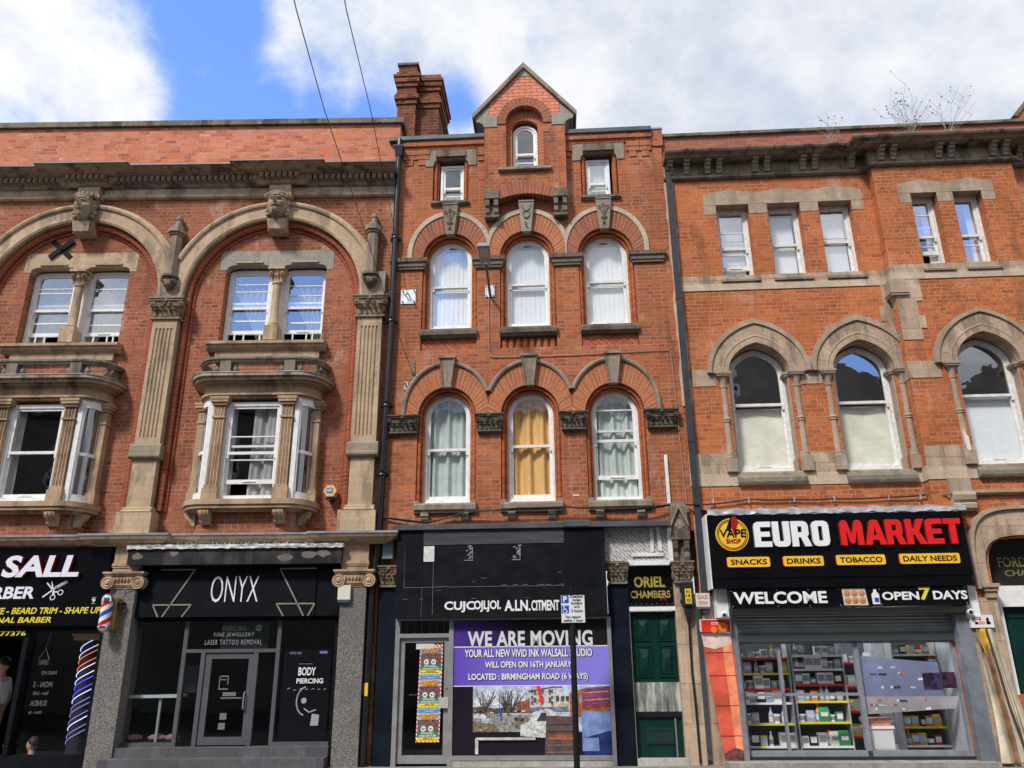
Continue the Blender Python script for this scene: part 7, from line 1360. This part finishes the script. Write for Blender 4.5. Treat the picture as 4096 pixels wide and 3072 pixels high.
pe = MB().prism([(cx-.10, cz+.07), (cx-.03, cz+.05), (cx+.06, cz+.27), (cx+.0, cz+.30)], .53, .534); MS.part('emblem_pen', pe, SIGNK, lg); MS.part('emblem_flash', MB().prism([(cx+.0, cz+.10), (cx+.03, cz-.01), (cx+.12, cz+.21), (cx+.07, cz+.30), (cx+.0, cz+.27)], .53, .538), REDD, lg)
WP = Thing('welcome_panel', 'long black panel reading WELCOME with eggs, milk and OPEN 7 DAYS', 'sign', FR, (7.7, .3, 2.5))
wp_ = WP.part('panel', MB().prism([(5.84, 2.335), (9.585, 2.345), (9.60, 2.635), (5.85, 2.625)], .1, .45), SIGNK)
lettering('WELCOME', (5.905, 7.385, 2.395, 2.585), .451, LETW, WP, wp_, bold=.03); lettering('OPEN', (8.25, 8.825, 2.43, 2.558), .451, LETW, WP, wp_, bold=.03); lettering('7', (8.835, 9.02, 2.425, 2.625), .451, YELT, WP, wp_, bold=.03); lettering('DAYS', (9.045, 9.575, 2.43, 2.565), .451, LETW, WP, wp_, bold=.03)
tray = WP.part('egg_tray_print', MB().prism([(7.64, 2.36), (8.02, 2.355), (7.995, 2.615), (7.63, 2.618)], .45, .453), plain('egg_tray_card', (.62, .54, .46)), wp_)
egm = mat('brown_egg', (.52, .22, .10), .5)
for k in range(6): WP.part('egg_print', MB().disc((7.705+.115*(k % 3), 2.43+.115*(k//3)), .052, .452, .455, 20, [(.03, .462), (.005, .465)]), egm, tray, smooth=True)
WP.part('milk_print', MB().prism([(8.09, 2.37), (8.205, 2.37), (8.205, 2.52), (8.17, 2.57), (8.17, 2.60), (8.125, 2.60), (8.125, 2.57), (8.085, 2.52)], .45, .454), plain('milk_white', (.72, .75, .80)), wp_); WP.part('milk_cap_print', MB().box(8.122, 8.173, .45, .455, 2.60, 2.625).box(8.125, 8.195, .45, .4545, 2.40, 2.47), plain('milk_blue', (.02, .06, .32)), wp_)
scw = MB()
for s, z in ((5.88, 2.60), (5.88, 2.36), (6.6, 2.61), (6.6, 2.355), (7.58, 2.61), (7.58, 2.36), (8.22, 2.605), (8.22, 2.365), (9.55, 2.61), (9.55, 2.37), (7.1, 2.61), (7.1, 2.355)): scw.disc((s, z), .009, .45, .456, 8)
WP.part('screw', scw, LEADW, wp_)
MK = Thing('market_shopfront', 'convenience store front with half raised grey shutter and lit shelves behind glass', 'shopfront', FR, (7.7, 0, 0))
MK.part('side_panel', MB().box(9.42, 9.66, .1, .235, .0, 2.20), mat('blue_grey_side_panel', (.20, .22, .27), .5, .2, .25, 3))
MK.part('white_post', MB().box(5.65, 5.84, -.1, .30, 2.20, 2.64).box(9.605, 9.80, -.1, .30, 2.15, 2.64).box(9.45, 9.60, -.1, .12, 0, .1), WHITE)
sh = MB().box(5.90, 9.60, -.1, .30, 2.245, 2.335); MK.part('shutter_housing', sh, plain('shutter_grey_housing', (.20, .21, .22), .5))
sl = MB().side([(.06, 2.245)]+[q for k in range(6) for q in ((.095, 2.235-k*.052), (.075, 2.21-k*.052))]+[(.06, 1.92)], 5.99, 9.44); MK.part('roller_shutter', sl, mat('galvanised_shutter_slat', (.27, .29, .30), .45, .3, .15, 3)); MK.part('shutter_bar', MB().box(5.99, 9.44, .05, .115, 1.83, 1.925), plain('dark_shutter_bar', (.05, .06, .06)))
MK.part('shutter_guide', MB().box(5.90, 5.985, -.05, .12, .0, 2.24).box(9.445, 9.535, -.05, .12, 0, 2.24), mat('grey_guide_rail', (.24, .25, .28), .45, .3, .15))
mf = MB()
for a, b, z0, z1 in ((5.985, 6.03, .12, 1.83), (7.83, 7.90, .12, 1.83), (9.40, 9.445, .12, 1.83), (6.03, 9.40, .12, .20), (6.03, 9.40, 1.79, 1.83), (6.03, 7.83, 1.0, 1.04), (6.62, 6.66, .2, 1.79)): mf.box(a, b, -.08, .02, z0, z1)
MK.part('window_frame', mf, mat('blue_grey_frame', (.26, .28, .32), .4, .2))
panes(MK, G_CLR, [(6.03, 7.83, .2, 1.79), (7.90, 9.40, .2, 1.79)], -.03)
MK.part('stallriser', MB().box(5.985, 9.445, -.1, .06, 0, .12), mat('black_tiles', (.03, .03, .035), .3)); MK.part('front_step', MB().box(5.6, 9.6, .06, .45, 0, .07), stone('grey_front_step', (.30, .29, .28), (.12, .11, .1), .5))
MK.part('shop_interior', MB().box(5.7, 9.6, -3.2, -3.1, 0, 2.6).box(5.7, 5.78, -3.1, -.1, 0, 2.6).box(9.52, 9.6, -3.1, -.1, 0, 2.6).box(9.398, 9.428, -.62, -.085, .03, 2.4).box(5.7, 9.6, -3.1, -.1, 2.5, 2.6).box(5.7, 9.6, -3.1, -.1, -.05, .03), mat('shop_wall_paint', (.40, .42, .45), .8))
TUBE = mat('lit_shop_tube', (1, 1, 1), .5, 0, 0, emis=(.95, .98, 1.0), es=42.0)
for s, d in ((6.5, -.75), (7.5, -1.7), (8.6, -.8), (8.6, -1.9)):
    tb_ = Thing('ceiling_light', 'lit white tube light on the store ceiling %s' % {6.5: 'above the left shelves', 7.5: 'deep in the middle'}.get(s, 'near the right pane' if d > -1 else 'deep at the right'), 'light', FR, (s, d, 2.4)); tb_.part('fitting', MB().box(s-.5, s+.5, d-.05, d+.05, 2.44, 2.50), LETW); tb_.part('tube', MB().tube([(s-.48, d, 2.42), (s+.48, d, 2.42)], .025, 8), TUBE)
MK.part('frosted_window_print', MB().face([(7.92, .98), (9.15, .98), (9.15, 1.48), (7.92, 1.60)], -.05), mat('blue_grey_frosted_print', (.20, .23, .38), .3, 0, .22, 1.5), recalc=False)
MK.part('frosted_window_print', MB().face([(7.92, .72), (9.30, .80), (9.38, .98), (7.92, .98)], -.05), mat('pale_grey_frosted_print', (.36, .34, .36), .35, 0, .25, 2), recalc=False)
rk = random.Random(8)
for k in range(26):
    a = rk.uniform(7.95, 9.05); z = rk.choice((1.40, 1.30, 1.22, 1.10, .90, .84, .78)); w_ = rk.uniform(.03, .14); MK.part('window_sticker', MB().face([(a, z), (a+w_, z), (a+w_*.95, z+rk.uniform(.015, .06)), (a, z+.03)], -.046), PRM.setdefault(('st', k % 6), plain('window_sticker_%d' % (k % 6), ((.65, .66, .70), (.12, .13, .2), (.5, .5, .6), (.55, .12, .10), (.75, .75, .72), (.05, .05, .07))[k % 6], .4)), recalc=False)
MK.part('window_poster', MB().box(8.87, 9.15, -.05, -.045, 1.08, 1.33), mat('dark_blue_red_window_poster', (.05, .03, .09), .4, 0, .8, 9)); MK.part('window_poster', MB().box(9.17, 9.38, -.05, -.045, 1.10, 1.34), mat('navy_red_window_poster', (.06, .02, .05), .4, 0, .8, 8))
# shelves and stock
SHM = mat('white_shelf_metal', (.52, .53, .54), .4, .2); units = []
for k, (s0, s1, d, lv_, lab) in enumerate(((6.06, 6.92, -.62, (.22, .56, .88, 1.10, 1.34, 1.58), 'white metal shop shelves nearest the left guide rail'), (6.96, 7.82, -.62, (.22, .58, .90, 1.16, 1.40, 1.62), 'white metal shop shelves beside the middle window post'), (7.98, 8.62, -1.5, (.3, .7, 1.1, 1.5), 'shelves set back behind the frosted print'), (8.66, 9.40, -.70, (.22, .50, .80, 1.36, 1.62), 'shelves with red and orange stock at the right pane'))):
    u = Thing('shelf_unit', lab, 'shelf', FR, (s0, d, 0)); u.part('back_panel', MB().box(s0, s1, d-.22, d-.20, .03, 1.9), mat('dark_shelf_back_%d' % k, (.10, .11, .13), .6))
    for q in (s0, s1-.02): u.part('upright', MB().box(q, q+.02, d-.20, d+.10, .03, 1.9), SHM)
    for z in lv_:
        sf = u.part('shelf', MB().box(s0+.02, s1-.02, d-.20, d+.10, z-.018, z), SHM); u.part('price_strip', MB().box(s0+.02, s1-.02, d+.101, d+.106, z-.03, z+.004), (LETW, YELT, LETW, RED)[int(z*10) % 4], sf)
    units.append((s0, s1, d, lv_))
r = random.Random(31); protos = {}
def stock(kind, col, cname):
    key = (kind, cname)
    if key not in protos:
        m1 = plain('stock_'+cname, col, .4); T = None; mb = MB()
        if kind == 'bottle': mb.lathe(0, 0, [(.036, 0), (.038, .01), (.038, .13), (.014, .18), (.014, .215), (.017, .216), (.017, .235)], 10)
        elif kind == 'carton': mb.box(-.06, .06, -.05, .05, 0, .17)
        elif kind == 'tub': mb.lathe(0, 0, [(.045, 0), (.055, .10), (.06, .10), (.06, .12), (.002, .122)], 12)
        else: mb.add([(-.07, -.03, 0), (.07, -.03, 0), (.07, .03, 0), (-.07, .03, 0), (-.065, -.006, .19), (.065, -.006, .19), (.065, .006, .19), (-.065, .006, .19), (-.075, -.045, .09), (.075, -.045, .09), (.075, .045, .09), (-.075, .045, .09)], [[0, 1, 2, 3], [0, 1, 9, 8], [1, 2, 10, 9], [2, 3, 11, 10], [3, 0, 8, 11], [8, 9, 5, 4], [9, 10, 6, 5], [10, 11, 7, 6], [11, 8, 4, 7], [4, 5, 6, 7]])
        me = mesh_from(kind, mb, m1, (0, 0, 0)); l2 = MB()
        if kind == 'bottle': l2.lathe(0, 0, [(.0385, .03), (.0385, .10)], 10)
        elif kind == 'carton': l2.box(-.05, .05, .05, .052, .05, .14)
        elif kind == 'tub': l2.lathe(0, 0, [(.0495, .03), (.055, .09)], 12)
        else: l2.box(-.045, .045, .044, .047, .07, .12)
        lm = mesh_from('printed_label', l2, plain('stock_label_'+cname, tuple(1-.8*c for c in col), .4), (0, 0, 0)); protos[key] = (me, lm)
    return protos[key]
cols = {'white': (.85, .85, .85), 'pale grey': (.55, .57, .60), 'black': (.02, .02, .025), 'silver blue': (.35, .42, .60), 'red': (.62, .03, .02), 'orange': (.80, .22, .03), 'yellow': (.80, .55, .05), 'green': (.05, .30, .12)}
def place(kind, cname, s, d, z, sc, where):
    me, lm = stock(kind, cols[cname], cname.replace(' ', '_')); o = bpy.data.objects.new(kind, me); COL.objects.link(o); o.location = FR.world((s, d, z)); o.rotation_euler = (0, 0, FR.a); o.scale = (sc,)*3
    noun = {'bottle': 'bottle', 'carton': 'carton', 'tub': 'lidded tub', 'pouch': 'snack pouch'}[kind]; props(o, '%s %s standing on the %s' % (cname, noun, where), kind, '%s %ss on the %s' % (cname, noun, where)); l_ = bpy.data.objects.new('printed_label', lm); COL.objects.link(l_); l_.parent = o
wh = ('left shop shelves', 'middle shop shelves', 'set-back shelves', 'right shop shelves')
for k, (s0, s1, d, lv_) in enumerate(units):
    for z in lv_:
        s = s0+.09
        while s < s1-.07:
            kind = r.choice(('bottle', 'carton', 'tub', 'pouch', 'carton')); pal = (('white', 'white', 'black', 'white', 'silver blue', 'red', 'white', 'yellow'), ('white', 'white', 'silver blue', 'black', 'white', 'green', 'orange'), ('white', 'pale grey', 'silver blue', 'yellow'), ('red', 'orange', 'black', 'red', 'white', 'orange', 'yellow'))[k]
            if r.random() < .94: place(kind, r.choice(pal), s, d+.02+r.uniform(-.02, .03), z, r.uniform(.85, 1.25) if z < 1.5 else .85, wh[k])
            s += {'bottle': .10, 'carton': .15, 'tub': .14, 'pouch': .17}[kind]*r.uniform(.72, .98)
wb = Thing('crate', 'white plastic crate on the store floor behind the right pane', 'crate', FR, (8.12, -.3, .2)); wb.part('body', MB().box(7.95, 8.32, -.45, -.15, .20, .50), plain('white_plastic_crate', (.62, .63, .63))); wb.part('rim', MB().box(7.93, 8.34, -.47, -.13, .50, .54), LETW)
rb_ = single('stacked_magazines', 'flat stack of coral and white magazines on the white crate', 'magazine', FR, (8.1, -.3, .54), MB().box(7.94, 8.30, -.44, -.16, .541, .60).box(7.92, 8.32, -.45, -.15, .601, .66), mat('coral_paper', (.62, .25, .18), .6, 0, .3, 12, stretch=(1, 1, 8)))
# boards either side of the store
RB_ = Thing('advert_board', 'leaning red and orange advertising panel left of the store window', 'advert', FR, (5.7, .1, 0)); RB_.part('panel', MB().prism([(5.62, .05), (5.95, .05), (5.885, 1.96), (5.40, 1.96)], .06, .10), mat('red_orange_print', (.72, .12, .07), .35, 0, .4, 1.6)); RB_.part('orange_strip', MB().prism([(5.80, .05), (5.93, .05), (5.87, 1.92), (5.72, 1.92)], .10, .104), mat('light_orange_print', (.84, .28, .15), .35, 0, .4, 2.5))
for z in (.42, .86, 1.31, 1.66): RB_.part('panel_joint', MB().box(5.62-.115*z+.005, 5.945-.035*z, .10, .1045, z, z+.012), plain('dark_joint_%d' % int(z*100), (.20, .03, .02), .6))
RB_.part('grimy_foot', MB().prism([(5.615, .05), (5.955, .05), (5.95, .20), (5.78, .26), (5.60, .17)], .10, .1055), mat('grimy_foot', (.14, .05, .04), .8, 0, .5, 14))
RB_.part('white_strip', MB().prism([(5.425, 1.76), (5.60, 1.72), (5.875, 1.80), (5.88, 1.97), (5.40, 1.98)], .10, .105), mat('pink_white_print', (.72, .56, .50), .4, 0, .3, 3))
RS = Thing('advert_sign', 'small red and orange sign with a white crest left of the store shutter', 'sign', FR, (5.62, .15, 2.1)); RS.part('board', MB().box(5.385, 5.87, .06, .16, 1.99, 2.185), plain('sign_edge_white', (.7, .7, .7))); RS.part('red_print', MB().box(5.40, 5.865, .16, .163, 1.985, 2.175), mat('hot_red_print', (.66, .035, .02), .3, 0, .3, 3)); RS.part('orange_print', MB().disc((5.75, 2.06), .075, .16, .1645, 20).disc((5.60, 2.02), .05, .16, .1642, 20), mat('glow_orange_print', (.80, .22, .03), .3)); RS.part('crest', MB().prism(outline(5.565, 5.675, 2.10, 2.135), .16, .165, [outline(5.572, 5.668, 2.106, 2.129)]), LETW); lettering('CRYSTAL', (5.577, 5.663, 2.110, 2.125), .164, LETW, RS)
RP = Thing('advert_sign', 'small white sign with red band and orange 30 right of the store shutter', 'sign', FR, (9.8, .3, 2.1)); b_ = RP.part('board', MB().box(9.62, 9.97, .25, .31, 2.00, 2.19), plain('poster_white_board', (.74, .75, .76))); lettering('HYOLA', (9.645, 9.78, 2.145, 2.168), .311, SIGNK, RP, b_); RP.part('red_band', MB().box(9.645, 9.79, .31, .3125, 2.115, 2.138), RED, b_); lettering('ULTRA', (9.68, 9.75, 2.12, 2.134), .313, LETW, RP, b_); lettering('30', (9.74, 9.83, 2.05, 2.10), .311, plain('orange_numerals', (.80, .18, .02)), RP, b_, bold=.03)
RP.part('device_print', MB().box(9.86, 9.90, .31, .3125, 2.08, 2.15).box(9.855, 9.92, .31, .3125, 2.05, 2.09).box(9.68, 9.73, .31, .3125, 2.05, 2.085).box(9.69, 9.70, .31, .3125, 2.085, 2.10), SIGNK, b_)
dr_ = Thing('fabric_banner', 'cream and yellow draped fabric hanging on the pier right of the store', 'banner', FR, (9.85, .3, 1.0))
def drape(s0, s1, t0, t1, z0, z1, ph, amp=.05): return MB().grid(lambda u, v: ((t0+(s0-t0)*v)+((t1-t0)+((s1-s0)-(t1-t0))*v)*u+.02*math.sin(v*5+ph), .30+amp*math.sin(u*9+ph+v*2), z0+(z1-z0)*v), 30, 24)
dr_.part('cream_cloth', drape(9.68, 10.0, 9.66, 10.24, .05, 1.98, .3), mat('cream_cloth', (.58, .52, .40), .8, 0, .35, 2.2), smooth=True, recalc=False); dr_.part('yellow_cloth', drape(9.65, 9.93, 9.70, 9.86, 1.62, 1.985, 1.2, .06), mat('yellow_orange_cloth', (.72, .42, .06), .8, 0, .5, 3), smooth=True, recalc=False)
dr_.part('rust_cloth', drape(9.80, 9.86, 9.80, 9.93, .05, 1.9, .7, .055), mat('rust_cloth', (.34, .20, .12), .8, 0, .5, 4), smooth=True, recalc=False); dr_.part('olive_cloth', drape(9.90, 9.95, 10.02, 10.10, .05, 1.75, .2, .07), mat('olive_cloth', (.30, .27, .17), .8, 0, .5, 4), smooth=True, recalc=False)
dr_.part('dark_cord', MB().tube([(9.80, .37, 1.98), (9.84, .40, 1.5), (9.90, .40, .9), (10.05, .38, .05)], .018, 6), plain('brown_cord', (.07, .05, .04)))
